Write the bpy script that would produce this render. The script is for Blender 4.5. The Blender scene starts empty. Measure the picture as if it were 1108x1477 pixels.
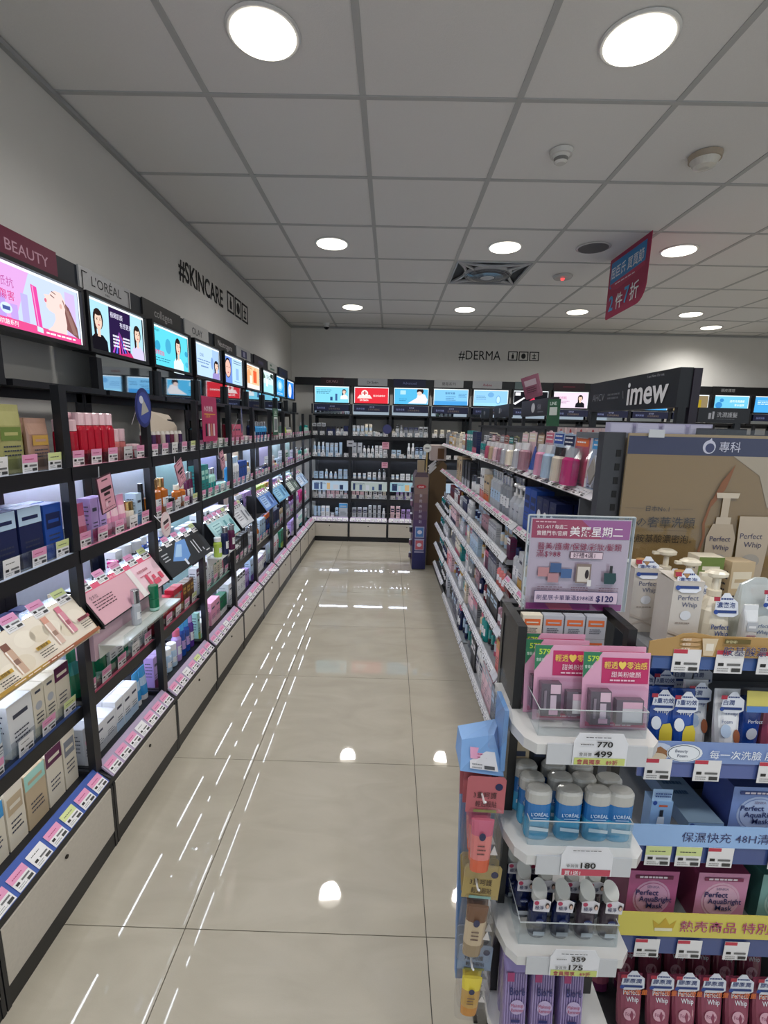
import bpy, math, random
from mathutils import Vector, Matrix
random.seed(11)
SC = bpy.context.scene
COLL = SC.collection
# ------------------------------------------------------------------ camera
H, ZC = 1.51, 2.7386
CAM_YAW, CAM_PITCH, CAM_ROLL = -0.0100323, 0.1847283, 0.0241385
def cam_axes():
    y, p, r = CAM_YAW, CAM_PITCH, CAM_ROLL
    fwd = Vector((math.sin(y)*math.cos(p), math.cos(y)*math.cos(p), -math.sin(p)))
    right = Vector((math.cos(y), -math.sin(y), 0)); up = right.cross(fwd)
    return right*math.cos(r)+up*math.sin(r), up*math.cos(r)-right*math.sin(r), fwd
_r, _u, _f = cam_axes()
cam = bpy.data.cameras.new('camera'); camo = bpy.data.objects.new('camera', cam); COLL.objects.link(camo)
camo.matrix_world = Matrix(((_r.x, _u.x, -_f.x, 0), (_r.y, _u.y, -_f.y, 0), (_r.z, _u.z, -_f.z, H), (0, 0, 0, 1)))
cam.sensor_fit = 'VERTICAL'; cam.sensor_height = 36.0; cam.lens = 36.0*680.54/1477.0
cam.clip_start = 0.02; cam.clip_end = 60
SC.camera = camo
# ------------------------------------------------------------------ world, exposure, lamps
W = bpy.data.worlds.new('daylight'); SC.world = W; W.use_nodes = True
W.node_tree.nodes['Background'].inputs[0].default_value = (0.80, 0.90, 1.0, 1)
W.node_tree.nodes['Background'].inputs[1].default_value = 0.55     # shop front behind the camera is open to grey daylight
SC.view_settings.view_transform = 'Standard'; SC.view_settings.look = 'None'
SC.view_settings.exposure = 0.45; SC.view_settings.gamma = 1.0; SC.view_settings.use_curve_mapping = False
LAMP_W = 8.2        # each ceiling downlight
DISC_E = 3.5        # its visible diffuser
STRIP_E = 16.0       # LED strips under the shelves
PANEL_E = 0.95      # back-lit posters
LAMPS = [(x, y) for x in (-0.444, 0.761, 1.964, 3.17, 4.38) for y in (-0.03, 1.773, 3.573, 5.386)]+[(3.801, 6.012)]
# ------------------------------------------------------------------ helpers
def lin(c):
    if isinstance(c, str):
        c = c.lstrip('#'); c = [int(c[i:i+2], 16)/255 for i in (0, 2, 4)]
    return tuple(v/12.92 if v <= 0.04045 else ((v+0.055)/1.055)**2.4 for v in c)+(1.0,)
def V(*a): return Vector(a)
MATS = {}
def mat(name, rough=0.5, metal=0.0, coat=0.0, noise=0.06, nscale=60, bump=0.0, spec=0.5, fixed=None):
    m = bpy.data.materials.new(name); m.use_nodes = True; nt = m.node_tree; n = nt.nodes; b = n['Principled BSDF']
    at = n.new('ShaderNodeAttribute'); at.attribute_name = 'Col'
    tc = n.new('ShaderNodeTexCoord'); nz = n.new('ShaderNodeTexNoise'); nz.inputs['Scale'].default_value = nscale
    nz.inputs['Detail'].default_value = 4
    nt.links.new(tc.outputs['Object'], nz.inputs['Vector'])
    mr = n.new('ShaderNodeMapRange'); mr.inputs[3].default_value = 1-noise; mr.inputs[4].default_value = 1+noise*0.5
    nt.links.new(nz.outputs['Fac'], mr.inputs[0])
    mx = n.new('ShaderNodeVectorMath'); mx.operation = 'SCALE'
    nt.links.new(at.outputs['Color'], mx.inputs[0]); nt.links.new(mr.outputs[0], mx.inputs['Scale'])
    nt.links.new(mx.outputs[0], b.inputs['Base Color'])
    b.inputs['Roughness'].default_value = rough; b.inputs['Metallic'].default_value = metal
    b.inputs['Coat Weight'].default_value = coat; b.inputs['Coat Roughness'].default_value = 0.08
    b.inputs['Specular IOR Level'].default_value = spec
    if bump:
        bp = n.new('ShaderNodeBump'); bp.inputs['Strength'].default_value = bump; bp.inputs['Distance'].default_value = 0.002
        nt.links.new(nz.outputs['Fac'], bp.inputs['Height']); nt.links.new(bp.outputs[0], b.inputs['Normal'])
    MATS[name] = m; return m
mat('matte', 0.62); mat('print', 0.45, noise=0.03); mat('gloss', 0.22, coat=0.3, noise=0.03); mat('metal', 0.22, metal=1.0, noise=0.03)
mat('laminate', 0.38, noise=0.12, nscale=140, bump=0.05); mat('paint', 0.85, noise=0.035, nscale=9, bump=0.03, spec=0.2)
mat('panelboard', 0.9, noise=0.05, nscale=260, bump=0.35, spec=0.15)
mat('foil', 0.28, metal=0.15, coat=0.6, noise=0.12, nscale=30, bump=0.8)
mat('mirror', 0.03, metal=1.0, noise=0.0)
def floor_mat():
    m = mat('polished_tile', 0.055, noise=0.0, spec=0.5); nt = m.node_tree; n = nt.nodes; b = n['Principled BSDF']
    g = n.new('ShaderNodeNewGeometry'); a = n.new('ShaderNodeTexNoise'); a.inputs['Scale'].default_value = 3.2; a.inputs['Detail'].default_value = 6
    a.inputs['Distortion'].default_value = 1.2
    mp = n.new('ShaderNodeMapping'); mp.inputs['Scale'].default_value = (1, 2.4, 1)
    nt.links.new(g.outputs['Position'], mp.inputs[0]); nt.links.new(mp.outputs[0], a.inputs['Vector'])
    c = n.new('ShaderNodeTexNoise'); c.inputs['Scale'].default_value = 420; nt.links.new(g.outputs['Position'], c.inputs['Vector'])
    r = n.new('ShaderNodeValToRGB'); r.color_ramp.elements[0].position = 0.3; r.color_ramp.elements[0].color = lin('b0a999')
    r.color_ramp.elements[1].position = 0.72; r.color_ramp.elements[1].color = lin('bbb4a4')
    ad = n.new('ShaderNodeMath'); ad.operation = 'MULTIPLY_ADD'; ad.inputs[1].default_value = 0.22
    nt.links.new(c.outputs['Fac'], ad.inputs[0]); nt.links.new(a.outputs['Fac'], ad.inputs[2]); 
    sb = n.new('ShaderNodeMath'); sb.operation = 'SUBTRACT'; sb.inputs[1].default_value = 0.11
    nt.links.new(ad.outputs[0], sb.inputs[0]); nt.links.new(sb.outputs[0], r.inputs[0])
    nt.links.new(r.outputs[0], b.inputs['Base Color'])
    rr = n.new('ShaderNodeMapRange'); rr.inputs[3].default_value = 0.018; rr.inputs[4].default_value = 0.04
    nt.links.new(a.outputs['Fac'], rr.inputs[0]); nt.links.new(rr.outputs[0], b.inputs['Roughness'])
floor_mat()
def glow(name, e):
    m = bpy.data.materials.new(name); m.use_nodes = True; nt = m.node_tree; n = nt.nodes; n.remove(n['Principled BSDF'])
    at = n.new('ShaderNodeAttribute'); at.attribute_name = 'Col'; em = n.new('ShaderNodeEmission'); em.inputs[1].default_value = e
    nt.links.new(at.outputs['Color'], em.inputs[0]); nt.links.new(em.outputs[0], n['Material Output'].inputs[0]); MATS[name] = m
glow('backlit', PANEL_E); glow('led', STRIP_E); glow('led_backlight', STRIP_E*2.8); glow('diffuser', DISC_E)
def clear(name, tint, gl=0.10, alpha=0.9):
    m = bpy.data.materials.new(name); m.use_nodes = True; nt = m.node_tree; n = nt.nodes; n.remove(n['Principled BSDF'])
    t = n.new('ShaderNodeBsdfTransparent'); t.inputs[0].default_value = tint
    g = n.new('ShaderNodeBsdfGlossy'); g.inputs['Roughness'].default_value = 0.06; g.inputs[0].default_value = (0.9, 0.93, 0.95, 1)
    lw = n.new('ShaderNodeLayerWeight'); lw.inputs[0].default_value = 0.25
    mr = n.new('ShaderNodeMapRange'); mr.inputs[3].default_value = gl*0.4; mr.inputs[4].default_value = min(1, gl*4)
    mx = n.new('ShaderNodeMixShader'); nt.links.new(lw.outputs['Facing'], mr.inputs[0]); nt.links.new(mr.outputs[0], mx.inputs[0])
    nt.links.new(t.outputs[0], mx.inputs[1]); nt.links.new(g.outputs[0], mx.inputs[2]); nt.links.new(mx.outputs[0], n['Material Output'].inputs[0])
    MATS[name] = m
clear('acrylic', (0.93, 0.96, 0.97, 1)); clear('cellophane', (0.96, 0.96, 0.97, 1), 0.045)

class MB:
    def __init__(s): s.v = []; s.f = []; s.c = []; s.m = []; s.names = []
    def mi(s, m):
        if m not in s.names: s.names.append(m)
        return s.names.index(m)
    def face(s, pts, col, m='matte'):
        i = len(s.v); s.v.extend(tuple(p) for p in pts); s.f.append(tuple(range(i, i+len(pts)))); s.c.append(lin(col)); s.m.append(s.mi(m))
    def mesh(s, vs, fs, col, m='matte'):
        i = len(s.v); s.v.extend(tuple(p) for p in vs); k = s.mi(m); multi = isinstance(col, list)
        for j, f in enumerate(fs):
            s.f.append(tuple(i+a for a in f)); s.c.append(lin(col[j] if multi else col)); s.m.append(k)
    def box(s, x0, x1, y0, y1, z0, z1, col, m='matte', bev=0):
        vs = [(x, y, z) for z in (z0, z1) for y in (y0, y1) for x in (x0, x1)]
        s.mesh(vs, [(0, 2, 3, 1), (4, 5, 7, 6), (0, 1, 5, 4), (2, 6, 7, 3), (0, 4, 6, 2), (1, 3, 7, 5)], col, m)
    def hexa(s, P, col, m='matte'):   # 8 points: bottom 4 ccw, top 4
        s.mesh(P, [(3, 2, 1, 0), (4, 5, 6, 7), (0, 1, 5, 4), (1, 2, 6, 5), (2, 3, 7, 6), (3, 0, 4, 7)], col, m)
    def slab(s, P, d, col, m='matte'):   # polygon P extruded by vector d
        n = len(P); d = Vector(d); vs = [Vector(p) for p in P]+[Vector(p)+d for p in P]
        s.mesh(vs, [tuple(range(n-1, -1, -1)), tuple(range(n, 2*n))]+[(i, (i+1) % n, n+(i+1) % n, n+i) for i in range(n)], col, m)
    def loft(s, rings, n=12, col='ffffff', m='matte', ctr=(0, 0), front=None):
        # rings: (z, rx, ry, power[, colour of the wall above]); front=(ring index set, colour)
        vs = []
        for r in rings:
            z, rx, ry, p = r[:4]; ox = r[5] if len(r) > 5 else 0
            for k in range(n):
                a = 2*math.pi*(k+0.5)/n; c, q = math.cos(a), math.sin(a)
                vs.append((ctr[0]+ox+rx*math.copysign(abs(c)**(2/p), c), ctr[1]+ry*math.copysign(abs(q)**(2/p), q), z))
        fs = []; cs = []
        for j in range(len(rings)-1):
            cc = rings[j][4] if len(rings[j]) > 4 and rings[j][4] else col
            for k in range(n):
                a = 2*math.pi*(k+1)/n
                fs.append((j*n+k, j*n+(k+1) % n, (j+1)*n+(k+1) % n, (j+1)*n+k))
                cs.append(front[1] if front and j in front[0] and math.sin(a) < -0.45 else cc)
        fs.append(tuple(range(n-1, -1, -1))); cs.append(col)
        fs.append(tuple((len(rings)-1)*n+k for k in range(n))); cs.append((rings[-1][4] if len(rings[-1]) > 4 and rings[-1][4] else (rings[-2][4] if len(rings[-2]) > 4 and rings[-2][4] else col)))
        s.mesh(vs, fs, cs, m)
    def tube(s, pts, r, col, m='matte', n=6):
        pts = [Vector(p) for p in pts]; vs = []
        for i, p in enumerate(pts):
            t = (pts[min(i+1, len(pts)-1)]-pts[max(i-1, 0)]).normalized()
            a = t.orthogonal().normalized() if abs(t.z) < 0.9 else Vector((1, 0, 0)); a = (a-t*a.dot(t)).normalized(); b = t.cross(a)
            for k in range(n): vs.append(p+a*r*math.cos(2*math.pi*k/n)+b*r*math.sin(2*math.pi*k/n))
        fs = [(j*n+k, j*n+(k+1) % n, (j+1)*n+(k+1) % n, (j+1)*n+k) for j in range(len(pts)-1) for k in range(n)]
        fs += [tuple(range(n-1, -1, -1)), tuple((len(pts)-1)*n+k for k in range(n))]
        s.mesh(vs, fs, col, m)
    def data(s, name):
        me = bpy.data.meshes.new(name); me.from_pydata(s.v, [], s.f)
        for m in s.names: me.materials.append(MATS[m])
        me.polygons.foreach_set('material_index', s.m)
        at = me.color_attributes.new('Col', 'FLOAT_COLOR', 'CORNER'); buf = []
        for f, c in zip(s.f, s.c): buf.extend(c*len(f))
        at.data.foreach_set('color', buf); me.update(); return me
def obj(name, mb, parent=None, loc=(0, 0, 0), rot=(0, 0, 0)):
    me = mb.data(name) if isinstance(mb, MB) else mb
    o = bpy.data.objects.new(name, me); COLL.objects.link(o); o.location = loc; o.rotation_euler = rot
    if parent: o.parent = parent
    return o
def empty(name, loc=(0, 0, 0), rz=0):
    o = bpy.data.objects.new(name, None); COLL.objects.link(o); o.location = loc; o.rotation_euler = (0, 0, rz); o.empty_display_size = 0.05; return o
def tag(o, label, cat, group=None):
    o['label'] = label; o['category'] = cat
    if group: o['group'] = group
    return o
def struct(o): o['kind'] = 'structure'; return o
_tc = {}
def glyphs(s, bold=0.0):
    k = (s, bold)
    if k not in _tc:
        c = bpy.data.curves.new('t', 'FONT'); c.body = s; c.size = 1; c.resolution_u = 1 if any(ord(q) > 0x2000 for q in s) else 3; c.offset = bold
        o = bpy.data.objects.new('t', c); me = o.to_mesh()
        vs = [(v.co.x, v.co.y) for v in me.vertices]; fs = [tuple(p.vertices) for p in me.polygons]
        if vs:
            x0 = min(v[0] for v in vs); x1 = max(v[0] for v in vs)
        else: x0 = x1 = 0
        o.to_mesh_clear(); bpy.data.objects.remove(o); bpy.data.curves.remove(c); _tc[k] = ([(a-x0, b) for a, b in vs], fs, x1-x0)
    return _tc[k]
class Panel:
    """flat print on a real surface: coordinates u (0..w) right and v (0..h) up, in metres times unit"""
    def __init__(s, mb, o, u, v, w=1, h=1, m='print', eps=0.0004):
        s.mb, s.o, s.u, s.v, s.m, s.w, s.h = mb, Vector(o), Vector(u).normalized(), Vector(v).normalized(), m, w, h
        s.n = s.u.cross(s.v).normalized(); s.e = eps; s.l = 1
    def P(s, a, b): return s.o+s.u*(a*s.w)+s.v*(b*s.h)+s.n*(s.e*s.l)
    def poly(s, pts, col, m=None): s.mb.face([s.P(a, b) for a, b in pts], col, m or s.m)
    def rect(s, a0, b0, a1, b1, col, up=True):
        s.poly([(a0, b0), (a1, b0), (a1, b1), (a0, b1)], col)
        if up: s.l += 1
    def ell(s, a, b, ra, rb, col, n=14, rot=0, up=True):
        c, q = math.cos(rot), math.sin(rot)
        s.poly([(a+ra*math.cos(t)*c-rb*math.sin(t)*q*s.h/s.w, b+(ra*math.cos(t)*q*s.w/s.h+rb*math.sin(t)*c)) for t in [2*math.pi*k/n for k in range(n)]], col)
        if up: s.l += 1
    def text(s, t, a, b, size, col, bold=0.0, wmax=None, al='l', sx=1.0):
        bold = (0.008 if bold >= 0.03 else 0.0) if any(ord(q) > 255 for q in t) else min(bold, 0.02)
        vs, fs, w = glyphs(t, bold); k = size*s.h
        kx = k*sx
        if wmax and w*kx > wmax*s.w: kx = wmax*s.w/w
        off = {'l': 0, 'c': -w*kx/2, 'r': -w*kx}[al]
        o = s.P(a, b); s.l += 1
        s.mb.mesh([o+s.u*(x*kx+off)+s.v*(y*k) for x, y in vs], fs, col, s.m)
    def lines(s, a, b, w, n, dy, col, th=0.35):
        for i in range(n):
            x = a; y = b-i*dy
            while x < a+w*random.uniform(0.75, 1.0):
                d = random.uniform(0.06, 0.16)*w; s.rect(x, y, min(x+d, a+w), y+dy*th, col, up=False); x += d*1.25
        s.l += 1

# ------------------------------------------------------------------ product builders (front faces -Y, base at z = 0)
PAL = dict(white='e9eaec', silver='b9bdc4', grey='8b8f96', black='17181b', charcoal='2c2d33', navy='141f4e', blue='1f4aa0', azure='3f9bd8', paleblue='b6cfe6', teal='1f8f8c',
           mint='a9dccf', green='14734f', olive='6f8440', lime='b4cf58', yellow='e6cf3a', gold='c49a4c', amber='b5641c', orange='e0703a', red='b81530', darkred='6d0f22',
           coral='e0807c', pink='e59ab8', palepink='f0cbd2', magenta='c52374', rose='c8607a', plum='5d2049', purple='5a3a94', lilac='b79bd6', cream='e8dfcb', beige='c9b493', brown='6f4a30')
NICE = {'paleblue': 'pale blue', 'darkred': 'dark red', 'palepink': 'pale pink'}
def cn(c): return NICE.get(c, c)
def C(c): return PAL.get(c, c)
def k_carton(w, d, h, col, acc, seed=0, ink='3a3f52', lay=None):
    r = random.Random(seed); mb = MB(); c = C(col)
    mb.box(-w/2, w/2, -d/2, d/2, 0, h, c, 'print')
    mb.box(-w/2+0.002, w/2-0.002, -d/2+0.002, d/2-0.002, h, h+0.0006, c, 'print')
    p = Panel(mb, (-w/2, -d/2, 0), (1, 0, 0), (0, 0, 1), w, h)
    lay = r.randrange(4) if lay is None else lay
    if lay == 0: p.rect(0, 0.72, 1, 1, C(acc)); p.rect(0.15, 0.8, 0.85, 0.86, c)
    elif lay == 1: p.rect(0, 0, 1, 0.3, C(acc)); p.rect(0.2, 0.7, 0.8, 0.78, ink)
    elif lay == 2: p.ell(0.5, 0.6, 0.3, 0.3*w/h, C(acc)); p.rect(0.25, 0.86, 0.75, 0.91, ink)
    else: p.rect(0.1, 0.56, 0.9, 0.84, C(acc)); p.rect(0.2, 0.66, 0.8, 0.72, c)
    p.lines(0.18, 0.42, 0.64, 3, 0.08, ink if lay != 1 else ink)
    q = Panel(mb, (w/2, -d/2, 0), (0, 1, 0), (0, 0, 1), d, h); q.lines(0.15, 0.8, 0.7, 5, 0.1, ink, 0.3)
    q = Panel(mb, (-w/2, d/2, 0), (0, -1, 0), (0, 0, 1), d, h); q.lines(0.15, 0.8, 0.7, 5, 0.1, ink, 0.3)
    return [('carton', mb, [])]
def k_bottle(r, h, col, cap, cr=None, caph=0.22, sh=0.88, ry=None, pw=2.0, label='white', low=None, mt='gloss', seed=0):
    cr = cr or r*0.62; ry = ry or r; b = MB(); hb = h*(1-caph); c = C(col); n = 14
    b.loft([(0, r*0.9, ry*0.9, pw), (0.004, r, ry, pw, C(low) if low else None), (hb*0.28, r, ry, pw), (hb*0.62, r, ry, pw), (hb*sh, r, ry, pw), (hb*0.96, cr*1.02, min(cr, ry)*1.02, 2), (hb, cr*0.9, min(cr, ry)*0.9, 2)],
           n, c, mt, front=({2}, C(label)) if label else None)
    if label:
        p = Panel(b, (-r*0.4, -ry-0.0003, hb*0.3), (1, 0, 0), (0, 0, 1), r*0.8, hb*0.32); p.rect(0.1, 0.7, 0.9, 0.85, '3a3f52'); p.lines(0.1, 0.45, 0.8, 2, 0.2, '5a5f70')
    k = MB(); k.loft([(hb+0.0006, cr, min(cr, ry), 2), (h*0.985, cr, min(cr, ry), 2), (h, cr*0.9, min(cr, ry)*0.9, 2)], n, C(cap), 'metal' if cap in ('gold_m', 'silver_m') else 'gloss')
    return [('bottle', b, [('cap', k)])]
PAL['khaki'] = 'b5b274'; PAL['tan'] = 'b58f7c'; PAL['dustyrose'] = '93485f'; NICE['dustyrose'] = 'dusty rose'; PAL['gold_m'] = 'd8b070'; PAL['silver_m'] = 'c9ccd2'; NICE['gold_m'] = 'gold'; NICE['silver_m'] = 'silver'
def k_pump(r, h, col, cap, label='white', text=None, ry=None, seed=0):
    ry = ry or r; b = MB(); hb = h*0.66; c = C(col)
    b.loft([(0, r*0.9, ry*0.9, 2.3), (0.005, r, ry, 2.3), (hb*0.5, r*1.0, ry, 2.3), (hb*0.75, r*0.92, ry*0.92, 2.2), (hb*0.9, r*0.62, ry*0.62, 2), (hb, r*0.4, r*0.4, 2)], 16, c, 'gloss')
    p = Panel(b, (-r*0.62, -ry-0.0005, hb*0.08), (1, 0, 0), (0, 0, 1), r*1.24, hb*0.55)
    if text: p.text(text[0], 0.05, 0.62, 0.26, '24468c', 0.01, 0.9); p.text(text[1], 0.25, 0.38, 0.26, '24468c', 0.01, 0.7)
    else: p.rect(0.15, 0.75, 0.85, 0.85, '3a3f52')
    p.lines(0.15, 0.25, 0.7, 2, 0.12, '777b88')
    k = MB(); k.loft([(hb+0.0006, r*0.42, r*0.42, 2), (hb+h*0.08, r*0.42, r*0.42, 2), (hb+h*0.085, r*0.2, r*0.2, 2), (h*0.9, r*0.18, r*0.18, 2)], 12, C(cap), 'gloss')
    k.loft([(h*0.9, r*0.3, r*0.3, 2), (h*0.93, r*0.66, r*0.5, 2.4), (h*0.97, r*0.7, r*0.52, 2.4), (h, r*0.45, r*0.4, 2.2)], 12, C(cap), 'gloss')
    k.box(-r*1.05, -r*0.3, -0.005, 0.005, h*0.925, h*0.965, C(cap), 'gloss')
    return [('pump_bottle', b, [('pump', k)])]
def k_tube(r, h, col, cap, acc='white', seed=0, mt='gloss', text=None):
    b = MB(); hc = h*0.16; c = C(col)
    b.loft([(hc, r, r*0.8, 2.1), (hc+h*0.3, r*1.0, r*0.66, 2.1, None), (hc+h*0.55, r*1.02, r*0.4, 2.1), (h*0.94, r*1.05, r*0.1, 2), (h, r*1.05, r*0.08, 2)], 12, c, mt, front=({1}, C(acc)) if acc else None)
    k = MB(); k.loft([(0, r*0.86, r*0.8, 2.1), (hc-0.0006, r*0.9, r*0.82, 2.1)], 12, C(cap), 'gloss')
    return [('tube', b, [('cap', k)])]
def k_jar(r, h, col, lid, seed=0):
    b = MB(); b.loft([(0, r*0.85, r*0.85, 2), (0.003, r, r, 2), (h*0.55, r, r, 2), (h*0.6, r*0.9, r*0.9, 2)], 14, C(col), 'gloss', front=({1}, 'eeeeee'))
    k = MB(); k.loft([(h*0.6+0.0006, r*0.98, r*0.98, 2), (h*0.97, r*0.98, r*0.98, 2), (h, r*0.92, r*0.92, 2)], 14, C(lid), 'gloss')
    return [('jar', b, [('lid', k)])]
def k_pouch(w, h, col, acc, seed=0, dark='3a3f52'):
    mb = MB(); c = C(col); d = 0.012
    mb.loft([(0, w/2, 0.002, 6), (h*0.06, w/2, 0.0025, 6), (h*0.22, w/2, d, 3.2), (h*0.7, w/2, d, 3.2), (h*0.9, w/2, 0.003, 6), (h, w/2, 0.002, 6)], 16, c, 'foil')
    p = Panel(mb, (-w/2*0.8, -d-0.0004, h*0.22), (1, 0, 0), (0, 0, 1), w*0.8, h*0.48); p.rect(0.05, 0.55, 0.95, 0.95, C(acc)); p.rect(0.2, 0.7, 0.8, 0.8, c); p.lines(0.1, 0.35, 0.8, 3, 0.13, dark)
    return [('pouch', mb, [])]
def k_blister(w, h, col, acc, inner='silver', seed=0):
    mb = MB(); t = 0.0015
    mb.slab([(-w/2, 0, 0.004), (w/2, 0, 0.004), (w/2, 0, h-0.006), (w/2-0.006, 0, h), (-w/2+0.006, 0, h), (-w/2, 0, h-0.006)], (0, t, 0), C(col), 'print')
    p = Panel(mb, (-w/2, 0, 0), (1, 0, 0), (0, 0, 1), w, h); p.rect(0.06, 0.76, 0.94, 0.95, C(acc)); p.lines(0.15, 0.88, 0.7, 2, 0.07, 'f4f4f4')
    it = MB(); it.loft([(0.012, w*0.2, 0.011, 2.2, C(acc)), (h*0.28, w*0.2, 0.011, 2.2), (h*0.6, w*0.17, 0.011, 2.2, C(acc)), (h*0.68, w*0.1, 0.008, 2)], 10, C(inner), 'gloss', ctr=(0, -0.016))
    bl = MB(); bl.loft([(0.008, w*0.36, 0.028, 4), (h*0.5, w*0.36, 0.028, 4), (h*0.72, w*0.3, 0.02, 4)], 10, 'ffffff', 'cellophane', ctr=(0, 0))
    return [('blister_pack', mb, [('enclosed_item', it), ('blister', bl)])]
KIND = dict(carton=k_carton, bottle=k_bottle, pump=k_pump, tube=k_tube, jar=k_jar, pouch=k_pouch, blister=k_blister)
CAT = {'carton': 'box', 'bottle': 'bottle', 'pump_bottle': 'pump bottle', 'tube': 'tube', 'jar': 'jar', 'pouch': 'pouch', 'blister_pack': 'blister pack'}
_proto = {}
def make(kind, loc, rz, label, kw, tilt=0, part_ok=True, group=None):
    key = (kind, tuple(sorted((a, str(b)) for a, b in kw.items())), part_ok)
    if key not in _proto:
        name, body, kids = KIND[kind](**kw)[0]
        if part_ok and kids: _proto[key] = (name, body.data(name+'_body'), [(kn, km.data(kn)) for kn, km in kids])
        else:
            for kn, km in kids:
                base = len(body.v); body.v += km.v; rem = [body.mi(x) for x in km.names]
                body.f += [tuple(i+base for i in f) for f in km.f]; body.c += km.c; body.m += [rem[i] for i in km.m]
            _proto[key] = (name, body.data(name), [])
    name, me, kids = _proto[key]; label = fit16(label)
    if kids:
        o = empty(name, loc, rz); b = bpy.data.objects.new('body' if name != 'blister_pack' else 'backing_card', me); COLL.objects.link(b); b.parent = o
        for kn, km in kids:
            c = bpy.data.objects.new(kn, km); COLL.objects.link(c); c.parent = o
    else:
        o = bpy.data.objects.new(name, me); COLL.objects.link(o); o.location = loc; o.rotation_euler = (0, 0, rz)
    if tilt: o.rotation_euler = (tilt, 0, rz)
    tag(o, label, CAT[name], group or ('row of: '+label)[:90]); return o
def size(kind, kw):
    if kind in ('carton', 'pouch', 'blister'): return kw['w'], kw.get('d', 0.03), kw['h']
    r = kw['r']; return 2*r*(1.05 if kind == 'tube' else 1.02), 2*(kw.get('ry') or r), kw['h']
def fit16(t):
    for a, b in ((' from near end', ''), ('gondola ', ''), (' with pale-', ' '), (' hanging card pack', ' card pack'), ('tall ', ''), (' hook shelf', ' shelf')):
        if len(t.split()) > 16: t = t.replace(a, b)
    return t
def desc(kind, kw):
    c = cn(kw['col']) if kw['col'] in PAL else ''
    h = kw['h']; sz = 'small' if h < 0.085 else ('tall' if h > 0.15 else '')
    if kind == 'carton': s = f"{c} carton with {cn(kw['acc'])} print"
    elif kind in ('bottle', 'tube'): s = f"{c} {kind} with {cn(kw['cap'])} cap"
    elif kind == 'pump': s = f"{c} pump bottle with {cn(kw['cap'])} pump"
    elif kind == 'jar': s = f"{c} jar with {cn(kw['lid'])} lid"
    elif kind == 'pouch': s = f"{c} sachet with {cn(kw['acc'])} panel"
    else: s = f"{c} hanging card pack with {cn(kw['acc'])} header"
    return (sz+' '+s).strip()
ORD = ['first', 'second', 'third', 'fourth', 'fifth', 'sixth', 'seventh', 'eighth', 'ninth', 'tenth', 'eleventh', 'twelfth']+['next']*60
def run(place, length, rows, where, part_ok=True, jit=0.002, side='left'):
    """rows = list of (kind, kw, count, deep); laid out side by side along a shelf"""
    tot = sum(size(k, kw)[0]*n for k, kw, n, dp in rows); cnt = sum(n for _, _, n, _ in rows)
    gap = max(0.001, (length-tot)/(cnt+1)); s = gap
    if tot > length: sc = (length-0.002*(cnt+1))/tot; gap = 0.002; s = 0.002
    else: sc = 1.0
    for k, kw, n, dp in rows:
        kw = dict(kw)
        if sc < 1:
            for q in ('w', 'r', 'ry', 'cr'):
                if kw.get(q): kw[q] = round(kw[q]*sc, 4)
        w, d, h = size(k, kw)
        for i in range(n):
            for j in range(dp):
                loc, rz = place(s+w/2, d/2+j*(d+0.004)+random.uniform(0, jit)+(0.03 if k == 'blister' else 0))
                make(k, loc, rz, (('rear ' if j == 1 else 'rearmost ' if j else '')+(ORD[i]+' ' if n > 1 else '')+desc(k, kw)+(' from '+side if n > 1 else '')+', '+where), kw, part_ok=part_ok, group=desc(k, kw)+'s, '+where)
            s += w+gap
def ct(w, h, col, acc, d=0.045, seed=1, lay=None): 
    k = dict(w=w, d=d, h=h, col=col, acc=acc, seed=seed)
    if lay is not None: k['lay'] = lay
    return k
def bt(r, h, col, cap, **k): return dict(r=r, h=h, col=col, cap=cap, **k)
# price tags -------------------------------------------------------
def tag_mesh(kind, w=0.056, h=0.05):
    mb = MB(); mb.box(0, w, 0, 0.0008, 0, h, 'eceaea', 'print'); p = Panel(mb, (0, 0, 0), (1, 0, 0), (0, 0, 1), w, h, eps=0.0003)
    top = {'pink': 'e79cc0', 'lime': 'd6e09a', 'white': 'eceaea', 'red': 'eceaea', 'dark': 'd9d9dc'}[kind]
    if kind != 'red': p.rect(0, 0.55, 1, 1, top); p.lines(0.15, 0.72, 0.7, 1, 0.14, 'b03a6a' if kind == 'pink' else '555a50')
    else: p.rect(0, 0.82, 0.5, 1, 'c33a4e')
    p.rect(0.1, 0.32, 0.3, 0.46, '222222'); p.rect(0.42, 0.34, 0.9, 0.44, '6b6b6b'); p.rect(0.6, 0.08, 0.92, 0.24, '3c3c3c'); p.lines(0.08, 0.2, 0.45, 2, 0.1, '8a8a8a')
    return mb.data('price_tag')
TAGS = {k: tag_mesh(k) for k in ('pink', 'lime', 'white', 'red', 'dark')}
TAG_SM = {k: tag_mesh(k, 0.058, 0.034) for k in ('pink', 'white', 'dark')}
def put_tag(parent, me, loc, rot, name='price_tag'):
    o = bpy.data.objects.new(name, me); COLL.objects.link(o); o.parent = parent; o.location = loc; o.rotation_euler = rot; return o
BLK, BLK2 = '131418', '1a1b20'
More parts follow.
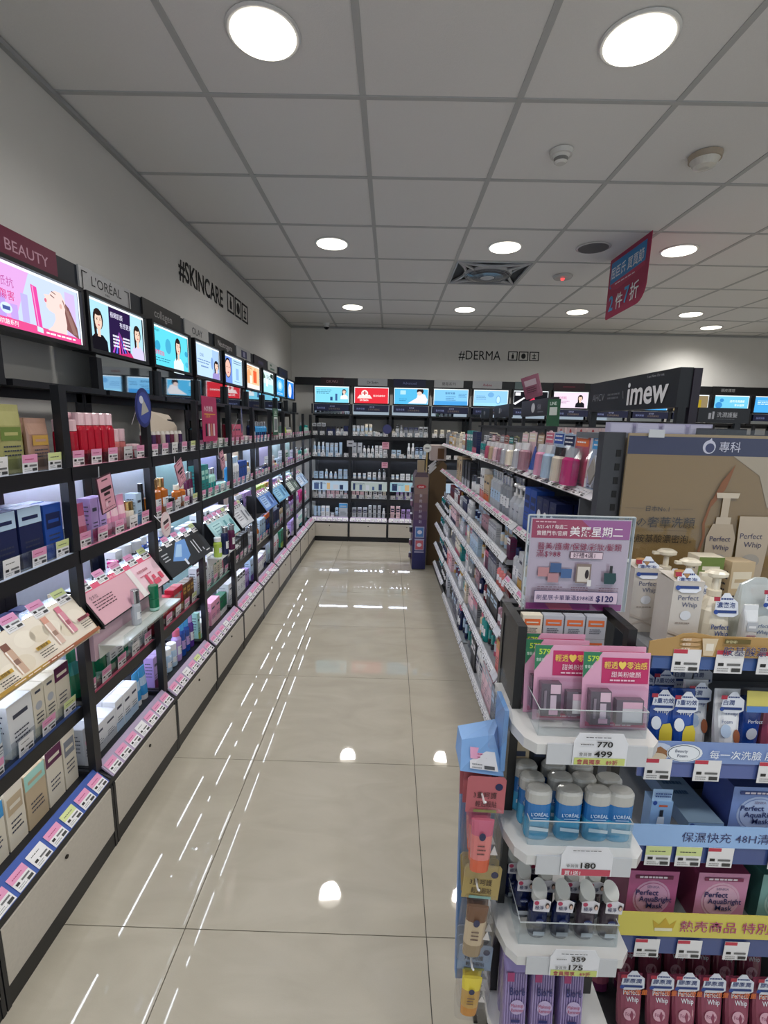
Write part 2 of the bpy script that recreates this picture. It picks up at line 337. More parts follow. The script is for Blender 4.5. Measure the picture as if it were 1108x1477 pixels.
# ================================================================== ROOM
XL, XR, YB, YF = -1.34, 6.2, 6.49, -1.6
def wallbox(name, a, col='d2d0cb'):
    mb = MB(); mb.box(*a, col, 'paint'); return struct(obj(name, mb))
wallbox('wall_left', (XL-0.12, XL, YF, YB+0.12, 0, ZC+0.2))
wallbox('wall_back', (XL, XR, YB, YB+0.12, 0, ZC+0.2))
wallbox('wall_right', (XR, XR+0.12, YF, YB+0.12, 0, ZC+0.2))
mb = MB(); mb.box(XL-0.12, XR+0.12, YF, YB+0.12, -0.12, -0.006, '4a473f'); flo = struct(obj('floor', mb))
TS = 0.7272; G = 0.0013
for i in range(-2, 10):
    for j in range(-4, 8):
        x0, y0 = max(-0.581+TS*i, XL), max(1.159+TS*j, YF); x1, y1 = min(-0.581+TS*(i+1), XR), min(1.159+TS*(j+1), YB)
        if x1-x0 < 0.02 or y1-y0 < 0.02: continue
        mb = MB(); mb.box(x0+G, x1-G, y0+G, y1-G, -0.0059, 0, 'c9c2b0', 'polished_tile'); obj('floor_tile', mb, flo)
mb = MB(); mb.box(XL-0.12, XR+0.12, YF, YB+0.12, ZC+0.03, ZC+0.2, '8a8a88'); cei = struct(obj('ceiling', mb))
CX = [-0.740+0.6*i for i in range(-1, 13)]; CY = [2.070+0.6*j for j in range(-7, 9)]
FAN = (0.76, 4.17); skip = set()
for i in range(len(CX)-1):
    for j in range(len(CY)-1):
        x0, x1, y0, y1 = max(CX[i], XL), min(CX[i+1], XR), max(CY[j], YF), min(CY[j+1], YB)
        if x1-x0 < 0.03 or y1-y0 < 0.03: continue
        if x0 < FAN[0] < x1 and y0 < FAN[1] < y1: skip = (x0, x1, y0, y1); continue
        mb = MB(); mb.box(x0+0.011, x1-0.011, y0+0.011, y1-0.011, ZC+0.002, ZC+0.012, 'dedddb', 'panelboard'); obj('ceiling_panel', mb, cei)
for x in CX[1:]:
    if x < XR: mb = MB(); mb.box(x-0.012, x+0.012, YF, YB, ZC-0.001, ZC+0.006, 'b2b3b2', 'paint'); obj('grid_bar', mb, cei)
for y in CY:
    if YF < y < YB: mb = MB(); mb.box(XL, XR, y-0.010, y+0.010, ZC-0.002, ZC+0.005, 'b2b3b2', 'paint'); obj('grid_bar', mb, cei)
def trim(n, a):
    mb = MB(); mb.box(*a, 'a2a3a2', 'paint'); struct(obj('trim_%d' % n, mb))
trim(1, (XL, XL+0.02, YF, YB, ZC-0.022, ZC-0.003)); trim(2, (XL, XR, YB-0.02, YB, ZC-0.022, ZC-0.003))
# ceiling lamps
where = ['left of the aisle', 'over the gondola', 'right of the gondola', 'far right', 'extreme right']
for n, (x, y) in enumerate(LAMPS):
    seen = (x < -0.4 and y > 1) or (0.7 < x < 0.8 and y > 1) or (1.9 < x < 2 and y > 3) or (3 < x and y > 5.3)
    o = empty('downlight', (x, y, ZC))
    row = {1.773: 'nearest', 3.573: 'middle', 5.386: 'farthest', -0.03: 'behind the camera', 6.012: 'close to the back wall'}[y]
    tag(o, f'round recessed ceiling downlight, {row}, {where[int((x+0.5)//1.2)] if y < 6 else "right end"}', 'ceiling light', 'ceiling downlights')
    mb = MB(); R0 = 0.12
    mb.loft([(-0.006, R0-0.006, R0-0.006, 2), (-0.002, R0, R0, 2), (0.0, R0, R0, 2)], 32, 'd8d8d6', 'gloss'); obj('rim', mb, o)
    mb = MB(); mb.loft([(-0.0095, 0.104, 0.104, 2), (-0.0065, 0.105, 0.105, 2)], 32, 'fff6e6', 'diffuser'); obj('diffuser', mb, o)
    li = bpy.data.lights.new('lamp_light', 'SPOT'); li.energy = LAMP_W*(1.3 if y > 6 else 1.0)*4; li.spot_size = math.radians(158); li.spot_blend = 0.9; li.shadow_soft_size = 0.09
    li.color = (1.0, 0.975, 0.945); lo = bpy.data.objects.new('lamp_light', li); COLL.objects.link(lo); lo.parent = o; lo.location = (0, 0, -0.03)
# ceiling fan cassette
x0, x1, y0, y1 = skip; cx, cy = (x0+x1)/2, (y0+y1)/2
o = tag(empty('ceiling_fan_cassette', (cx, cy, ZC)), 'square ceiling fan cassette with round grille set among the ceiling panels', 'ventilation fan')
mb = MB(); mb.box(-0.285, 0.285, -0.285, 0.285, 0.0165, 0.02, '2b2c2e'); obj('back_tray', mb, o)
mb = MB()
for a, b in (((-1, -1), (1, -1)), ((1, -1), (1, 1)), ((1, 1), (-1, 1)), ((-1, 1), (-1, -1))):
    pts = []
    for k in range(9):
        t = k/8; q = 1-0.34*math.sin(math.pi*t)
        pts.append(((a[0]+(b[0]-a[0])*t)*0.275*(q if a[0] == b[0] else 1), (a[1]+(b[1]-a[1])*t)*0.275*(q if a[1] == b[1] else 1), 0.004))
    mb.tube(pts, 0.013, 'a9abae', 'gloss', 6)
for s in (-1, 1):
    for t in (-1, 1): mb.tube([(s*0.27, t*0.27, 0.004), (s*0.14, t*0.14, -0.01)], 0.011, 'a9abae', 'gloss', 6)
mb.box(-0.29, 0.29, -0.29, -0.275, -0.004, 0.012, 'a9abae', 'gloss'); mb.box(-0.29, 0.29, 0.275, 0.29, -0.004, 0.012, 'a9abae', 'gloss')
mb.box(-0.29, -0.275, -0.275, 0.275, -0.004, 0.012, 'a9abae', 'gloss'); mb.box(0.275, 0.29, -0.275, 0.275, -0.004, 0.012, 'a9abae', 'gloss'); obj('frame', mb, o)
mb = MB(); mb.loft([(-0.036, 0.05, 0.05, 2, 'd5d7da'), (-0.034, 0.055, 0.055, 2, '4c4a4d'), (-0.03, 0.13, 0.13, 2, '4c4a4d'), (-0.018, 0.185, 0.185, 2, '9b9da1'), (0.0, 0.20, 0.20, 2)], 28, 'b9bbbf', 'gloss'); obj('grille', mb, o)
mb = MB()
for k in range(7): mb.tube([(0.185*math.cos(t), 0.185*math.sin(t), -0.02-0.012) if 0 else ((0.06+0.02*k)*math.cos(t), (0.06+0.02*k)*math.sin(t), -0.0345+0.0022*k) for t in [i*math.pi/12 for i in range(25)]], 0.0016, '8a8c90', 'gloss', 4)
g_ = obj('guard_ring', mb, o); g_['kind'] = 'stuff'
# smoke detectors, speaker, alarm lamp, camera
def ceil_obj(name, lab, cat, x, y, parts):
    o = tag(empty(name, (x, y, ZC)), lab, cat)
    for n, rings, col, m in parts: mb = MB(); mb.loft(rings, 24, col, m); obj(n, mb, o)
    return o
o = ceil_obj('smoke_detector', 'small white smoke detector with stepped sensor head on ceiling', 'smoke detector', 0.738, 2.404, [
    ('base', [(-0.02, 0.048, 0.048, 2), (-0.001, 0.052, 0.052, 2)], 'd6d5d0', 'gloss'), ('sensor_head', [(-0.052, 0.02, 0.02, 2), (-0.044, 0.03, 0.03, 2, '7c7b78'), (-0.03, 0.031, 0.031, 2), (-0.0205, 0.04, 0.04, 2)], 'd6d5d0', 'gloss')])
o = ceil_obj('motion_sensor', 'wide beige domed motion sensor on ceiling, right of smoke detector', 'sensor', 1.391, 2.415, [
    ('base', [(-0.022, 0.066, 0.066, 2), (-0.001, 0.07, 0.07, 2)], 'a99b88', 'gloss'), ('dome', [(-0.055, 0.02, 0.02, 2), (-0.048, 0.045, 0.045, 2), (-0.0225, 0.06, 0.06, 2)], 'd4d0c6', 'gloss')])
ceil_obj('ceiling_speaker', 'flat round grey speaker grille in the ceiling', 'speaker', 1.363, 3.552, [
    ('rim', [(-0.006, 0.105, 0.105, 2), (-0.001, 0.115, 0.115, 2)], 'b8b8b6', 'gloss'), ('grille', [(-0.008, 0.092, 0.092, 2), (-0.0065, 0.1, 0.1, 2)], '5d5d5e', 'matte')])
o = ceil_obj('alarm_light', 'small round ceiling alarm unit with a red glowing lamp', 'alarm', 1.38, 4.186, [('base', [(-0.02, 0.07, 0.07, 2), (-0.001, 0.08, 0.08, 2)], 'b8b8b6', 'gloss')])
mb = MB(); mb.loft([(-0.034, 0.012, 0.012, 2), (-0.0205, 0.018, 0.018, 2)], 12, 'ff5a5a', 'backlit'); obj('lamp', mb, o)
o = tag(empty('security_camera', (-0.844, 6.262, ZC)), 'small white dome security camera at the far left ceiling corner', 'camera')
mb = MB(); mb.loft([(-0.03, 0.04, 0.04, 2), (-0.001, 0.045, 0.045, 2)], 16, 'dcdcda', 'gloss'); obj('base', mb, o)
mb = MB(); mb.loft([(-0.078, 0.012, 0.012, 2, '111114'), (-0.066, 0.026, 0.026, 2, '1a1a1e'), (-0.05, 0.033, 0.033, 2, 'dcdcda'), (-0.0305, 0.033, 0.033, 2)], 16, 'dcdcda', 'gloss'); obj('dome', mb, o)
# wall lettering
def lettering(name, lab, org, u, v, txt, size, sx, bold, icons, th=0.002):
    mb = MB(); p = Panel(mb, org, u, v, 1, 1); n = p.n
    vs, fs, w = glyphs(txt, bold); kx = size*sx
    P = [p.o+p.u*(x*kx)+p.v*(y*size) for x, y in vs]
    mb.mesh([q+n*th for q in P], fs, '0e0e10', 'matte'); mb.mesh(P, fs, '0e0e10', 'matte')
    o = tag(obj(name, mb), lab, 'wall lettering'); x = w*kx+0.07*size/0.12
    for k in range(3):
        mb = MB(); s = icons; q = Panel(mb, p.o+p.u*(x+k*s[0]*1.12), u, v, s[0], s[1])
        def fr(a0, b0, a1, b1): mb.slab([q.P(a0, b0), q.P(a1, b0), q.P(a1, b1), q.P(a0, b1)], n*th, '0e0e10')
        fr(0, 0, 1, 0.1); fr(0, 0.9, 1, 1); fr(0, 0.1, 0.1, 0.9); fr(0.9, 0.1, 1, 0.9)
        if k == 0: fr(0.38, 0.2, 0.62, 0.6); fr(0.45, 0.6, 0.55, 0.8)
        elif k == 1:
            mb.slab([q.P(0.5+0.24*math.cos(t), 0.5+0.3*math.sin(t)) for t in [i*math.pi/5 for i in range(10)]], n*th, '0e0e10')
        else: fr(0.3, 0.2, 0.7, 0.3); fr(0.45, 0.3, 0.55, 0.8); fr(0.3, 0.55, 0.7, 0.63)
        obj('pictogram', mb, o)
lettering('wall_lettering', 'black raised lettering with three pictograms on the left wall', (XL, 3.127, 2.375), (0, 1, 0), (0, 0, 1), '#SKINCARE', 0.175, 0.86, 0.018, (0.17, 0.155))
lettering('wall_lettering', 'black raised lettering with three pictograms on the back wall', (0.866, YB, 2.368), (1, 0, 0), (0, 0, 1), '#DERMA', 0.165, 0.86, 0.0, (0.125, 0.115))
# ================================================================== LEFT AND BACK SHELF UNITS
FY = lambda k: 0.944+0.5*k
def place_left(k, z, xf):     # s runs away from the camera, front faces +X
    return lambda s, d: ((xf-d, FY(k)+0.014+s, z), math.pi/2)
BX = lambda j: -1.01+0.5*j
YBF = 5.985
def place_back(j, z, yf):
    return lambda s, d: ((BX(j)+0.014+s, yf+d, z), 0.0)
ROWN = dict(A='top shelf', B='second shelf', C='third shelf', D='fourth shelf', E='bottom ledge')
def shelf_unit(rootname, loc, rz, lab, W, tagk, railA, lit='dfe8f2', first=False, lowb='c7c0b4', group='shelf units', nolow=False, depth=0.28, step=None, UPY=0.185):
    """local frame: x along the unit 0..W, front faces -y, y = 0 is the shelf front line (A/B), +y goes to the wall"""
    o = tag(empty(rootname, loc, rz), lab, 'shelf unit', group)
    D = depth
    for x in (0, W-0.016):
        mb = MB(); mb.slab([(x, 0.004, 0.29), (x, 0.03, 0.29), (x, 0.03, 1.60), (x, 0.004, 1.60)], (0.016, 0, 0), BLK2, 'laminate'); obj('front_post', mb, o)
        mb = MB(); mb.slab([(x, -0.04, 0.0), (x, D, 0.0), (x, D, 0.30), (x, 0.03, 0.30), (x, -0.03, 0.262), (x, -0.04, 0.237)], (0.012, 0, 0), BLK2, 'laminate'); obj('cabinet_side', mb, o)
        mb = MB(); mb.box(x, x+0.016, UPY, UPY+0.03, 1.6185, 1.742, BLK2, 'laminate'); obj('upper_post', mb, o)
    mb = MB(); mb.box(0.012, W-0.012, D-0.012, D, 0.3, 1.34, lit, 'matte'); obj('back_panel', mb, o)
    for x in (0.001, W-0.046):
        mb = MB(); mb.box(x, x+0.045, D-0.02, D-0.0125, 0.3, 1.6, BLK2, 'laminate'); obj('back_frame', mb, o)
    mb = MB(); mb.box(0.012, W-0.012, D-0.02, D-0.001, 1.565, 1.62, BLK2, 'laminate'); obj('back_frame', mb, o)
    mb = MB(); mb.box(0.0125, W-0.0125, 0.16, D-0.021, 1.598, 1.618, BLK2, 'laminate'); obj('mirror_ledge', mb, o)
    for nm, z, y0 in (('A', 1.352, 0.0), ('B', 1.085, 0.0), ('C', 0.80, 0.05), ('D', 0.55, 0.03), ('E', 0.285, 0.045)):
        sh = None
        if nm == 'E':
            mb = MB(); mb.box(0.0125, W-0.0125, -0.03+0.045, D-0.013, 0.255, 0.285, BLK, 'laminate'); sh = obj('shelf', mb, o)
        else:
            mb = MB(); mb.box(0.0125, W-0.0125, y0+0.004, D-0.021, z-0.018, z, BLK, 'laminate')
            sh = obj('shelf', mb, o)
            mb = MB()
            mb.slab([(0.004, y0, z-0.041), (W-0.004, y0, z-0.041), (W-0.004, y0, z+0.002), (0.004, y0, z+0.002)], (0, 0.0038, 0), BLK, 'laminate')
            obj('front_lip', mb, sh)
            mb = MB(); yl = 0.02 if depth < 0.3 else 0.006; mb.box(0.05, W-0.05, y0+yl, y0+yl+0.0045, z-0.024, z-0.0185, 'eaf2ff', 'led'); obj('led_strip', mb, sh)
            if nm != 'A' or lit[0] != '1': mb = MB(); mb.box(0.05, W-0.05, D-0.034, D-0.026, z-0.023, z-0.0185, 'dfe8ff', 'led_backlight'); obj('led_strip', mb, sh)
            fe = {'A': 0.05, 'B': 0.05, 'D': 0.04}.get(nm)
            if fe:
                mb = MB(); mb.box(0.02, W-0.02, y0+0.018, y0+0.0205, z, z+fe, 'ffffff', 'acrylic'); obj('acrylic_fence', mb, sh)
                mb = MB(); mb.box(0.014, W-0.014, y0+0.004, y0+0.017, z+0.0002, z+0.001, railA if nm != 'D' else step or railA, 'print'); obj('shelf_strip', mb, sh)
            n = 5
            for i in range(n):
                if nm == 'C': continue
                t = TAGS[tagk[i % len(tagk)]]
                put_tag(sh, t, (0.03+(W-0.11)*i/(n-1)+random.uniform(-0.006, 0.006), y0+0.0155, z+0.0012), (0.06, 0, 0))
    # bottom ledge rail with slanted tags
    mb = MB(); mb.slab([(0.012, -0.036, 0.262), (0.012, -0.03, 0.262), (0.012, 0.022, 0.305), (0.012, 0.016, 0.31)], (W-0.024, 0, 0), '3c5aa8' if first else 'b9a9c4', 'print'); rl = obj('tag_rail', mb, o)
    n = 7
    for i in range(n):
        t = TAGS[tagk[i % len(tagk)]]
        put_tag(rl, t, (0.018+(W-0.092)*i/(n-1), -0.036, 0.2655), (-math.radians(47.3), 0, 0))
    # cabinet with its flap door
    mb = MB(); mb.box(0.0, W, -0.036, -0.0305, 0.238, 0.262, BLK, 'laminate'); obj('front_rail', mb, o)
    mb = MB(); mb.box(0.0125, W-0.0125, -0.038, -0.026, 0.0, 0.062, BLK, 'laminate'); obj('kick_plate', mb, o)
    mb = MB(); mb.box(0.013, W-0.013, -0.04, -0.027, 0.064, 0.236, lowb, 'laminate'); dr = obj('door', mb, o)
    mb = MB(); mb.loft([(0, 0.006, 0.006, 2), (0.004, 0.006, 0.006, 2)], 12, '3a3633', 'metal'); obj('lock', mb, dr, (W/2, -0.0402, 0.205), (math.pi/2, 0, 0))
    return o
LB = ['nearest', 'pink-poster', 'portraits-poster', 'turquoise-poster', 'paleblue-poster', 'face-poster', 'orange-poster', 'green-poster', 'brightblue-poster', 'corner']
LIT = ['d9dff0', 'dfe6f5', 'd7e2f2', 'bfe3e6', 'c9cdf2', 'e6d2b8', 'cfdcec', 'd8d0ee', 'cfe6ea', 'c9e4e2']
RAILC = ['b9c6dc', 'e08fae', 'c9ccd6', 'a9d6cc', 'b9c0da', '9aa2b0', 'a2a8bb', 'b4a8c6', 'b9b0cc', 'a9c6c6']
STEPC = ['34508f', 'c05a72', 'b0405a', '7fb0a0', '55555a', 'b8b0a0', '6f747c', '9a90a6', 'a090b4', '8fa8b0']
for k in range(-1, 10):
    nm = LB[max(k, 0)]
    shelf_unit('shelf_unit', (-0.985, FY(k), 0), math.pi/2, f'black shelf unit with white flap door on left wall, {nm} bay' if k >= 0 else 'black shelf unit on left wall beside the camera, cut by frame', 0.5,
               ['pink', 'pink', 'white', 'pink', 'lime'] if k in (0, 2) else ['pink', 'pink', 'pink', 'white'], RAILC[max(k, 0)], LIT[max(k, 0)], first=(k == 0), group=None, step=STEPC[max(k, 0)])
BB = ['corner', 'red-poster', 'lying-woman-poster', 'striped-poster', 'droplet-poster', 'dark-poster', 'pink-poster', 'eighth', 'ninth', 'tenth', 'eleventh', 'twelfth']
for j in range(12):
    o = shelf_unit('shelf_unit', (BX(j), YBF, 0), 0, f'black shelf unit with white flap door along back wall, {BB[j]} bay', 0.5, ['white', 'dark', 'white'], 'd5d8e0', '1b1c20', group=None, depth=0.42, step='e6e8ee', UPY=0.10)
    mb = MB(); mb.box(0.02, 0.48, 0.012, 0.05, 0.655, 0.775, 'dfe6ee', 'matte'); f_ = obj('lit_fascia', mb, o)
    if j < 4:
        mb = MB(); p = Panel(mb, (0.022, 0.0118, 0.657), (1, 0, 0), (0, 0, 1), 0.456, 0.116, 'backlit'); p.rect(0, 0, 1, 1, ['8fa3b5', '8c9694', '7fa0ac', '8fa3b5'][j])
        r = random.Random(j)
        for q in range(5): a = 0.05+0.18*q; p.rect(a, 0.1, a+0.05+0.1*r.random(), 0.5+0.4*r.random(), r.choice(['26304a', '9a9fa8', 'a88f6a', '3a4a6a', '6e7a80']))
        p.lines(0.1, 0.8, 0.3, 2, 0.12, '4a5560'); obj('printed_panel', mb, f_)
# ------------------------------------------------------------------ sign band and back-lit posters
def portrait(p, cx, cy, s, skin='e8c7b4', hair='2a1e1c', cloth='e6e6ee', side=False, asp=1.0):
    """head and shoulders in a print; s = head half height in v units, asp = h/w of the panel"""
    w = s*asp*0.74
    p.poly([(cx-w*2.3, cy-s*3.6), (cx+w*2.3, cy-s*3.6), (cx+w*2.1, cy-s*2.1), (cx+w*1.0, cy-s*1.5), (cx-w*1.0, cy-s*1.5), (cx-w*2.1, cy-s*2.1)], cloth); p.l += 1
    p.ell(cx, cy+s*0.12, w*1.28, s*1.18, hair); p.poly([(cx-w*1.28, cy), (cx-w*1.1, cy-s*1.9), (cx-w*0.5, cy-s*1.6), (cx-w*0.6, cy)], hair); p.l += 1
    p.rect(cx-w*0.38, cy-s*1.75, cx+w*0.38, cy-s*0.7, skin); p.ell(cx, cy-s*0.05, w*0.9, s, skin, 18)
    p.ell(cx-w*0.1, cy+s*0.85, w*0.95, s*0.34, hair)
    for q in (-1, 1): p.ell(cx+q*w*0.38, cy+s*0.08, w*0.16, s*0.07, '2a2020', 8, up=False); p.rect(cx+q*w*0.38-w*0.2, cy+s*0.24, cx+q*w*0.38+w*0.2, cy+s*0.29, hair, up=False)
    p.l += 1; p.ell(cx, cy-s*0.5, w*0.24, s*0.08, 'c0505a', 8); p.rect(cx-w*0.05, cy-s*0.28, cx+w*0.06, cy-s*0.05, 'd3a791')
def L_text(p, t, a, b, sz, col, bold=0, wmax=None, al='l'): p.text(t, a, b, sz, col, bold, wmax, al)
def poster0(p):
    p.rect(0, 0, 1, 1, 'dca6e0'); p.poly([(0.45, 0), (1, 0), (1, 1), (0.6, 1)], 'c4d2f2'); p.l += 1; p.rect(0.88, 0.1, 0.97, 0.9, 'cdb8ea')
    p.poly([(0, 0), (1, 0), (1, 0.12), (0.5, 0.15), (0, 0.2)], 'e0508e'); p.l += 1
    for a, b, c in ((0.3, 0.42, 'c49ae0'), (0.36, 0.5, 'b99be6'), (0.52, 0.6, 'b9b0ea'), (0.24, 0.34, 'cf9ae0'), (0.44, 0.38, 'bfa0e6')): p.rect(a, 0.15, a+0.05, b, c, up=False)
    p.l += 1
    p.text('PURE BEAUTY', 0.22, 0.86, 0.085, '7d5a9a', 0.0, 0.33); p.text('全方位抵抗', 0.22, 0.64, 0.16, 'b4539a', 0.01, 0.33); p.text('環境傷害', 0.27, 0.44, 0.16, 'cf2f78', 0.01, 0.26)
    p.ell(0.41, 0.29, 0.04, 0.085, 'cfe0f6'); p.rect(0.385, 0.26, 0.435, 0.32, '4a5a9a'); p.text('高效活顏抗皺系列', 0.25, 0.05, 0.09, 'ffffff', 0.02, 0.3)
    p.poly([(0.615, 0.12), (0.66, 0.1), (0.64, 0.78), (0.595, 0.8)], 'e04aa0'); p.l += 1; p.poly([(0.625, 0.14), (0.633, 0.14), (0.612, 0.78), (0.604, 0.78)], 'f09acb'); p.l += 1; p.poly([(0.615, 0.05), (0.662, 0.04), (0.66, 0.12), (0.615, 0.14)], 'c9e6ee'); p.l += 1
    # upturned profile with long brown hair
    p.poly([(0.80, 0.82), (0.90, 0.62), (0.965, 0.30), (0.975, 0.10), (0.93, 0.14), (0.86, 0.22), (0.81, 0.34), (0.84, 0.5)], '7a5350'); p.l += 1
    p.poly([(0.835, 0.84), (0.785, 0.84), (0.75, 0.79), (0.733, 0.735), (0.69, 0.715), (0.703, 0.672), (0.69, 0.645), (0.70, 0.618), (0.692, 0.59), (0.708, 0.555), (0.702, 0.515), (0.725, 0.465), (0.768, 0.435), (0.772, 0.34), (0.745, 0.22), (0.70, 0.12), (0.86, 0.12), (0.87, 0.3), (0.86, 0.5), (0.87, 0.7)], 'ecd2cc'); p.l += 1
    p.poly([(0.742, 0.735), (0.775, 0.70), (0.778, 0.712), (0.746, 0.752)], '5a3a3a'); p.poly([(0.755, 0.80), (0.79, 0.77), (0.79, 0.785), (0.758, 0.815)], '6a4a44'); p.l += 1; p.ell(0.70, 0.618, 0.01, 0.035, 'd46a80', 8); p.ell(0.825, 0.6, 0.012, 0.045, 'd8b0a6', 8)
    for q in range(4): p.poly([(0.84+0.02*q, 0.72-0.08*q), (0.85+0.02*q, 0.72-0.08*q), (0.93+0.01*q, 0.16), (0.92+0.01*q, 0.16)], '93706a')
    p.l += 1; p.lines(0.68, 0.05, 0.3, 1, 0.08, 'ffffff')
def poster1(p):
    p.rect(0, 0, 1, 1, 'a9d8ec'); p.poly([(0.34, 0), (0.72, 0), (0.76, 1), (0.36, 1)], '2a1c44'); p.l += 1
    portrait(p, 0.17, 0.60, 0.185, cloth='17151c', asp=0.46); portrait(p, 0.87, 0.56, 0.17, cloth='cfc6e8', asp=0.46)
    for q in range(6): p.poly([(0.5, 0.5), (0.36+0.06*q, 0.02), (0.39+0.06*q, 0.02)], ['b04ab8', '5a6ae0', 'e04a90'][q % 3]); 
    p.l += 1; p.text('極緻肌顏', 0.36, 0.76, 0.13, 'e6e2fa', 0.02, 0.22); p.text('有感更亮', 0.52, 0.6, 0.13, 'e6e2fa', 0.02, 0.22); p.lines(0.38, 0.36, 0.12, 4, 0.07, 'e8e8fa', 0.55); p.lines(0.56, 0.36, 0.14, 4, 0.07, 'e8e8fa', 0.55); p.poly([(0.45, 0), (0.75, 0), (0.7, 0.1)], 'c0306a'); p.l += 1
def poster2(p):
    p.rect(0, 0, 1, 1, '5fd3e6'); p.ell(0.14, 0.5, 0.07, 0.13, '3a9fc8'); p.ell(0.42, 0.56, 0.08, 0.2, '48a8cc'); portrait(p, 0.70, 0.62, 0.2, cloth='d9ecf2', asp=0.46)
    p.text('collagen', 0.04, 0.86, 0.1, '2a6a80', 0); p.text('膠原胜肽', 0.05, 0.28, 0.13, 'e0407a', 0.03, 0.36); p.lines(0.05, 0.18, 0.4, 2, 0.06, '2a7a9a'); p.ell(0.93, 0.5, 0.05, 0.08, '3a9fc8'); p.ell(0.93, 0.2, 0.05, 0.08, '4ab4d4')
def poster3(p):
    p.rect(0, 0, 1, 1, 'b9d6f2'); p.rect(0.72, 0, 1, 1, 'a3c2ec'); p.text('OUR', 0.22, 0.62, 0.15, '4a6a9a', 0.0); p.lines(0.12, 0.5, 0.5, 2, 0.08, '5a7ab0'); p.lines(0.25, 0.3, 0.3, 1, 0.07, '5a7ab0', 0.6)
    portrait(p, 0.88, 0.45, 0.14, cloth='9a8fc8', asp=0.8); p.ell(0.68, 0.5, 0.05, 0.2, '7f9fd6')
def poster4(p):
    p.rect(0, 0, 1, 1, 'b4d8f4'); p.rect(0, 0, 0.45, 1, '6f8fd8'); p.ell(0.23, 0.55, 0.16, 0.36, '1c1a20', 18); p.ell(0.23, 0.53, 0.135, 0.31, 'e9b8a8', 18)
    for q in (-1, 1): p.ell(0.23+q*0.055, 0.58, 0.02, 0.02, '2a2020', 8)
    p.ell(0.23, 0.38, 0.04, 0.02, 'b84050', 8); p.lines(0.52, 0.86, 0.4, 2, 0.08, '3a4a6a'); p.rect(0.64, 0.18, 0.8, 0.62, '8fb4e0'); p.lines(0.55, 0.1, 0.35, 1, 0.05, '4a6a9a')
def poster5(p):
    p.rect(0, 0, 1, 1, 'f0c49a'); p.rect(0, 0, 1, 0.2, 'f2e4e0'); p.rect(0.55, 0.28, 0.8, 0.8, 'e0603a'); p.rect(0.62, 0.8, 0.73, 0.9, 'f0a070'); p.ell(0.25, 0.5, 0.14, 0.3, 'e8a472'); p.lines(0.1, 0.9, 0.4, 2, 0.07, 'b0603a'); p.rect(0.3, 0.22, 0.45, 0.55, 'f6e6d6')
def poster6(p):
    p.rect(0, 0, 1, 1, 'cfe6ea'); p.rect(0, 0, 1, 0.42, 'a2dce4'); p.poly([(0, 0.55), (0.3, 0.7), (0.1, 1), (0, 1)], '4a6a5a'); p.poly([(0.7, 0.8), (1, 0.7), (1, 1), (0.8, 1)], '2a3a34'); p.l += 1; p.rect(0.35, 0.3, 0.5, 0.66, 'f2f4f4'); p.lines(0.4, 0.8, 0.4, 3, 0.07, '3a5a5a')
def poster7(p):
    p.rect(0, 0, 1, 1, '3aa0e8'); p.ell(0.5, 0.55, 0.3, 0.3, '7cc4f2'); p.ell(0.5, 0.55, 0.16, 0.18, 'bfe2f8'); p.lines(0.2, 0.14, 0.6, 2, 0.07, 'd8f0ff')
def poster8(p):
    p.rect(0, 0, 1, 1, '3a8ae0'); p.ell(0.5, 0.45, 0.2, 0.42, 'e0ecf8'); p.poly([(0.6, 0), (1, 0), (1, 1), (0.8, 0.6)], '1f5fc0'); p.l += 1; p.ell(0.5, 0.6, 0.1, 0.12, 'e8c0b0')
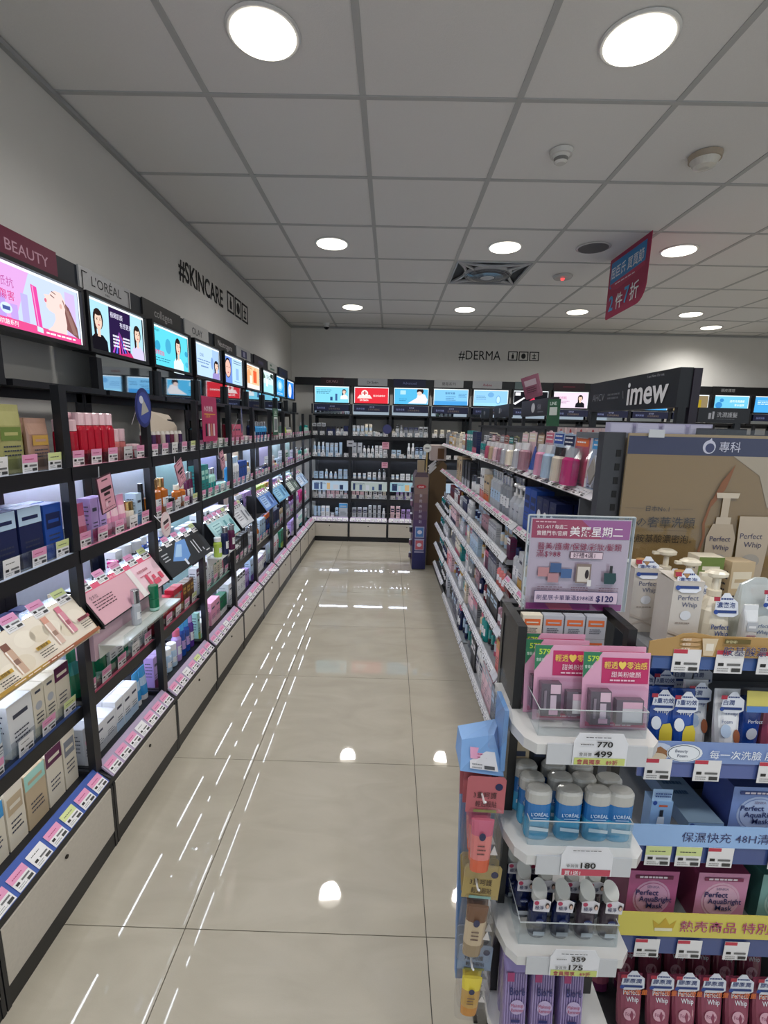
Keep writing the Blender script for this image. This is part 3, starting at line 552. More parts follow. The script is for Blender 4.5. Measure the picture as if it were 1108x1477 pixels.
def bposter(j, p):
    if j == 0: p.rect(0, 0, 1, 1, '7fd0ea'); p.lines(0.05, 0.75, 0.45, 3, 0.1, '2a6a8a'); p.rect(0.45, 0.12, 0.52, 0.35, '2a4a7a'); p.rect(0.6, 0.12, 0.66, 0.55, '3a5a8a'); portrait(p, 0.86, 0.68, 0.13, cloth='e6eef2', asp=0.5)
    elif j == 1:
        p.rect(0, 0, 1, 1, 'd8323e'); p.poly([(0.08, 0.3), (0.52, 0.3), (0.45, 0.52), (0.15, 0.52)], 'f2d8d4'); p.l += 1; p.ell(0.3, 0.62, 0.1, 0.2, 'f4e6e2'); p.rect(0.28, 0.5, 0.32, 0.76, 'c02a36', up=False); p.rect(0.23, 0.6, 0.37, 0.66, 'c02a36'); p.text('Dr.Satin', 0.16, 0.14, 0.17, 'fbe9e6', 0.02); p.text('醫美保養專家', 0.55, 0.42, 0.13, 'fbe9e6', 0.02, 0.38)
    elif j == 2: p.rect(0, 0, 1, 1, '55b4e0'); p.rect(0.18, 0.6, 0.34, 0.85, 'a9d8f0'); p.poly([(0.4, 0.05), (0.95, 0.05), (0.98, 0.3), (0.9, 0.62), (0.7, 0.7), (0.66, 0.4)], 'e6e0e2'); p.l += 1; p.ell(0.76, 0.82, 0.1, 0.2, '2a2024'); p.ell(0.74, 0.68, 0.07, 0.13, 'e8c8bc'); p.lines(0.15, 0.3, 0.25, 2, 0.1, '2a6a9a')
    elif j == 3: p.rect(0, 0, 1, 1, '7fc0ea'); p.rect(0, 0, 1, 0.25, '4a9ad8'); p.text('醫療保養', 0.33, 0.68, 0.16, '26507a', 0.02); p.lines(0.35, 0.5, 0.3, 3, 0.1, '3a6a9a'); p.lines(0.72, 0.68, 0.24, 3, 0.09, '3a6a9a')
    elif j == 4: p.rect(0, 0, 1, 1, '8fc6ec'); p.rect(0, 0, 1, 0.2, '9ad4f2'); p.ell(0.72, 0.4, 0.07, 0.28, '6fa8d8'); p.ell(0.72, 0.4, 0.05, 0.22, 'b9def4'); p.ell(0.5, 0.7, 0.09, 0.16, '6fa8d8'); p.lines(0.08, 0.6, 0.3, 3, 0.1, '5a8ab8')
    elif j == 5: p.rect(0, 0, 1, 1, '191a1e'); p.rect(0.05, 0.7, 0.2, 0.9, 'e8e8ea'); p.poly([(0.0, 0.2), (0.3, 0.6), (0.34, 0.55), (0.06, 0.12)], 'e4e4e8'); p.poly([(0.4, 0.3), (0.6, 0.6), (0.66, 0.3)], 'd83a5a'); p.l += 1
    elif j == 6 or j == 7: p.rect(0, 0, 1, 1, 'ecd6ea'); p.text('好感肌', 0.12, 0.55, 0.2, 'b04a80', 0.02); p.lines(0.12, 0.4, 0.35, 2, 0.1, '8a5a80'); portrait(p, 0.78, 0.62, 0.16, hair='16130f', cloth='1c1c22', asp=0.5)
    elif j == 10: p.rect(0, 0, 1, 1, '6fc4e4'); p.ell(0.15, 0.4, 0.1, 0.2, '3a8ac8'); p.ell(0.22, 0.7, 0.06, 0.12, '3a8ac8'); p.text('溫和洗潤護髮', 0.45, 0.6, 0.16, 'f4fbff', 0.02, 0.5); p.text('草本植萃', 0.6, 0.35, 0.16, 'f4fbff', 0.02, 0.3)
    elif j == 9: p.rect(0, 0, 1, 1, '8a7a5a'); p.rect(0.1, 0.15, 0.8, 0.7, 'a08a2a'); p.text('plants', 0.15, 0.35, 0.22, 'f4efd0', 0.02)
    else: p.rect(0, 0, 1, 1, '4aa6e6'); p.lines(0.1, 0.7, 0.6, 3, 0.1, 'd8f0ff')
def lightbox(name, loc, rz, w, h, dr, lab):
    o = tag(empty(name, loc, rz), lab, 'lightbox'); b = 0.014
    for a in ((0, w, 0, b), (0, w, h-b, h), (0, b, b, h-b), (w-b, w, b, h-b)):
        mb = MB(); mb.box(a[0], a[1], -0.006, 0.07, a[2], a[3], BLK, 'laminate'); obj('frame', mb, o)
    mb = MB(); mb.box(b, w-b, 0.012, 0.06, b, h-b, '3a3c40', 'laminate'); obj('backing', mb, o)
    mb = MB(); p = Panel(mb, (b+0.002, 0.0115, b+0.002), (1, 0, 0), (0, 0, 1), w-2*b-0.004, h-2*b-0.004, 'backlit', 0.0003); dr(p)
    for a in ((0, 0.955, 1, 1), (0, 0, 0.012, 1), (0.988, 0, 1, 1)): p.rect(*a, 'f4fbff', up=False)  # pale strips paint the brighter glow along the panel edges into its colour
    obj('printed_panel', mb, o); return o
PN = ['pink', 'two-portrait', 'turquoise', 'pale blue', 'face close-up', 'orange bottle', 'white-green', 'bright blue', 'deep blue corner']
PD = [poster0, poster1, poster2, poster3, poster4, poster5, poster6, poster7, poster8]
for k in range(1, 10):
    y = FY(k)-0.045+0.0075*k; w = 0.45
    if k == 1: y = 1.266; w = 0.63
    lightbox('lightbox', (-1.185, y, 1.762), math.pi/2, w, 0.226, PD[k-1], f'{PN[k-1]} backlit advertising lightbox above left wall shelves')
lightbox('lightbox', (-1.185, 0.6, 1.762), math.pi/2, 0.64, 0.226, poster3, 'backlit advertising lightbox over the left wall, outside left frame edge')
SIGN = [('PURE BEAUTY', '6f2440', 'c9a0b0', 0.8), ("L'ORÉAL", 'b9b9ba', '16161a', 0), ('collagen', '2c2b2b', 'b0aeac', 0), ('OLAY', 'b5b4b2', '2a2a2e', 0), ('Neutrogena', '232122', 'b4b0b0', 0), ('■', 'b4b4b4', '2a2f60', 0), ('', '2a2430', '4a4466', 0), ('▬', 'b8bab6', '5a7a6a', 0), ('', '1c2644', '2a3a6a', 0)]
mb = MB(); mb.box(-1.339, -1.292, YF+0.3, 5.99, 2.022, 2.113, '121a26', 'laminate'); tag(obj('sign_band', mb), 'black sign band running along the left wall over the lightboxes', 'sign band')
for k, (t, bg, fg, _) in enumerate(SIGN):
    y0 = FY(k+1)+0.10; y1 = y0+0.385
    if k == 0: y0 = 1.25; y1 = 1.915
    if k % 2 == 0 and k > 0: y1 += 0.06
    mb = MB(); mb.box(-1.2915, -1.284, y0, y1, 2.018, 2.117, bg, 'laminate'); p = Panel(mb, (-1.2838, y0, 2.018), (0, 1, 0), (0, 0, 1), y1-y0, 0.099)
    if t == "L'ORÉAL":
        p.text(t, 0.5, 0.38, 0.56, fg, 0.004, 0.78, 'c', 1.1); p.text('PARIS', 0.5, 0.2, 0.14, fg, 0, None, 'c')
        p.rect(0.04, 0.8, 0.14, 0.84, fg); p.rect(0.04, 0.1, 0.055, 0.84, fg); p.rect(0.86, 0.8, 0.96, 0.84, fg); p.rect(0.945, 0.1, 0.96, 0.84, fg)
    elif k == 0: p.text(t, 0.93, 0.30, 0.52, fg, 0.004, 0.62, 'r', 1.1)
    elif t == '■': p.rect(0.3, 0.2, 0.7, 0.8, fg); p.rect(0.42, 0.3, 0.58, 0.7, '9a9ab8')
    elif t == '▬': p.rect(0.25, 0.25, 0.7, 0.45, fg); p.rect(0.2, 0.6, 0.4, 0.8, fg)
    elif t: p.text(t, 0.5, 0.30, 0.60, fg, 0.005, 0.84, 'c', 1.1)
    else: p.rect(0.3, 0.3, 0.7, 0.6, fg)
    tag(obj('brand_sign', mb), ['dark magenta', 'silver bracketed', 'charcoal with grey', 'light grey short word', 'black with slanted grey word', 'grey with blue square', 'plain dark purple', 'pale with green marks', 'dark blue corner'][k]+' name sign fixed on the left wall sign band', 'sign')
# mirrors under the left posters (tilted)
for k in range(1, 10):
    mb = MB(); y = FY(k)
    if k == 1: continue
    mb.hexa([(-1.199, y+0.02, 1.621), (-1.195, y+0.02, 1.621), (-1.195, y+0.47, 1.621), (-1.199, y+0.47, 1.621), (-1.197, y+0.02, 1.757), (-1.193, y+0.02, 1.757), (-1.193, y+0.47, 1.757), (-1.197, y+0.47, 1.757)], 'c4ccd2', 'mirror')
    tag(obj('mirror', mb), f'tilted mirror strip below the {PN[k-1]} lightbox on left wall', 'mirror')
# back wall row
mb = MB(); mb.box(-1.27, XR-0.05, 6.36, 6.40, 1.99, 2.085, '101114', 'laminate'); tag(obj('sign_band', mb), 'black sign band running along the back wall above the lightboxes', 'sign band')
BS = [('DR.WU', '2a0c12', 'a07a80', -0.93, 0.3), ('Dr.Satin', 'a9aaac', '1a1a1e', -0.445, 0.385), ('Advanced', '10143a', '6a70a0', 0.02, 0.42), ('蘭蔻系列', 'a6a7a8', '2a2a2e', 0.55, 0.38), ('Avène', 'a9a9ab', '8a2a40', 1.05, 0.38), ('', '5a6a6a', '3a4a4a', 1.6, 0.3), ('', '2a0c14', '5a1a2a', 2.1, 0.4), ('天然．草本', '101113', 'd6d6d6', 3.55, 0.42), ('頭皮護理', '101113', '9a9a9a', 4.15, 0.4)]
for n, (t, bg, fg, x, w) in enumerate(BS):
    mb = MB(); mb.box(x, x+w, 6.352, 6.3595, 1.988, 2.087, bg, 'laminate'); p = Panel(mb, (x, 6.3518, 1.988), (1, 0, 0), (0, 0, 1), w, 0.099)
    if t: p.text(t, 0.5, 0.34, 0.46, fg, 0.01, 0.8, 'c')
    else: p.rect(0.3, 0.4, 0.7, 0.6, fg)
    tag(obj('brand_sign', mb), ['dark red narrow', 'silver serif', 'navy small print', 'pale grey two-line', 'pale grey with red word', 'grey-green plain', 'dark maroon plain', 'black with leaf word', 'black with grey word'][n]+' name sign fixed on the back wall sign band', 'sign')
BPN = ['light cyan with woman', 'red', 'blue with lying woman', 'blue striped', 'pale blue droplet', 'dark product', 'pink with man in black', 'second pink with man', 'plain blue', 'olive plant', 'sky blue hair care', 'rightmost blue']
for j in range(12):
    if j in (8,): pass
    lightbox('lightbox', (BX(j)+0.025, 6.10, 1.745), 0, 0.462, 0.228, lambda p, j=j: bposter(j, p), f'{BPN[j]} backlit lightbox above the back wall shelves')
    mb = MB(); mb.box(BX(j)+0.035, BX(j)+0.475, 6.078, 6.082, 1.655, 1.738, '161b3c', 'print'); p = Panel(mb, (BX(j)+0.035, 6.0778, 1.655), (1, 0, 0), (0, 0, 1), 0.44, 0.083)
    p.text('醫美保養', 0.08, 0.3, 0.32, '8f9ad0', 0.02, 0.3); p.text('週年慶', 0.45, 0.6, 0.26, 'a9b0d8', 0.01, 0.3); p.text('日常修護專區', 0.42, 0.22, 0.3, '8a7a70', 0.01, 0.46)
    tag(obj('promo_strip', mb), f'navy promotional strip hung under the {BPN[j]} lightbox', 'promo sign')
    mb = MB(); x = BX(j)+0.02
    mb.hexa([(x, 6.16, 1.62), (x+0.46, 6.16, 1.62), (x+0.46, 6.164, 1.62), (x, 6.164, 1.62), (x, 6.158, 1.742), (x+0.46, 6.158, 1.742), (x+0.46, 6.162, 1.742), (x, 6.162, 1.742)], 'c4ccd2', 'mirror')
    tag(obj('mirror', mb), f'tilted mirror strip below the {BPN[j]} lightbox on back wall', 'mirror')
# ================================================================== PRODUCTS ON THE LEFT WALL
XA, XB, XD, XE = -1.012, -1.012, -1.045, -1.048
def L(k, row, rows, **kw):
    if k >= 2: rows = [(a, b, c, 1) for a, b, c, d in rows]
    z, xf = dict(A=(1.3525, XA), B=(1.0855, XB), C=(0.8005, -1.13), D=(0.5505, XD), E=(0.2855, XE))[row]
    run(place_left(k, z, xf), 0.47, rows, f'{ROWN[row]}, left {LB[k]} bay', **kw)
cc = 'carton'; bo = 'bottle'; tu = 'tube'; ja = 'jar'; pu = 'pump'; po = 'pouch'; bl = 'blister'
L(0, 'A', [(po, dict(w=0.115, h=0.17, col='gold', acc='beige'), 1, 1), (po, dict(w=0.1, h=0.19, col='beige', acc='cream'), 1, 1), (po, dict(w=0.095, h=0.185, col='khaki', acc='olive'), 1, 2), (po, dict(w=0.085, h=0.15, col='tan', acc='gold'), 1, 2)])
L(0, 'B', [(cc, ct(0.085, 0.165, 'darkred', 'gold', lay=3), 2, 2), (cc, ct(0.085, 0.17, 'navy', 'paleblue', lay=0), 2, 2), (cc, ct(0.075, 0.165, 'blue', 'navy', lay=3), 1, 2)])
L(1, 'A', [(bo, bt(0.022, 0.147, 'red', 'palepink', caph=0.25, cr=0.021, label=None, low='darkred'), 2, 1), (bo, bt(0.0195, 0.17, 'red', 'palepink', caph=0.24, cr=0.019, pw=5, label=None, low='darkred'), 5, 2), (bo, bt(0.02, 0.115, 'coral', 'palepink', caph=0.4, cr=0.019, label=None), 2, 1), (ja, dict(r=0.026, h=0.055, col='red', lid='palepink'), 2, 1)])
L(1, 'B', [(tu, dict(r=0.021, h=0.14, col='rose', cap='palepink', acc='pink'), 2, 1), (cc, ct(0.04, 0.15, 'lilac', 'magenta', lay=1), 2, 1), (tu, dict(r=0.021, h=0.135, col='pink', cap='rose', acc='palepink'), 3, 1), (bo, bt(0.021, 0.10, 'cream', 'gold_m', caph=0.35, cr=0.02), 1, 1), (cc, ct(0.04, 0.125, 'paleblue', 'azure'), 1, 1), (bo, bt(0.012, 0.16, 'black', 'black', cr=0.01, label=None), 1, 1)])
L(1, 'D', [(tu, dict(r=0.03, h=0.19, col='green', cap='green', acc='teal'), 2, 1), (bo, bt(0.026, 0.16, 'green', 'green', caph=0.3, cr=0.026, low='mint', label=None), 1, 1), (cc, ct(0.045, 0.155, 'white', 'green', lay=1), 2, 2), (tu, dict(r=0.028, h=0.16, col='green', cap='teal', acc=None), 1, 1), (cc, ct(0.038, 0.12, 'white', 'silver', lay=3), 3, 2)])
L(1, 'E', [(cc, ct(0.06, 0.15, 'silver', 'pink', d=0.07, lay=2), 1, 1), (cc, ct(0.08, 0.11, 'white', 'silver', d=0.08, lay=1), 2, 1), (cc, ct(0.06, 0.13, 'white', 'paleblue', d=0.05), 3, 2), (tu, dict(r=0.028, h=0.15, col='azure', cap='white', acc='paleblue'), 2, 1)])
L(2, 'B', [(bo, bt(0.02, 0.14, 'amber', 'black', caph=0.3), 1, 1), (bo, bt(0.027, 0.16, 'amber', 'gold_m', caph=0.25, pw=4), 2, 2), (ja, dict(r=0.036, h=0.06, col='silver', lid='black'), 1, 2), (bo, bt(0.022, 0.11, 'amber', 'cream'), 2, 1), (bo, bt(0.016, 0.16, 'plum', 'silver_m', cr=0.014), 2, 1)])
L(2, 'C', [(ja, dict(r=0.035, h=0.16, col='blue', lid='white'), 2, 1), (bo, bt(0.022, 0.16, 'blue', 'white', label='paleblue'), 4, 1), (cc, ct(0.04, 0.15, 'paleblue', 'blue'), 2, 1)])
L(2, 'D', [(cc, ct(0.045, 0.165, 'darkred', 'red', lay=3), 2, 3), (cc, ct(0.06, 0.11, 'red', 'darkred', d=0.06, lay=1), 2, 2), (cc, ct(0.05, 0.13, 'red', 'gold', lay=1), 2, 2), (cc, ct(0.04, 0.12, 'brown', 'gold', lay=3), 3, 1)])
L(2, 'E', [(cc, ct(0.04, 0.155, 'lilac', 'plum', lay=1), 2, 3), (bo, bt(0.026, 0.12, 'paleblue', 'white', cr=0.024, caph=0.28), 3, 2), (bo, bt(0.024, 0.17, 'lilac', 'rose', cr=0.018), 1, 1), (bo, bt(0.024, 0.18, 'blue', 'azure', cr=0.018, label='lilac'), 2, 1), (bo, bt(0.024, 0.18, 'purple', 'lilac', cr=0.018), 1, 1)])
L(3, 'A', [(bo, bt(0.03, 0.15, 'charcoal', 'black'), 1, 1), (pu, dict(r=0.03, h=0.16, col='navy', cap='charcoal'), 1, 1), (cc, ct(0.04, 0.05, 'cream', 'silver'), 4, 1)])
L(3, 'B', [(cc, ct(0.05, 0.18, 'teal', 'mint', lay=3), 3, 2), (bo, bt(0.018, 0.15, 'mint', 'silver_m', label='teal'), 3, 1), (ja, dict(r=0.028, h=0.05, col='teal', lid='mint'), 3, 1)])
L(3, 'C', [(cc, ct(0.06, 0.12, 'white', 'magenta', lay=2), 3, 1), (cc, ct(0.05, 0.15, 'white', 'pink', lay=2), 3, 1)])
L(3, 'D', [(cc, ct(0.04, 0.15, 'white', 'plum', lay=0), 5, 3), (cc, ct(0.038, 0.17, 'cream', 'green', lay=3), 3, 2), (tu, dict(r=0.02, h=0.17, col='rose', cap='pink', acc='palepink'), 1, 1)])
L(3, 'E', [(cc, ct(0.03, 0.16, 'mint', 'lime'), 1, 2), (cc, ct(0.07, 0.09, 'white', 'mint', d=0.07), 1, 1), (ja, dict(r=0.045, h=0.10, col='olive', lid='silver'), 1, 1), (cc, ct(0.07, 0.14, 'pink', 'palepink', d=0.06), 2, 2), (cc, ct(0.06, 0.12, 'green', 'white', d=0.05), 2, 1)])
L(4, 'A', [(bo, bt(0.022, 0.17, 'darkred', 'black', cr=0.02), 2, 1), (cc, ct(0.05, 0.13, 'rose', 'red', lay=1), 4, 2), (cc, ct(0.04, 0.05, 'palepink', 'silver'), 4, 1)])
L(4, 'B', [(bo, bt(0.02, 0.17, 'azure', 'white'), 2, 1), (bo, bt(0.017, 0.19, 'white', 'paleblue', label='silver'), 3, 1), (cc, ct(0.05, 0.15, 'blue', 'azure'), 3, 2), (bo, bt(0.02, 0.13, 'cream', 'gold_m'), 2, 1)])
L(4, 'C', [(cc, ct(0.13, 0.13, 'white', 'red', d=0.08, lay=2), 2, 1), (ja, dict(r=0.03, h=0.09, col='white', lid='darkred'), 2, 1), (bo, bt(0.022, 0.15, 'white', 'silver_m', label='palepink'), 2, 1)])
L(4, 'D', [(cc, ct(0.05, 0.14, 'charcoal', 'silver', d=0.04, lay=3), 5, 3), (cc, ct(0.05, 0.15, 'black', 'grey', d=0.04), 3, 2)])
L(4, 'E', [(cc, ct(0.11, 0.15, 'white', 'silver', d=0.08, lay=1), 1, 1), (cc, ct(0.05, 0.15, 'white', 'charcoal', lay=0), 4, 2), (cc, ct(0.035, 0.13, 'lilac', 'purple'), 2, 1)])
L(5, 'A', [(bo, bt(0.024, 0.16, 'navy', 'silver_m', cr=0.018, label='silver'), 2, 2), (bo, bt(0.018, 0.15, 'azure', 'silver_m', label='navy'), 6, 1)])
L(5, 'B', [(ja, dict(r=0.03, h=0.06, col='blue', lid='silver'), 3, 1), (ja, dict(r=0.026, h=0.05, col='paleblue', lid='black'), 3, 1), (bo, bt(0.016, 0.08, 'navy', 'silver_m'), 3, 1)])
L(5, 'C', [(bo, bt(0.02, 0.15, 'navy', 'white', label='azure'), 3, 1), (cc, ct(0.05, 0.15, 'lilac', 'white'), 3, 1), (bo, bt(0.02, 0.14, 'rose', 'plum'), 2, 1)])
L(5, 'D', [(bo, bt(0.026, 0.16, 'silver', 'silver_m', caph=0.3, label='white'), 2, 2), (bo, bt(0.024, 0.15, 'amber', 'silver_m', caph=0.3), 2, 2), (cc, ct(0.045, 0.16, 'paleblue', 'azure', lay=1), 3, 2)])
L(5, 'E', [(cc, ct(0.07, 0.17, 'paleblue', 'purple', lay=1), 2, 1), (cc, ct(0.05, 0.12, 'white', 'lilac', lay=0), 4, 2), (cc, ct(0.04, 0.13, 'white', 'navy'), 2, 1)])
L(6, 'A', [(cc, ct(0.05, 0.06, 'red', 'palepink'), 4, 2), (cc, ct(0.045, 0.05, 'cream', 'red'), 4, 1)])
L(6, 'B', [(cc, ct(0.05, 0.13, 'white', 'red', lay=2), 3, 1), (bo, bt(0.02, 0.08, 'gold', 'black'), 2, 1), (cc, ct(0.05, 0.09, 'paleblue', 'silver'), 3, 1)])
L(6, 'C', [(cc, ct(0.06, 0.15, 'lime', 'gold'), 3, 1), (cc, ct(0.06, 0.15, 'gold', 'lime'), 2, 1)])
L(6, 'D', [(bo, bt(0.022, 0.16, 'navy', 'orange', label='blue'), 3, 2), (cc, ct(0.045, 0.15, 'navy', 'azure'), 5, 2)])
L(6, 'E', [(po, dict(w=0.1, h=0.16, col='paleblue', acc='mint'), 2, 1), (po, dict(w=0.1, h=0.17, col='white', acc='rose'), 2, 1)])
L(7, 'A', [(bo, bt(0.024, 0.15, 'mint', 'white'), 2, 1), (pu, dict(r=0.026, h=0.16, col='lime', cap='white'), 1, 1), (bo, bt(0.02, 0.1, 'cream', 'silver_m'), 4, 1)])
L(7, 'B', [(cc, ct(0.1, 0.15, 'white', 'green', lay=3), 2, 1), (cc, ct(0.05, 0.06, 'lilac', 'silver'), 4, 1)])
L(7, 'C', [(cc, ct(0.05, 0.15, 'lilac', 'white'), 3, 1), (bo, bt(0.024, 0.15, 'palepink', 'white'), 3, 1)])
L(7, 'D', [(bo, bt(0.026, 0.17, 'beige', 'black', caph=0.3), 3, 2), (bo, bt(0.024, 0.16, 'grey', 'silver_m', caph=0.3), 4, 2)])
L(7, 'E', [(cc, ct(0.07, 0.17, 'green', 'lime'), 2, 1), (cc, ct(0.08, 0.16, 'cream', 'brown', lay=1), 2, 1), (bo, bt(0.02, 0.1, 'black', 'silver_m'), 3, 1)])
L(8, 'A', [(bo, bt(0.022, 0.05, 'silver', 'grey'), 5, 1)])
L(8, 'B', [(cc, ct(0.06, 0.13, 'white', 'rose', lay=2), 3, 1), (bo, bt(0.022, 0.14, 'teal', 'silver_m'), 3, 1)])
L(8, 'C', [(cc, ct(0.06, 0.13, 'paleblue', 'white'), 3, 1), (cc, ct(0.06, 0.13, 'paleblue', 'lilac'), 3, 1)])
L(8, 'D', [(bo, bt(0.026, 0.17, 'lilac', 'plum', caph=0.3), 3, 2), (bo, bt(0.024, 0.16, 'lilac', 'white'), 4, 2)])
L(8, 'E', [(cc, ct(0.05, 0.16, 'lilac', 'white'), 4, 2), (bo, bt(0.02, 0.16, 'white', 'lilac'), 3, 1)])
L(9, 'A', [(bo, bt(0.022, 0.15, 'teal', 'white'), 2, 1), (bo, bt(0.022, 0.12, 'mint', 'teal'), 4, 1)])
L(9, 'B', [(bo, bt(0.022, 0.13, 'mint', 'silver_m'), 5, 1), (cc, ct(0.05, 0.1, 'white', 'teal'), 2, 1)])
L(9, 'C', [(bo, bt(0.022, 0.12, 'teal', 'white'), 3, 1), (ja, dict(r=0.03, h=0.07, col='mint', lid='white'), 3, 1)])
L(9, 'D', [(cc, ct(0.055, 0.15, 'magenta', 'pink'), 3, 2), (bo, bt(0.022, 0.15, 'pink', 'white'), 3, 2)])
L(9, 'E', [(tu, dict(r=0.026, h=0.16, col='white', cap='teal', acc='mint'), 4, 2), (cc, ct(0.05, 0.14, 'white', 'teal'), 3, 1)])
# nearest bay, rows C to E
L(0, 'C', [(ja, dict(r=0.04, h=0.10, col='paleblue', lid='white'), 2, 1), (pu, dict(r=0.034, h=0.15, col='paleblue', cap='white', label='silver'), 2, 1), (cc, ct(0.05, 0.11, 'navy', 'gold', lay=3), 2, 1)])
L(0, 'D', [(pu, dict(r=0.032, h=0.15, col='white', cap='white'), 1, 1), (bo, bt(0.032, 0.15, 'paleblue', 'white', cr=0.026), 2, 1), (cc, ct(0.09, 0.16, 'white', 'silver', d=0.09, lay=1), 1, 1), (cc, ct(0.045, 0.16, 'cream', 'silver', lay=2), 2, 2), (cc, ct(0.065, 0.17, 'cream', 'plum', lay=0), 1, 2)])
L(0, 'E', [(cc, ct(0.075, 0.2, 'cream', 'green', d=0.07, lay=2), 1, 1), (cc, ct(0.075, 0.18, 'cream', 'azure', d=0.07, lay=0), 1, 1), (cc, ct(0.065, 0.19, 'cream', 'beige', d=0.07, lay=3), 1, 1), (cc, ct(0.08, 0.18, 'beige', 'mint', d=0.08, lay=0), 1, 1), (cc, ct(0.07, 0.19, 'cream', 'plum', d=0.06, lay=0), 1, 2), (cc, ct(0.06, 0.2, 'cream', 'grey', d=0.06, lay=3), 1, 2)])
# ------------------------------------------------------------------ slanted tester panels on the third shelf
def tester(k, lab, bg, draw, edge=BLK, y0=0.012, w=0.476, tags='pink'):
    o = tag(empty('tester_panel', (-1.0, FY(k)+y0, 0.0), math.pi/2), lab, 'tester panel')
    T, B = (0.018, 0.945), (-0.067, 0.825)     # local y,z of the upper and lower edge of the slanted face
    mb = MB(); d = Vector((0, T[0]-B[0], T[1]-B[1])); n = Vector((0, -(T[1]-B[1]), T[0]-B[0])).normalized()
    P = [Vector((0, *B)), Vector((w, *B)), Vector((w, *T)), Vector((0, *T))]
    mb.slab(P, -n*0.010, edge, 'laminate'); obj('board', mb, o)
    mb = MB(); p = Panel(mb, P[0]+n*0.0006, (1, 0, 0), d, w, d.length); p.rect(0.012, 0.03, 0.988, 0.985, bg); draw(p); obj('printed_sheet', mb, o)
    for x in (0.0, w-0.006):
        mb = MB(); mb.slab([(x, B[0]+0.001, B[1]-0.008), (x, 0.09, 0.802), (x, 0.09, T[1]), (x, T[0]+0.003, T[1]-0.002)], (0.006, 0, 0), edge, 'laminate'); obj('side_bracket', mb, o)
    mb = MB(); mb.box(0, w, T[0], T[0]+0.045, T[1]-0.0015, T[1]+0.0005, 'ffffff', 'acrylic'); ld = obj('top_ledge', mb, o)
    for i in range(5): put_tag(o, TAGS[tags if i < 4 else 'lime'], (0.012+i*(w-0.08)/4, T[0]-0.012, T[1]-0.012), (-math.radians(38), 0, 0))
    return o
def d_serums(p):
    r = random.Random(2)
    for i in range(9): p.ell(0.1+0.1*i, 0.25+0.5*r.random(), 0.07, 0.17, ['ece3d2', 'dfd3bd'][i % 2], 16, up=False)
    p.l += 1
    def bot(x, y, c1, c2, cap):
        p.poly([(x, y), (x+0.055, y), (x+0.055, y+0.5), (x, y+0.5)], c1); p.l += 1; p.poly([(x+0.006, y), (x+0.016, y), (x+0.016, y+0.5), (x+0.006, y+0.5)], 'f6ece2'); p.rect(x+0.004, y+0.5, x+0.051, y+0.64, cap); p.rect(x+0.012, y+0.2, x+0.045, y+0.3, c2)
    bot(0.34, 0.14, 'c9a890', '8c6a5a', '7a4e40'); bot(0.66, 0.22, 'd8b8a8', 'a08070', 'd49a86'); bot(0.79, 0.27, 'd890a0', 'b0606e', 'd87a90')
    for x, y, c, t in ((0.04, 0.5, 'c9a13a', '高效精華'), (0.2, 0.28, 'c9a13a', '保濕精華'), (0.5, 0.35, 'c9a13a', '修護精華'), (0.88, 0.4, 'a04a5a', '亮白精華')):
        p.rect(x, y, x+0.11, y+0.07, c); p.text(t, x+0.005, y+0.01, 0.07, '2a2420', 0.01, 0.1); p.lines(x, y-0.07, 0.12, 3, 0.05, '3a3430')
    p.rect(0.012, 0.03, 0.5, 0.1, 'b08a3a'); p.rect(0.5, 0.03, 0.988, 0.1, '9a5a3a'); p.lines(0.25, 0.055, 0.5, 1, 0.05, 'f0dccc')
tester(0, 'slanted cream tester panel printed with three serum bottles, nearest left bay', 'e6dccb', d_serums, edge='c9b89a')
def d_pink(p):
    p.rect(0.012, 0.86, 0.988, 0.985, 'e05a7a'); p.text('PURE BEAUTY', 0.35, 0.89, 0.08, 'f6d0d8'); p.rect(0.012, 0.03, 0.55, 0.86, 'd9a9b4'); p.text('全方位', 0.05, 0.66, 0.1, '4a2a34'); p.lines(0.05, 0.58, 0.25, 4, 0.07, '4a2a34')
    p.rect(0.55, 0.03, 0.62, 0.86, 'e8e2e0'); p.text('亮顏修護精華', 0.66, 0.62, 0.09, 'a0304a', 0.01, 0.28); p.lines(0.66, 0.5, 0.2, 1, 0.07, 'c04a6a')
    for a, b, w_, h_ in ((0.72, 0.2, 0.04, 0.3), (0.78, 0.14, 0.1, 0.14), (0.9, 0.2, 0.05, 0.2), (0.8, 0.3, 0.04, 0.12)): p.rect(a, b, a+w_, b+h_, 'd8506a')
o = tester(1, 'slanted pink tester panel with white step ledge, second left bay', 'eec9d4', d_pink)
mb = MB(); mb.slab([(0.02, -0.10, 0.74), (0.45, -0.10, 0.74), (0.45, -0.045, 0.78), (0.45, 0.02, 0.78), (0.02, 0.02, 0.78), (0.02, -0.045, 0.78)], (0, 0, 0.004), 'd8dcd6', 'gloss')
mb = MB(); mb.box(0.02, 0.455, -0.115, -0.03, 0.748, 0.752, 'dde0da', 'gloss'); mb.box(0.02, 0.455, -0.03, -0.027, 0.70, 0.752, 'dde0da', 'gloss'); st = obj('step_ledge', mb, o)
mb = MB(); mb.box(0.0, 0.475, -0.026, 0.04, 0.70, 0.815, 'caa9b6', 'print'); obj('riser', mb, o)
mb = MB(); mb.box(0.02, 0.455, -0.118, -0.1155, 0.742, 0.785, 'ffffff', 'acrylic'); obj('acrylic_fence', mb, st)
make('bottle', (-0.93, FY(1)+0.20, 0.7525), math.pi/2, 'silver-capped pale serum tester bottle standing on the white step ledge, second left bay', bt(0.017, 0.135, 'silver', 'silver_m', caph=0.38, cr=0.015))
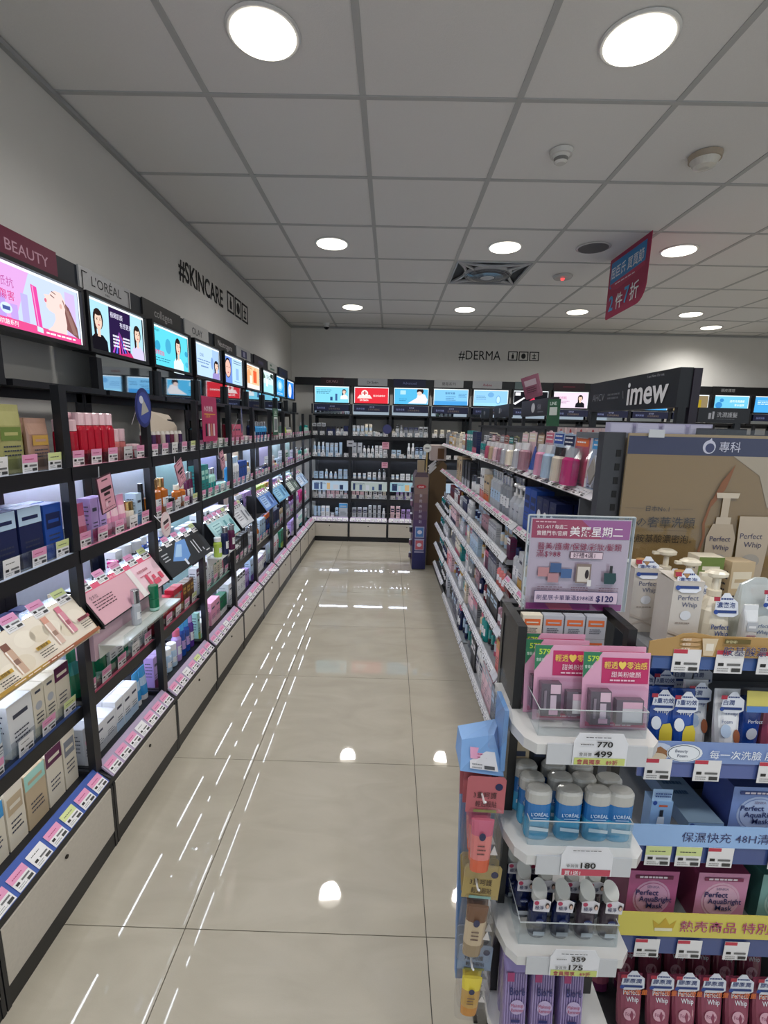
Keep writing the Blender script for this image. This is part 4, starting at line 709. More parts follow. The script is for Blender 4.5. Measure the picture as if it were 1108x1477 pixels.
make('bottle', (-0.93, FY(1)+0.335, 0.7525), math.pi/2, 'green cylinder tester bottle fading to mint, on the white step ledge', bt(0.019, 0.105, 'green', 'green', caph=0.5, cr=0.019, low='mint', label=None))
make('bottle', (-1.09, FY(1)+0.345, 0.8005), math.pi/2, 'bright magenta cylinder bottle standing behind the slanted pink tester panel', bt(0.021, 0.15, 'magenta', 'magenta', caph=0.3, cr=0.021, label=None))
make('carton', (-1.13, FY(1)+0.42, 0.8005), math.pi/2, 'white and violet carton behind the slanted pink tester panel', ct(0.05, 0.17, 'white', 'purple', lay=1))
def d_black(p):
    p.poly([(0.18, 0.42), (0.42, 0.9), (0.62, 0.86), (0.52, 0.3), (0.4, 0.2)], '6a9ad8'); p.l += 1; p.poly([(0.25, 0.5), (0.42, 0.82), (0.5, 0.75), (0.36, 0.4)], 'a9cdf0'); p.l += 1; p.rect(0.36, 0.08, 0.4, 0.3, 'dfe6f0')
    for a in (0.68, 0.74, 0.82): p.rect(a, 0.2, a+0.02, 0.7, 'c9cdd4')
    p.rect(0.76, 0.3, 0.9, 0.85, '0c0d10'); p.lines(0.05, 0.7, 0.12, 3, 0.1, 'd0d4da'); p.lines(0.85, 0.12, 0.1, 1, 0.1, 'e6e6e6')
tester(2, 'slanted black tester panel with blue product picture, third left bay', '1b2026', d_black)
def d_plain(c1, c2):
    def f(p):
        r = random.Random(c1)
        p.rect(0.1, 0.15, 0.5, 0.8, c1); p.lines(0.15, 0.7, 0.3, 4, 0.12, c2); p.rect(0.6, 0.2, 0.68, 0.75, c2); p.rect(0.74, 0.2, 0.8, 0.6, c1); p.ell(0.88, 0.5, 0.06, 0.2, c2)
    return f
tester(3, 'slanted pale aqua tester panel, fourth left bay', 'a9d6da', d_plain('c2e6e8', '5a9aa2'), y0=0.1, w=0.36)
tester(4, 'slanted light grey tester panel, fifth left bay', 'c6c9ce', d_plain('d9dbe0', '6a6e78'), y0=0.0, w=0.26)
tester(5, 'slanted blue tester panel in a black frame, sixth left bay', '5f8ad0', d_plain('a9c8f0', '2a4a90'), y0=0.10, w=0.37)
tester(6, 'slanted sky blue tester panel, seventh left bay', '6fb0dc', d_plain('a2d2ec', '2a6a9a'), y0=0.02, w=0.42)
tester(7, 'slanted dark green tester panel, eighth left bay', '26352e', d_plain('cfd8cf', '5a7a5a'), y0=0.02, w=0.44)
tester(8, 'slanted pale blue tester panel near the far left corner', '9fc0e0', d_plain('dce8f4', '3a5a8a'), y0=0.02, w=0.44)
# purple-capped testers on a little white riser, bay 3
o = tag(empty('display_riser', (-0.93, FY(3)+0.05, 0.0), math.pi/2), 'white acrylic riser carrying dark tester bottles, fourth left bay', 'riser')
mb = MB(); mb.box(0, 0.3, -0.02, 0.06, 0.755, 0.76, 'e6e9ea', 'gloss'); obj('top', mb, o); mb = MB(); mb.box(0.0, 0.3, 0.06, 0.066, 0.70, 0.76, 'e6e9ea', 'gloss'); obj('back_leg', mb, o)
for i, (c, cp, h) in enumerate((('lime', 'white', 0.11), ('navy', 'silver_m', 0.16), ('plum', 'silver_m', 0.13), ('plum', 'silver_m', 0.15), ('charcoal', 'silver_m', 0.08))):
    make('bottle', (-0.945+0.02*(i % 2), FY(3)+0.085+0.055*i, 0.7605), math.pi/2, ['lime green bottle with white cap', 'tall navy bottle with silver cap', 'short plum bottle with silver cap', 'tall plum bottle with silver cap', 'squat charcoal bottle with silver cap'][i]+' on the white riser, fourth left bay', bt(0.022, h, c, cp, cr=0.019))
# cardboard picture display on the top shelf of bay 2
o = tag(empty('picture_display', (-1.03, FY(2)+0.02, 1.3525), math.pi/2), 'beige cardboard counter display with long-haired woman, top shelf', 'display')
mb = MB(); mb.slab([(0.10, 0.05, 0.05), (0.44, 0.05, 0.0), (0.44, 0.05, 0.12), (0.40, 0.07, 0.175), (0.22, 0.07, 0.19), (0.10, 0.06, 0.17)], (0, 0.004, 0), 'cdbfae', 'print')
obj('back_card', mb, o)
mb = MB(); p = Panel(mb, (0.10, 0.0485, 0.0), (1, 0, 0), (0, 0.11, 1), 0.34, 0.19); p.text('ROSE', 0.08, 0.72, 0.14, '4a3a34'); p.lines(0.3, 0.68, 0.15, 2, 0.06, '4a3a34')
portrait(p, 0.58, 0.72, 0.13, hair='201815', cloth='d8c0b0', asp=0.6)
for i in range(5): p.rect(0.76, 0.14+0.15*i, 0.95, 0.21+0.15*i, '26242a')
for i in range(3): p.rect(0.1+0.13*i, 0.2, 0.18+0.13*i, 0.5, ['a8735a', 'e6d8cc', 'b98a6a'][i])
obj('print', mb, o)
mb = MB(); mb.box(0.02, 0.45, -0.0, 0.05, 0.0, 0.04, '3a2c4a', 'print'); obj('base_tray', mb, o)
mb = MB()
for i in range(9): mb.loft([(0.0405, 0.012, 0.012, 2), (0.085, 0.012, 0.012, 2, 'd8d2cc'), (0.10, 0.008, 0.008, 2)], 8, ['6a2c44', 'c8b8b0', '4a2a5a'][i % 3], 'gloss', ctr=(0.05+0.045*i, 0.025))
t_ = obj('lipstick_testers', mb, o); t_['kind'] = 'stuff'
# signs standing on / clipped to the left shelves
def sign_card(name, lab, cat, loc, rz, w, h, bg, draw, tilt=0, th=0.002, round_=False, stem=None, roll=0):
    o = tag(empty(name, loc, rz), lab, cat); o.rotation_euler = (tilt, roll, rz)
    mb = MB()
    if round_: mb.slab([(w/2*math.cos(t), 0, h/2+h/2*math.sin(t)) for t in [2*math.pi*i/24 for i in range(24)]][::-1], (0, th, 0), bg, 'print')
    else: mb.slab([(-w/2, 0, 0), (w/2, 0, 0), (w/2, 0, h), (-w/2, 0, h)], (0, th, 0), bg, 'print')
    obj('card', mb, o)
    mb = MB(); p = Panel(mb, (-w/2, -0.0003, 0), (1, 0, 0), (0, 0, 1), w, h); draw(p); obj('print', mb, o)
    if stem: mb = MB(); mb.tube([(0, th+0.001, h*0.5), (0, th+0.02, h*0.5+0.01), stem], 0.0016, 'd8dade', 'gloss', 5); obj('clip_arm', mb, o)
    return o
def d_pop(p):
    p.rect(0.0, 0.0, 1, 1, 'b3305f'); p.text('人氣推薦', 0.12, 0.68, 0.13, 'f4e6ea', 0.02, 0.76); p.rect(0.12, 0.6, 0.88, 0.62, 'e0b040'); p.text('必買好物', 0.2, 0.53, 0.07, 'e6b050', 0.01)
    for x, c in ((0.22, '2a1a24'), (0.4, 'd8c8cc'), (0.56, 'c8806a'), (0.74, 'e6d0d4')): p.poly([(x-0.06, 0.12), (x+0.06, 0.12), (x+0.05, 0.4), (x-0.05, 0.4)], c)
sign_card('promo_board', 'dark pink promotional board leaning over top shelf, fourth left bay', 'promo sign', (-0.975, FY(3)+0.13, 1.395), math.pi/2, 0.205, 0.235, 'b3305f', d_pop)
def d_green(p):
    p.rect(0, 0, 1, 1, '2f5c42'); p.text('LINE', 0.5, 0.8, 0.16, 'd8e6dc', 0.03, None, 'c'); p.rect(0.15, 0.72, 0.85, 0.76, 'b9d0c0'); p.rect(0.12, 0.12, 0.88, 0.68, 'e6eae6'); p.rect(0.2, 0.18, 0.8, 0.62, '70777a')
sign_card('info_card', 'small green information card clipped over seventh left bay', 'info sign', (-0.975, FY(6)+0.10, 1.395), math.pi/2, 0.17, 0.22, '2f5c42', d_green)
def d_pinkcard(p):
    p.rect(0, 0, 1, 1, '4a2a38'); p.rect(0.05, 0.03, 0.95, 0.97, 'e0a3b3'); p.rect(0.3, 0.86, 0.7, 0.9, '5a3a44'); p.rect(0.15, 0.58, 0.85, 0.68, '26181e'); p.rect(0.3, 0.46, 0.7, 0.54, '26181e'); p.lines(0.3, 0.34, 0.4, 2, 0.1, '4a2a34'); p.rect(0.28, 0.16, 0.44, 0.3, 'f0c6d0'); p.lines(0.15, 0.1, 0.7, 1, 0.06, '7a4a58')
sign_card('wobbler_card', 'pink dark-edged price card tilted below top shelf, second left bay', 'promo card', (-0.955, 1.575, 1.195), math.pi/2, 0.085, 0.125, '4a2a38', d_pinkcard, roll=-0.16, stem=(0.0, 0.01, 0.155))
sign_card('wobbler_card', 'pink card tilted in front of amber bottles, third left bay', 'promo card', (-0.955, 2.16, 1.215), math.pi/2, 0.08, 0.115, 'e0a3b3', d_pinkcard, roll=-0.4, stem=(0.0, 0.01, 0.14))
sign_card('wobbler_card', 'narrow pink card tilted in front of teal cartons, fourth left bay', 'promo card', (-0.955, 2.70, 1.235), math.pi/2, 0.06, 0.105, 'e0a3b3', d_pinkcard, roll=-0.3, stem=(0.0, 0.01, 0.13))
def d_round(p): p.ell(0.5, 0.5, 0.46, 0.46, 'f0dfe0', 24); p.rect(0.22, 0.55, 0.78, 0.68, '3a2a30'); p.rect(0.25, 0.38, 0.75, 0.5, 'd88a98'); p.lines(0.3, 0.28, 0.4, 1, 0.08, 'a04a60')
sign_card('wobbler_disc', 'round pale pink wobbler disc at the end of the second shelf', 'promo card', (-0.93, 1.93, 1.02), math.pi/2, 0.085, 0.11, 'e8c9cc', d_round, round_=True, roll=-0.2, stem=(0.01, 0.05, 0.09))
def d_blue(p): p.ell(0.5, 0.5, 0.46, 0.46, '27306e', 24); p.ell(0.5, 0.5, 0.4, 0.4, '3a4690', 24); p.poly([(0.3, 0.3), (0.8, 0.42), (0.45, 0.75)], 'a9a6a0'); p.l += 1; p.ell(0.35, 0.7, 0.12, 0.1, 'c9ccd8')
sign_card('wobbler_disc', 'round dark blue wobbler disc hung above top shelf, third left bay', 'promo card', (-0.93, 1.80, 1.475), math.pi/2, 0.115, 0.145, '27306e', d_blue, round_=True, stem=(0.02, 0.06, 0.01))
sign_card('wobbler_disc', 'round grey wobbler disc over top shelf, between fourth and fifth left bays', 'promo card', (-0.93, 2.98, 1.43), math.pi/2+0.22, 0.10, 0.16, '6b6e78', d_blue, round_=True, stem=(0.02, 0.06, 0.01))
# ================================================================== PRODUCTS ON THE BACK WALL
def B_(j, row, rows, **kw):
    z, yf = dict(A=(1.3525, YBF+0.03), B=(1.0855, YBF+0.03), C=(0.8005, YBF+0.06), D=(0.5505, YBF+0.05), E=(0.2855, YBF+0.06))[row]
    run(place_back(j, z, yf), 0.47, rows, f'{ROWN[row]}, back {BB[j]} bay', part_ok=False, **kw)
def W_(n, seed, dark=False, hs=(0.09, 0.17), cols=('white', 'silver', 'cream', 'white')):
    r = random.Random(seed); out = []
    while n > 0:
        q = min(n, r.choice((1, 2, 2, 3))); n -= q; h = round(r.uniform(*hs), 2); c = r.choice(cols); t = r.random()
        if t < 0.6: out.append((cc, ct(round(r.uniform(0.034, 0.055), 3), h, c, r.choice(('black', 'navy', 'grey', 'paleblue', 'charcoal', 'silver')), seed=r.randrange(3)), q, 1))
        elif t < 0.8: out.append((bo, bt(0.019, h, c, r.choice(('white', 'black', 'silver_m')), label='silver' if c == 'white' else 'white'), q, 1))
        elif t < 0.92: out.append((tu, dict(r=0.019, h=h, col=c, cap=r.choice(('white', 'grey', 'paleblue')), acc='paleblue'), q, 1))
        else: out.append((ja, dict(r=0.026, h=0.06, col=c, lid=r.choice(('white', 'black', 'silver'))), q, 1))
    return out
for j in range(3):
    B_(j, 'A', W_(8, 40+j, cols=[('charcoal', 'silver', 'navy', 'grey'), ('silver', 'cream', 'silver'), ('silver', 'cream', 'grey')][j], hs=(0.1, 0.19)))
    B_(j, 'B', W_(8, 50+j, cols=[('silver', 'beige', 'paleblue', 'charcoal'), ('silver', 'white'), ('paleblue', 'white', 'paleblue')][j], hs=(0.1, 0.19)))
    B_(j, 'C', W_(7, 60+j, cols=[('paleblue', 'navy', 'white'), ('white', 'silver'), ('white', 'mint')][j], hs=(0.07, 0.13)))
    B_(j, 'D', W_(8, 70+j, cols=[('lilac', 'white', 'palepink'), ('palepink', 'cream', 'white'), ('lilac', 'cream', 'lilac')][j], hs=(0.12, 0.19)))
    B_(j, 'E', W_(7 if j else 6, 80+j, cols=[('palepink', 'white', 'paleblue'), ('white', 'cream', 'silver'), ('lilac', 'white', 'palepink')][j], hs=(0.12, 0.19))+([(cc, ct(0.11, 0.19, 'silver', 'azure', lay=0), 1, 1)] if j == 0 else []))
B_(3, 'A', [(cc, ct(0.04, 0.1, 'cream', 'palepink'), 3, 1), (cc, ct(0.05, 0.08, 'cream', 'gold'), 2, 1)])
def d_cardp(p): p.rect(0, 0, 1, 1, 'dba3b4'); p.lines(0.15, 0.75, 0.7, 3, 0.2, 'a03a60', 0.5)
sign_card('wobbler_card', 'small pink square card at the second shelf of the back wall', 'promo card', (-0.06, 5.94, 1.20), 0, 0.085, 0.085, 'dba3b4', d_cardp)
sign_card('wobbler_card', 'small pink square card at the third shelf of the back wall', 'promo card', (-0.065, 5.94, 0.965), 0, 0.075, 0.07, 'dba3b4', d_cardp)
def d_w(p): p.rect(0, 0, 1, 1, 'b9bcc2'); p.rect(0.2, 0.4, 0.8, 0.6, '4a4a50')
sign_card('wobbler_card', 'small grey card on second shelf edge, second back bay', 'promo card', (-0.50, 5.94, 1.22), 0, 0.085, 0.075, 'b9bcc2', d_w)
def d_rg(p): p.ell(0.5, 0.5, 0.44, 0.44, '3a3e70', 20)
sign_card('wobbler_disc', 'round violet-blue wobbler disc over top shelf of the back wall', 'promo card', (-0.045, 5.93, 1.385), 0, 0.115, 0.12, '2f3258', d_rg, round_=True, stem=(0.0, 0.057, -0.028))
def d_rw(p): p.ell(0.5, 0.5, 0.44, 0.44, 'd8dad8', 20); p.rect(0.25, 0.45, 0.75, 0.58, '5a5a60')
sign_card('wobbler_disc', 'round pale wobbler disc above the wrapped cardboard stand', 'promo card', (0.375, 4.825, 1.235), 0, 0.085, 0.085, 'c9ccca', d_rw, round_=True, stem=(0, 0.004, -0.2))
# ================================================================== GONDOLA RIGHT OF THE AISLE
GA, GX = 0.0165, 0.545
def gw(x, y, z=0.0): return (GX+x*math.cos(GA)-y*math.sin(GA), x*math.sin(GA)+y*math.cos(GA), z)
def place_g(y0, z, xf, down=False): return lambda s, d: (gw(xf+d, y0+s, z), GA-math.pi/2)
gon = tag(empty('gondola', (GX, 0, 0), GA), 'long dark metal gondola with white price rails along the right of aisle', 'gondola')
def gb(name, x0, x1, y0, y1, z0, z1, col=BLK2, m='laminate', par=None):
    mb = MB(); mb.box(x0, x1, y0, y1, z0, z1, col, m); return obj(name, mb, par or gon)
gb('back_panel', 0.47, 0.50, 1.42, 4.95, 0.1, 1.5, '4a4c52')
gb('base', 0.03, 0.94, 1.42, 4.95, 0.0, 0.06, '2a2b2e')
for y in (1.40, 2.02, 2.98, 3.94, 4.93): gb('upright', 0.465, 0.505, y, y+0.03, 0.0, 1.50, '2b2d31')
gb('end_divider', 0.06, 0.45, 1.425, 1.432, 1.06, 1.30, '6d7076')
MODS = [(1.36, 2.02), (2.03, 2.97), (2.98, 3.93)]
def rail(sh, xf, y0, y1, z, kinds, tilt=0.6, every=0.062, width=0.038, stuff=False):
    """white plastic price rail with tags along a shelf front, tilted back"""
    c, q = math.cos(tilt), math.sin(tilt); w = width
    a, b = Vector((xf, 0, z)), Vector((xf+w*q, 0, z+w*c)); n = Vector((-c, 0, q))
    mb = MB(); mb.slab([Vector((a.x, y1, a.z)), Vector((a.x, y0, a.z)), Vector((b.x, y0, b.z)), Vector((b.x, y1, b.z))], -n*0.003, 'dcdde0', 'gloss'); r = obj('price_rail', mb, sh)
    m = Matrix.Identity(3); ux = Vector((0, -1, 0)); uz = (b-a).normalized(); uy = uz.cross(ux)
    rot = Matrix((ux, uy, uz)).transposed().to_euler(); n_ = int((y1-y0-0.01)/every)
    for i in range(n_):
        k = kinds[i % len(kinds)]
        put_tag(sh, TAG_SM[k], a+n*0.0012+Vector((0, y1-0.006-i*every, 0)), rot)
GSH = []
def gshelf(xf, y0, y1, z, kinds, tilt=0.6, deep=0.44, fence=False, every=0.062):
    mb = MB(); mb.box(xf+0.02, deep, y0+0.003, y1-0.003, z-0.02, z, 'a9abb0', 'laminate'); sh = obj('shelf', mb, gon)
    rail(sh, xf, y0+0.004, y1-0.004, z-0.012, kinds, tilt, every)
    return sh
TOPZ = 1.318
for y0, y1 in ((1.36, 1.98), (1.98, 2.98), (2.98, 3.98), (3.98, 4.95)): gshelf(0.062, y0, y1, TOPZ, ['white', 'white', 'dark', 'white', 'pink'] if y0 < 2 else ['white', 'pink', 'dark'], 0.95, 0.46)
for y0, y1 in ((1.5, 2.02), (2.03, 2.97), (2.98, 3.93), (3.93, 4.70)): gshelf(0.03, y0, y1, 1.075, ['pink', 'white', 'pink'], 0.8, 0.46)
for z, nm in ((0.925, 3), (0.745, 4), (0.565, 5), (0.345, 6), (0.065, 7)):
    for y0, y1 in ((2.03, 2.97), (2.98, 3.93)): gshelf(0.0, y0, y1, z, ['white', 'dark', 'white', 'white'], 0.5, every=0.066)
for z in (0.845, 0.60, 0.35, 0.065): gshelf(0.0, 1.50, 2.02, z, ['pink', 'dark', 'white'], 0.65)
PAL['dusk'] = 'a9808c'; PAL['fog'] = 'c3c6cc'; NICE['dusk'] = 'mauve'; NICE['fog'] = 'pale-grey'
RC = ['white', 'silver', 'palepink', 'fog', 'white', 'navy', 'dusk', 'grey', 'plum', 'silver', 'darkred', 'dusk', 'beige', 'paleblue', 'teal', 'grey', 'charcoal', 'cream', 'white', 'coral', 'cream', 'navy', 'fog']
def G_(y0, y1, z, xf, hmax, seed, where, fixed=None, deep=1, wr=(0.05, 0.075)):
    r = random.Random(seed); rows = []; L_ = y1-y0-0.01; used = 0; i = 0; seen = set()
    while used < L_-0.06:
        w = round(r.uniform(*wr), 3); h = round(hmax*r.uniform(0.78, 0.98), 3); n = r.choice((1, 2, 2, 3)); t = r.random(); c = r.choice(RC); a = r.choice(['white', 'grey', 'rose', 'navy', 'gold', 'paleblue', 'charcoal', 'silver'])
        if c == a or (c, a) in seen: continue
        seen.add((c, a)); n = min(n, max(1, int((L_-used)/w)))
        if t < 0.34: rows.append((cc, ct(w, h, c, a, d=0.03, seed=r.randrange(3)), n, deep))
        elif t < 0.72: rows.append((bl, dict(w=w+0.01, h=h, col=c, acc=a, inner=r.choice(RC)), n, deep)); w += 0.01
        elif t < 0.86: rows.append((po, dict(w=w+0.02, h=h, col=c, acc=a), n, deep)); w += 0.02
        else: rows.append((bo, bt(0.02, h, c, a if a not in ('gold',) else 'gold_m'), n, deep)); w = 0.041
        used += w*n+0.003*n
    run(place_g(y0+0.005, z, xf), L_, rows, where, part_ok=False, side='near end')
secn = ['near section', 'middle section', 'far section']
for i, (z, hm, rn) in enumerate(((0.925, 0.115, 'third rail'), (0.745, 0.135, 'fourth rail'), (0.565, 0.135, 'fifth rail'), (0.345, 0.17, 'sixth rail'), (0.065, 0.23, 'lowest rail'))):
    G_(2.03, 2.97, z+0.0005, 0.03, hm, 200+i, f'{rn}, gondola {secn[1]}'); G_(2.98, 3.93, z+0.0005, 0.03, hm, 210+i, f'{rn}, gondola {secn[2]}', wr=(0.065, 0.09))
for i, (z, hm, rn) in enumerate(((0.845, 0.19, 'upper ledge'), (0.60, 0.2, 'middle ledge'), (0.35, 0.2, 'lower ledge'))):
    G_(1.52, 2.02, z+0.0005, 0.035, hm, 220+i, f'{rn}, gondola near section')
# second rail: navy cartons and pump bottles near, mixed beyond
def Gr(y0, y1, z, xf, rows, where): run(place_g(y0, z, xf), y1-y0, rows, where, part_ok=True, side='near end')
Gr(1.56, 2.02, 1.0755, 0.07, [(cc, ct(0.07, 0.10, 'paleblue', 'grey', d=0.05), 1, 1), (cc, ct(0.065, 0.17, 'navy', 'white', d=0.06, lay=2), 3, 2), (cc, ct(0.075, 0.185, 'blue', 'navy', d=0.07, lay=3), 2, 1)], 'second rail, gondola near section')
Gr(2.06, 2.95, 1.0755, 0.07, [(pu, dict(r=0.032, h=0.17, col='silver', cap='white'), 3, 1), (bo, bt(0.026, 0.19, 'grey', 'silver_m', label='white'), 3, 2), (bo, bt(0.024, 0.2, 'silver', 'silver_m', label='paleblue'), 4, 2), (cc, ct(0.07, 0.15, 'beige', 'orange', d=0.05, lay=1), 2, 1), (cc, ct(0.05, 0.18, 'white', 'coral', d=0.05), 2, 1)], 'second rail, gondola middle section')
Gr(3.0, 3.92, 1.0755, 0.07, [(ja, dict(r=0.05, h=0.11, col='silver', lid='charcoal'), 2, 1), (cc, ct(0.09, 0.18, 'charcoal', 'silver', d=0.05), 3, 1), (cc, ct(0.10, 0.19, 'beige', 'brown', d=0.08, lay=2), 2, 1)], 'second rail, gondola far section')
# top shelf: clear beauty packs
def clearpack(y, w, h, col, acc, inner, lab, xf=0.098, tilt=0.06, shape='bottle', icap='white'):
    o = tag(empty('hanging_pack', gw(xf, y, TOPZ+0.0005), GA-math.pi/2), lab, 'blister pack', 'clear packs on the gondola top shelf'); o.rotation_euler = (-tilt, 0, GA-math.pi/2)
    mb = MB(); t = 0.0015
    mb.slab([(-w/2, 0, 0), (w/2, 0, 0), (w/2, 0, h*0.97), (w*0.2, 0, h*0.97), (w*0.12, 0, h), (-w*0.12, 0, h), (-w*0.2, 0, h*0.97), (-w/2, 0, h*0.97)], (0, t, 0), C(col), 'foil')
    p = Panel(mb, (-w/2, 0, 0), (1, 0, 0), (0, 0, 1), w, h); p.rect(0.05, 0.74, 0.95, 0.94, C(acc)); p.lines(0.12, 0.88, 0.76, 2, 0.08, 'f2f2f2'); p.lines(0.1, 0.12, 0.8, 2, 0.05, '4a5060'); obj('backing_card', mb, o)
    mb = MB(); n = 12; r = w*0.30
    if shape == 'bottle': mb.loft([(0.006, r, r*0.8, 2.4, C(inner)), (h*0.48, r, r*0.8, 2.4, C(inner)), (h*0.53, r*0.8, r*0.6, 2, C(icap)), (h*0.70, r*0.8, r*0.6, 2), ], n, C(inner), 'gloss', ctr=(0, -r*0.85))
    elif shape == 'diamond':
        for k, cq in ((1.0, 'c9ccd4'), (0.8, 'a9a49a')): mb.slab([(0, 0, h*(0.36-0.28*k)), (w*0.3*k, 0, h*0.36), (0, 0, h*(0.36+0.28*k)), (-w*0.3*k, 0, h*0.36)], (0, -0.012-0.004*(k < 1), 0), cq, 'gloss')
    else: mb.loft([(0.006, r*0.8, r*0.6, 2.1, C(icap)), (h*0.1, r*0.9, r*0.7, 2.1, C(inner)), (h*0.55, r*0.5, r*0.2, 2.1), (h*0.66, r*0.2, r*0.1, 2)], n, C(inner), 'gloss', ctr=(0, -r*0.75))
    obj('enclosed_item', mb, o)
    mb = MB(); mb.loft([(0.003, w*0.42, r*1.0, 4), (h*0.55, w*0.42, r*1.0, 4), (h*0.74, w*0.36, r*0.5, 4)], 12, 'ffffff', 'cellophane', ctr=(0, -r*0.86)); obj('blister', mb, o)
    return o
TP = [(1.47, 0.115, 0.165, 'paleblue', 'azure', 'silver', 'diamond', 'white', 'pale-blue clear pack with silver diamond emblem, nearest on gondola top'), (1.60, 0.11, 0.17, 'rose', 'orange', 'magenta', 'bottle', 'silver', 'pink clear pack with orange header and magenta spray can'),
      (1.71, 0.10, 0.165, 'paleblue', 'navy', 'cream', 'bottle', 'charcoal', 'pale-blue clear pack with navy header and cream bottle'), (1.81, 0.10, 0.17, 'paleblue', 'blue', 'paleblue', 'bottle', 'white', 'pale-blue clear pack with blue header and pale bottle'),
      (1.91, 0.09, 0.17, 'palepink', 'rose', 'pink', 'bottle', 'white', 'pale-pink clear pack with rose header and pink tube'), (2.01, 0.08, 0.16, 'brown', 'beige', 'blue', 'tube', 'white', 'brown clear pack with blue cone item'),
      (2.12, 0.10, 0.165, 'palepink', 'cream', 'dusk', 'bottle', 'white', 'cream-headed pale-pink clear pack'), (2.23, 0.09, 0.16, 'cream', 'palepink', 'fog', 'bottle', 'white', 'cream clear pack with pale-pink header')]
for y, w, h, c, a, i_, shp, cp, lab in TP: clearpack(y-0.04, w, h+0.012, c, a, i_, lab, shape=shp, icap=cp)
for n, y in enumerate((2.33, 2.42, 2.51, 2.60, 2.70, 2.80)):
    c, a, i_, nm = [('khaki', 'charcoal', 'cream', 'khaki'), ('charcoal', 'teal', 'silver', 'charcoal'), ('coral', 'brown', 'dusk', 'coral'), ('dusk', 'silver', 'palepink', 'mauve'), ('cream', 'darkred', 'beige', 'cream'), ('darkred', 'palepink', 'rose', 'dark-red')][n]
    clearpack(y, 0.085, 0.15, c, a, i_, f'{nm} hanging pack in the middle of the gondola top shelf', shape='bottle')
G_(2.87, 3.75, TOPZ+0.0005, 0.10, 0.165, 301, 'gondola top shelf, far section'); G_(3.75, 4.88, TOPZ+0.0005, 0.10, 0.14, 302, 'gondola top shelf, last section')
# second row of packs behind on the top shelf, red-tipped packs
for i in range(6):
    mb = MB(); mb.box(-0.045, 0.045, 0, 0.02, 0, 0.195, 'dcc6c6', 'foil'); p = Panel(mb, (-0.045, 0, 0), (1, 0, 0), (0, 0, 1), 0.09, 0.195); p.ell(0.5, 0.9, 0.13, 0.07, 'b0303a')
    tag(obj('carton', mb, None, gw(0.26, 1.62+0.11*i, TOPZ+0.0005), (0, 0, GA-math.pi/2)), f'{ORD[i]} pale carton with red dot from near end, behind the clear packs', 'box', 'red-dot cartons behind clear packs')
# cut-out promo tent on the second rail
o = tag(empty('promo_tent', gw(0.05, 1.50, 1.0755), GA-math.pi/2+0.25), 'coral bent promotional card standing on second rail near the end', 'promo card')
mb = MB(); P = [(-0.035, -0.02, 0), (0.035, -0.02, 0), (0.035, 0.01, 0.09), (-0.035, 0.01, 0.09)]; mb.slab(P, (0, 0.001, 0), 'c98a7a', 'print'); obj('front_card', mb, o)
mb = MB(); p = Panel(mb, (-0.035, -0.0203, 0), (1, 0, 0), (0, 0.03, 0.09), 0.07, 0.095); p.rect(0.1, 0.1, 0.5, 0.5, '7a3a38'); p.rect(0.5, 0.1, 0.9, 0.4, 'e0956a'); p.lines(0.1, 0.8, 0.8, 3, 0.12, 'f2dcd4'); obj('print', mb, o)
mb = MB(); mb.slab([(-0.035, 0.0115, 0.089), (0.035, 0.0115, 0.089), (0.035, 0.04, 0.05), (0.035, 0.05, 0), (-0.035, 0.05, 0), (-0.035, 0.04, 0.05)], (0, 0.001, 0), 'd8cfc6', 'print'); obj('back_card', mb, o)
# far end of the gondola: hook strips with small packs and bottles
for i in range(4):
    z = 0.14+0.2*i
    rows = [(bo, bt(0.02, 0.12, ['charcoal', 'navy', 'silver', 'black'][i], 'silver_m'), 4, 1), (bl, dict(w=0.07, h=0.13, col=['charcoal', 'navy', 'paleblue', 'grey'][i], acc='silver', inner='teal'), 4, 1)]
    mb = MB(); mb.box(0.02, 0.44, 3.95, 4.68, z-0.012, z, '3a3c40', 'laminate'); sh = obj('shelf', mb, gon); rail(sh, -0.005, 3.96, 4.66, z-0.01, ['dark', 'white'], 0.7, 0.066, 0.034)
    run(place_g(3.97, z+0.0005, 0.03), 0.68, rows, f'{["lowest", "lower", "upper", "highest"][i]} hook shelf, gondola far end', part_ok=False, side='near end')
# wrapped cardboard stand and brown carton stand at the far end of the aisle
o = tag(empty('cardboard_stand', (0.32, 4.80, 0), 0.02), 'tall floor cardboard stand fading taupe to violet, with vertical white lettering', 'display stand')
mb = MB(); x0, x1 = -0.062, 0.078
mb.slab([(x0, 0, 0.01), (x1, 0, 0.01), (x1, 0, 0.985), (x1-0.02, 0, 1.03), (x0+0.02, 0, 1.03), (x0, 0, 0.985)], (0, 0.30, 0), '5a4a55', 'print'); obj('body', mb, o)
mb = MB(); p = Panel(mb, (x0, -0.0004, 0.01), (1, 0, 0), (0, 0, 1), x1-x0, 0.975)
GR = ['232457', '26275c', '2c2a60', '3a3264', '453664', '503c62', '5c4660', '6a5260', '78605f', '86706a', '8d7a70']
for i, g in enumerate(GR): p.rect(0, i/11, 1, (i+1)/11, g, up=False)
p.l += 1; p.ell(0.5, 0.9, 0.36, 0.022, 'b02a34'); p.text('DUO', 0.5, 0.888, 0.026, 'f2dede', 0.02, None, 'c')
for i, ch in enumerate('我的美好時刻'): p.text(ch, 0.5, 0.79-0.056*i, 0.036, 'c9c4cf', 0.02, None, 'c', 0.9)
for z, c in ((0.40, '4a78b0'), (0.26, 'c0606a')): p.rect(0.16, z-0.05, 0.84, z+0.07, 'a9acc4'); p.rect(0.22, z-0.04, 0.78, z+0.06, c); p.ell(0.5, z+0.01, 0.18, 0.022, 'd8d4e0'); p.rect(0.14, z-0.075, 0.86, z-0.062, 'a9a6c0')
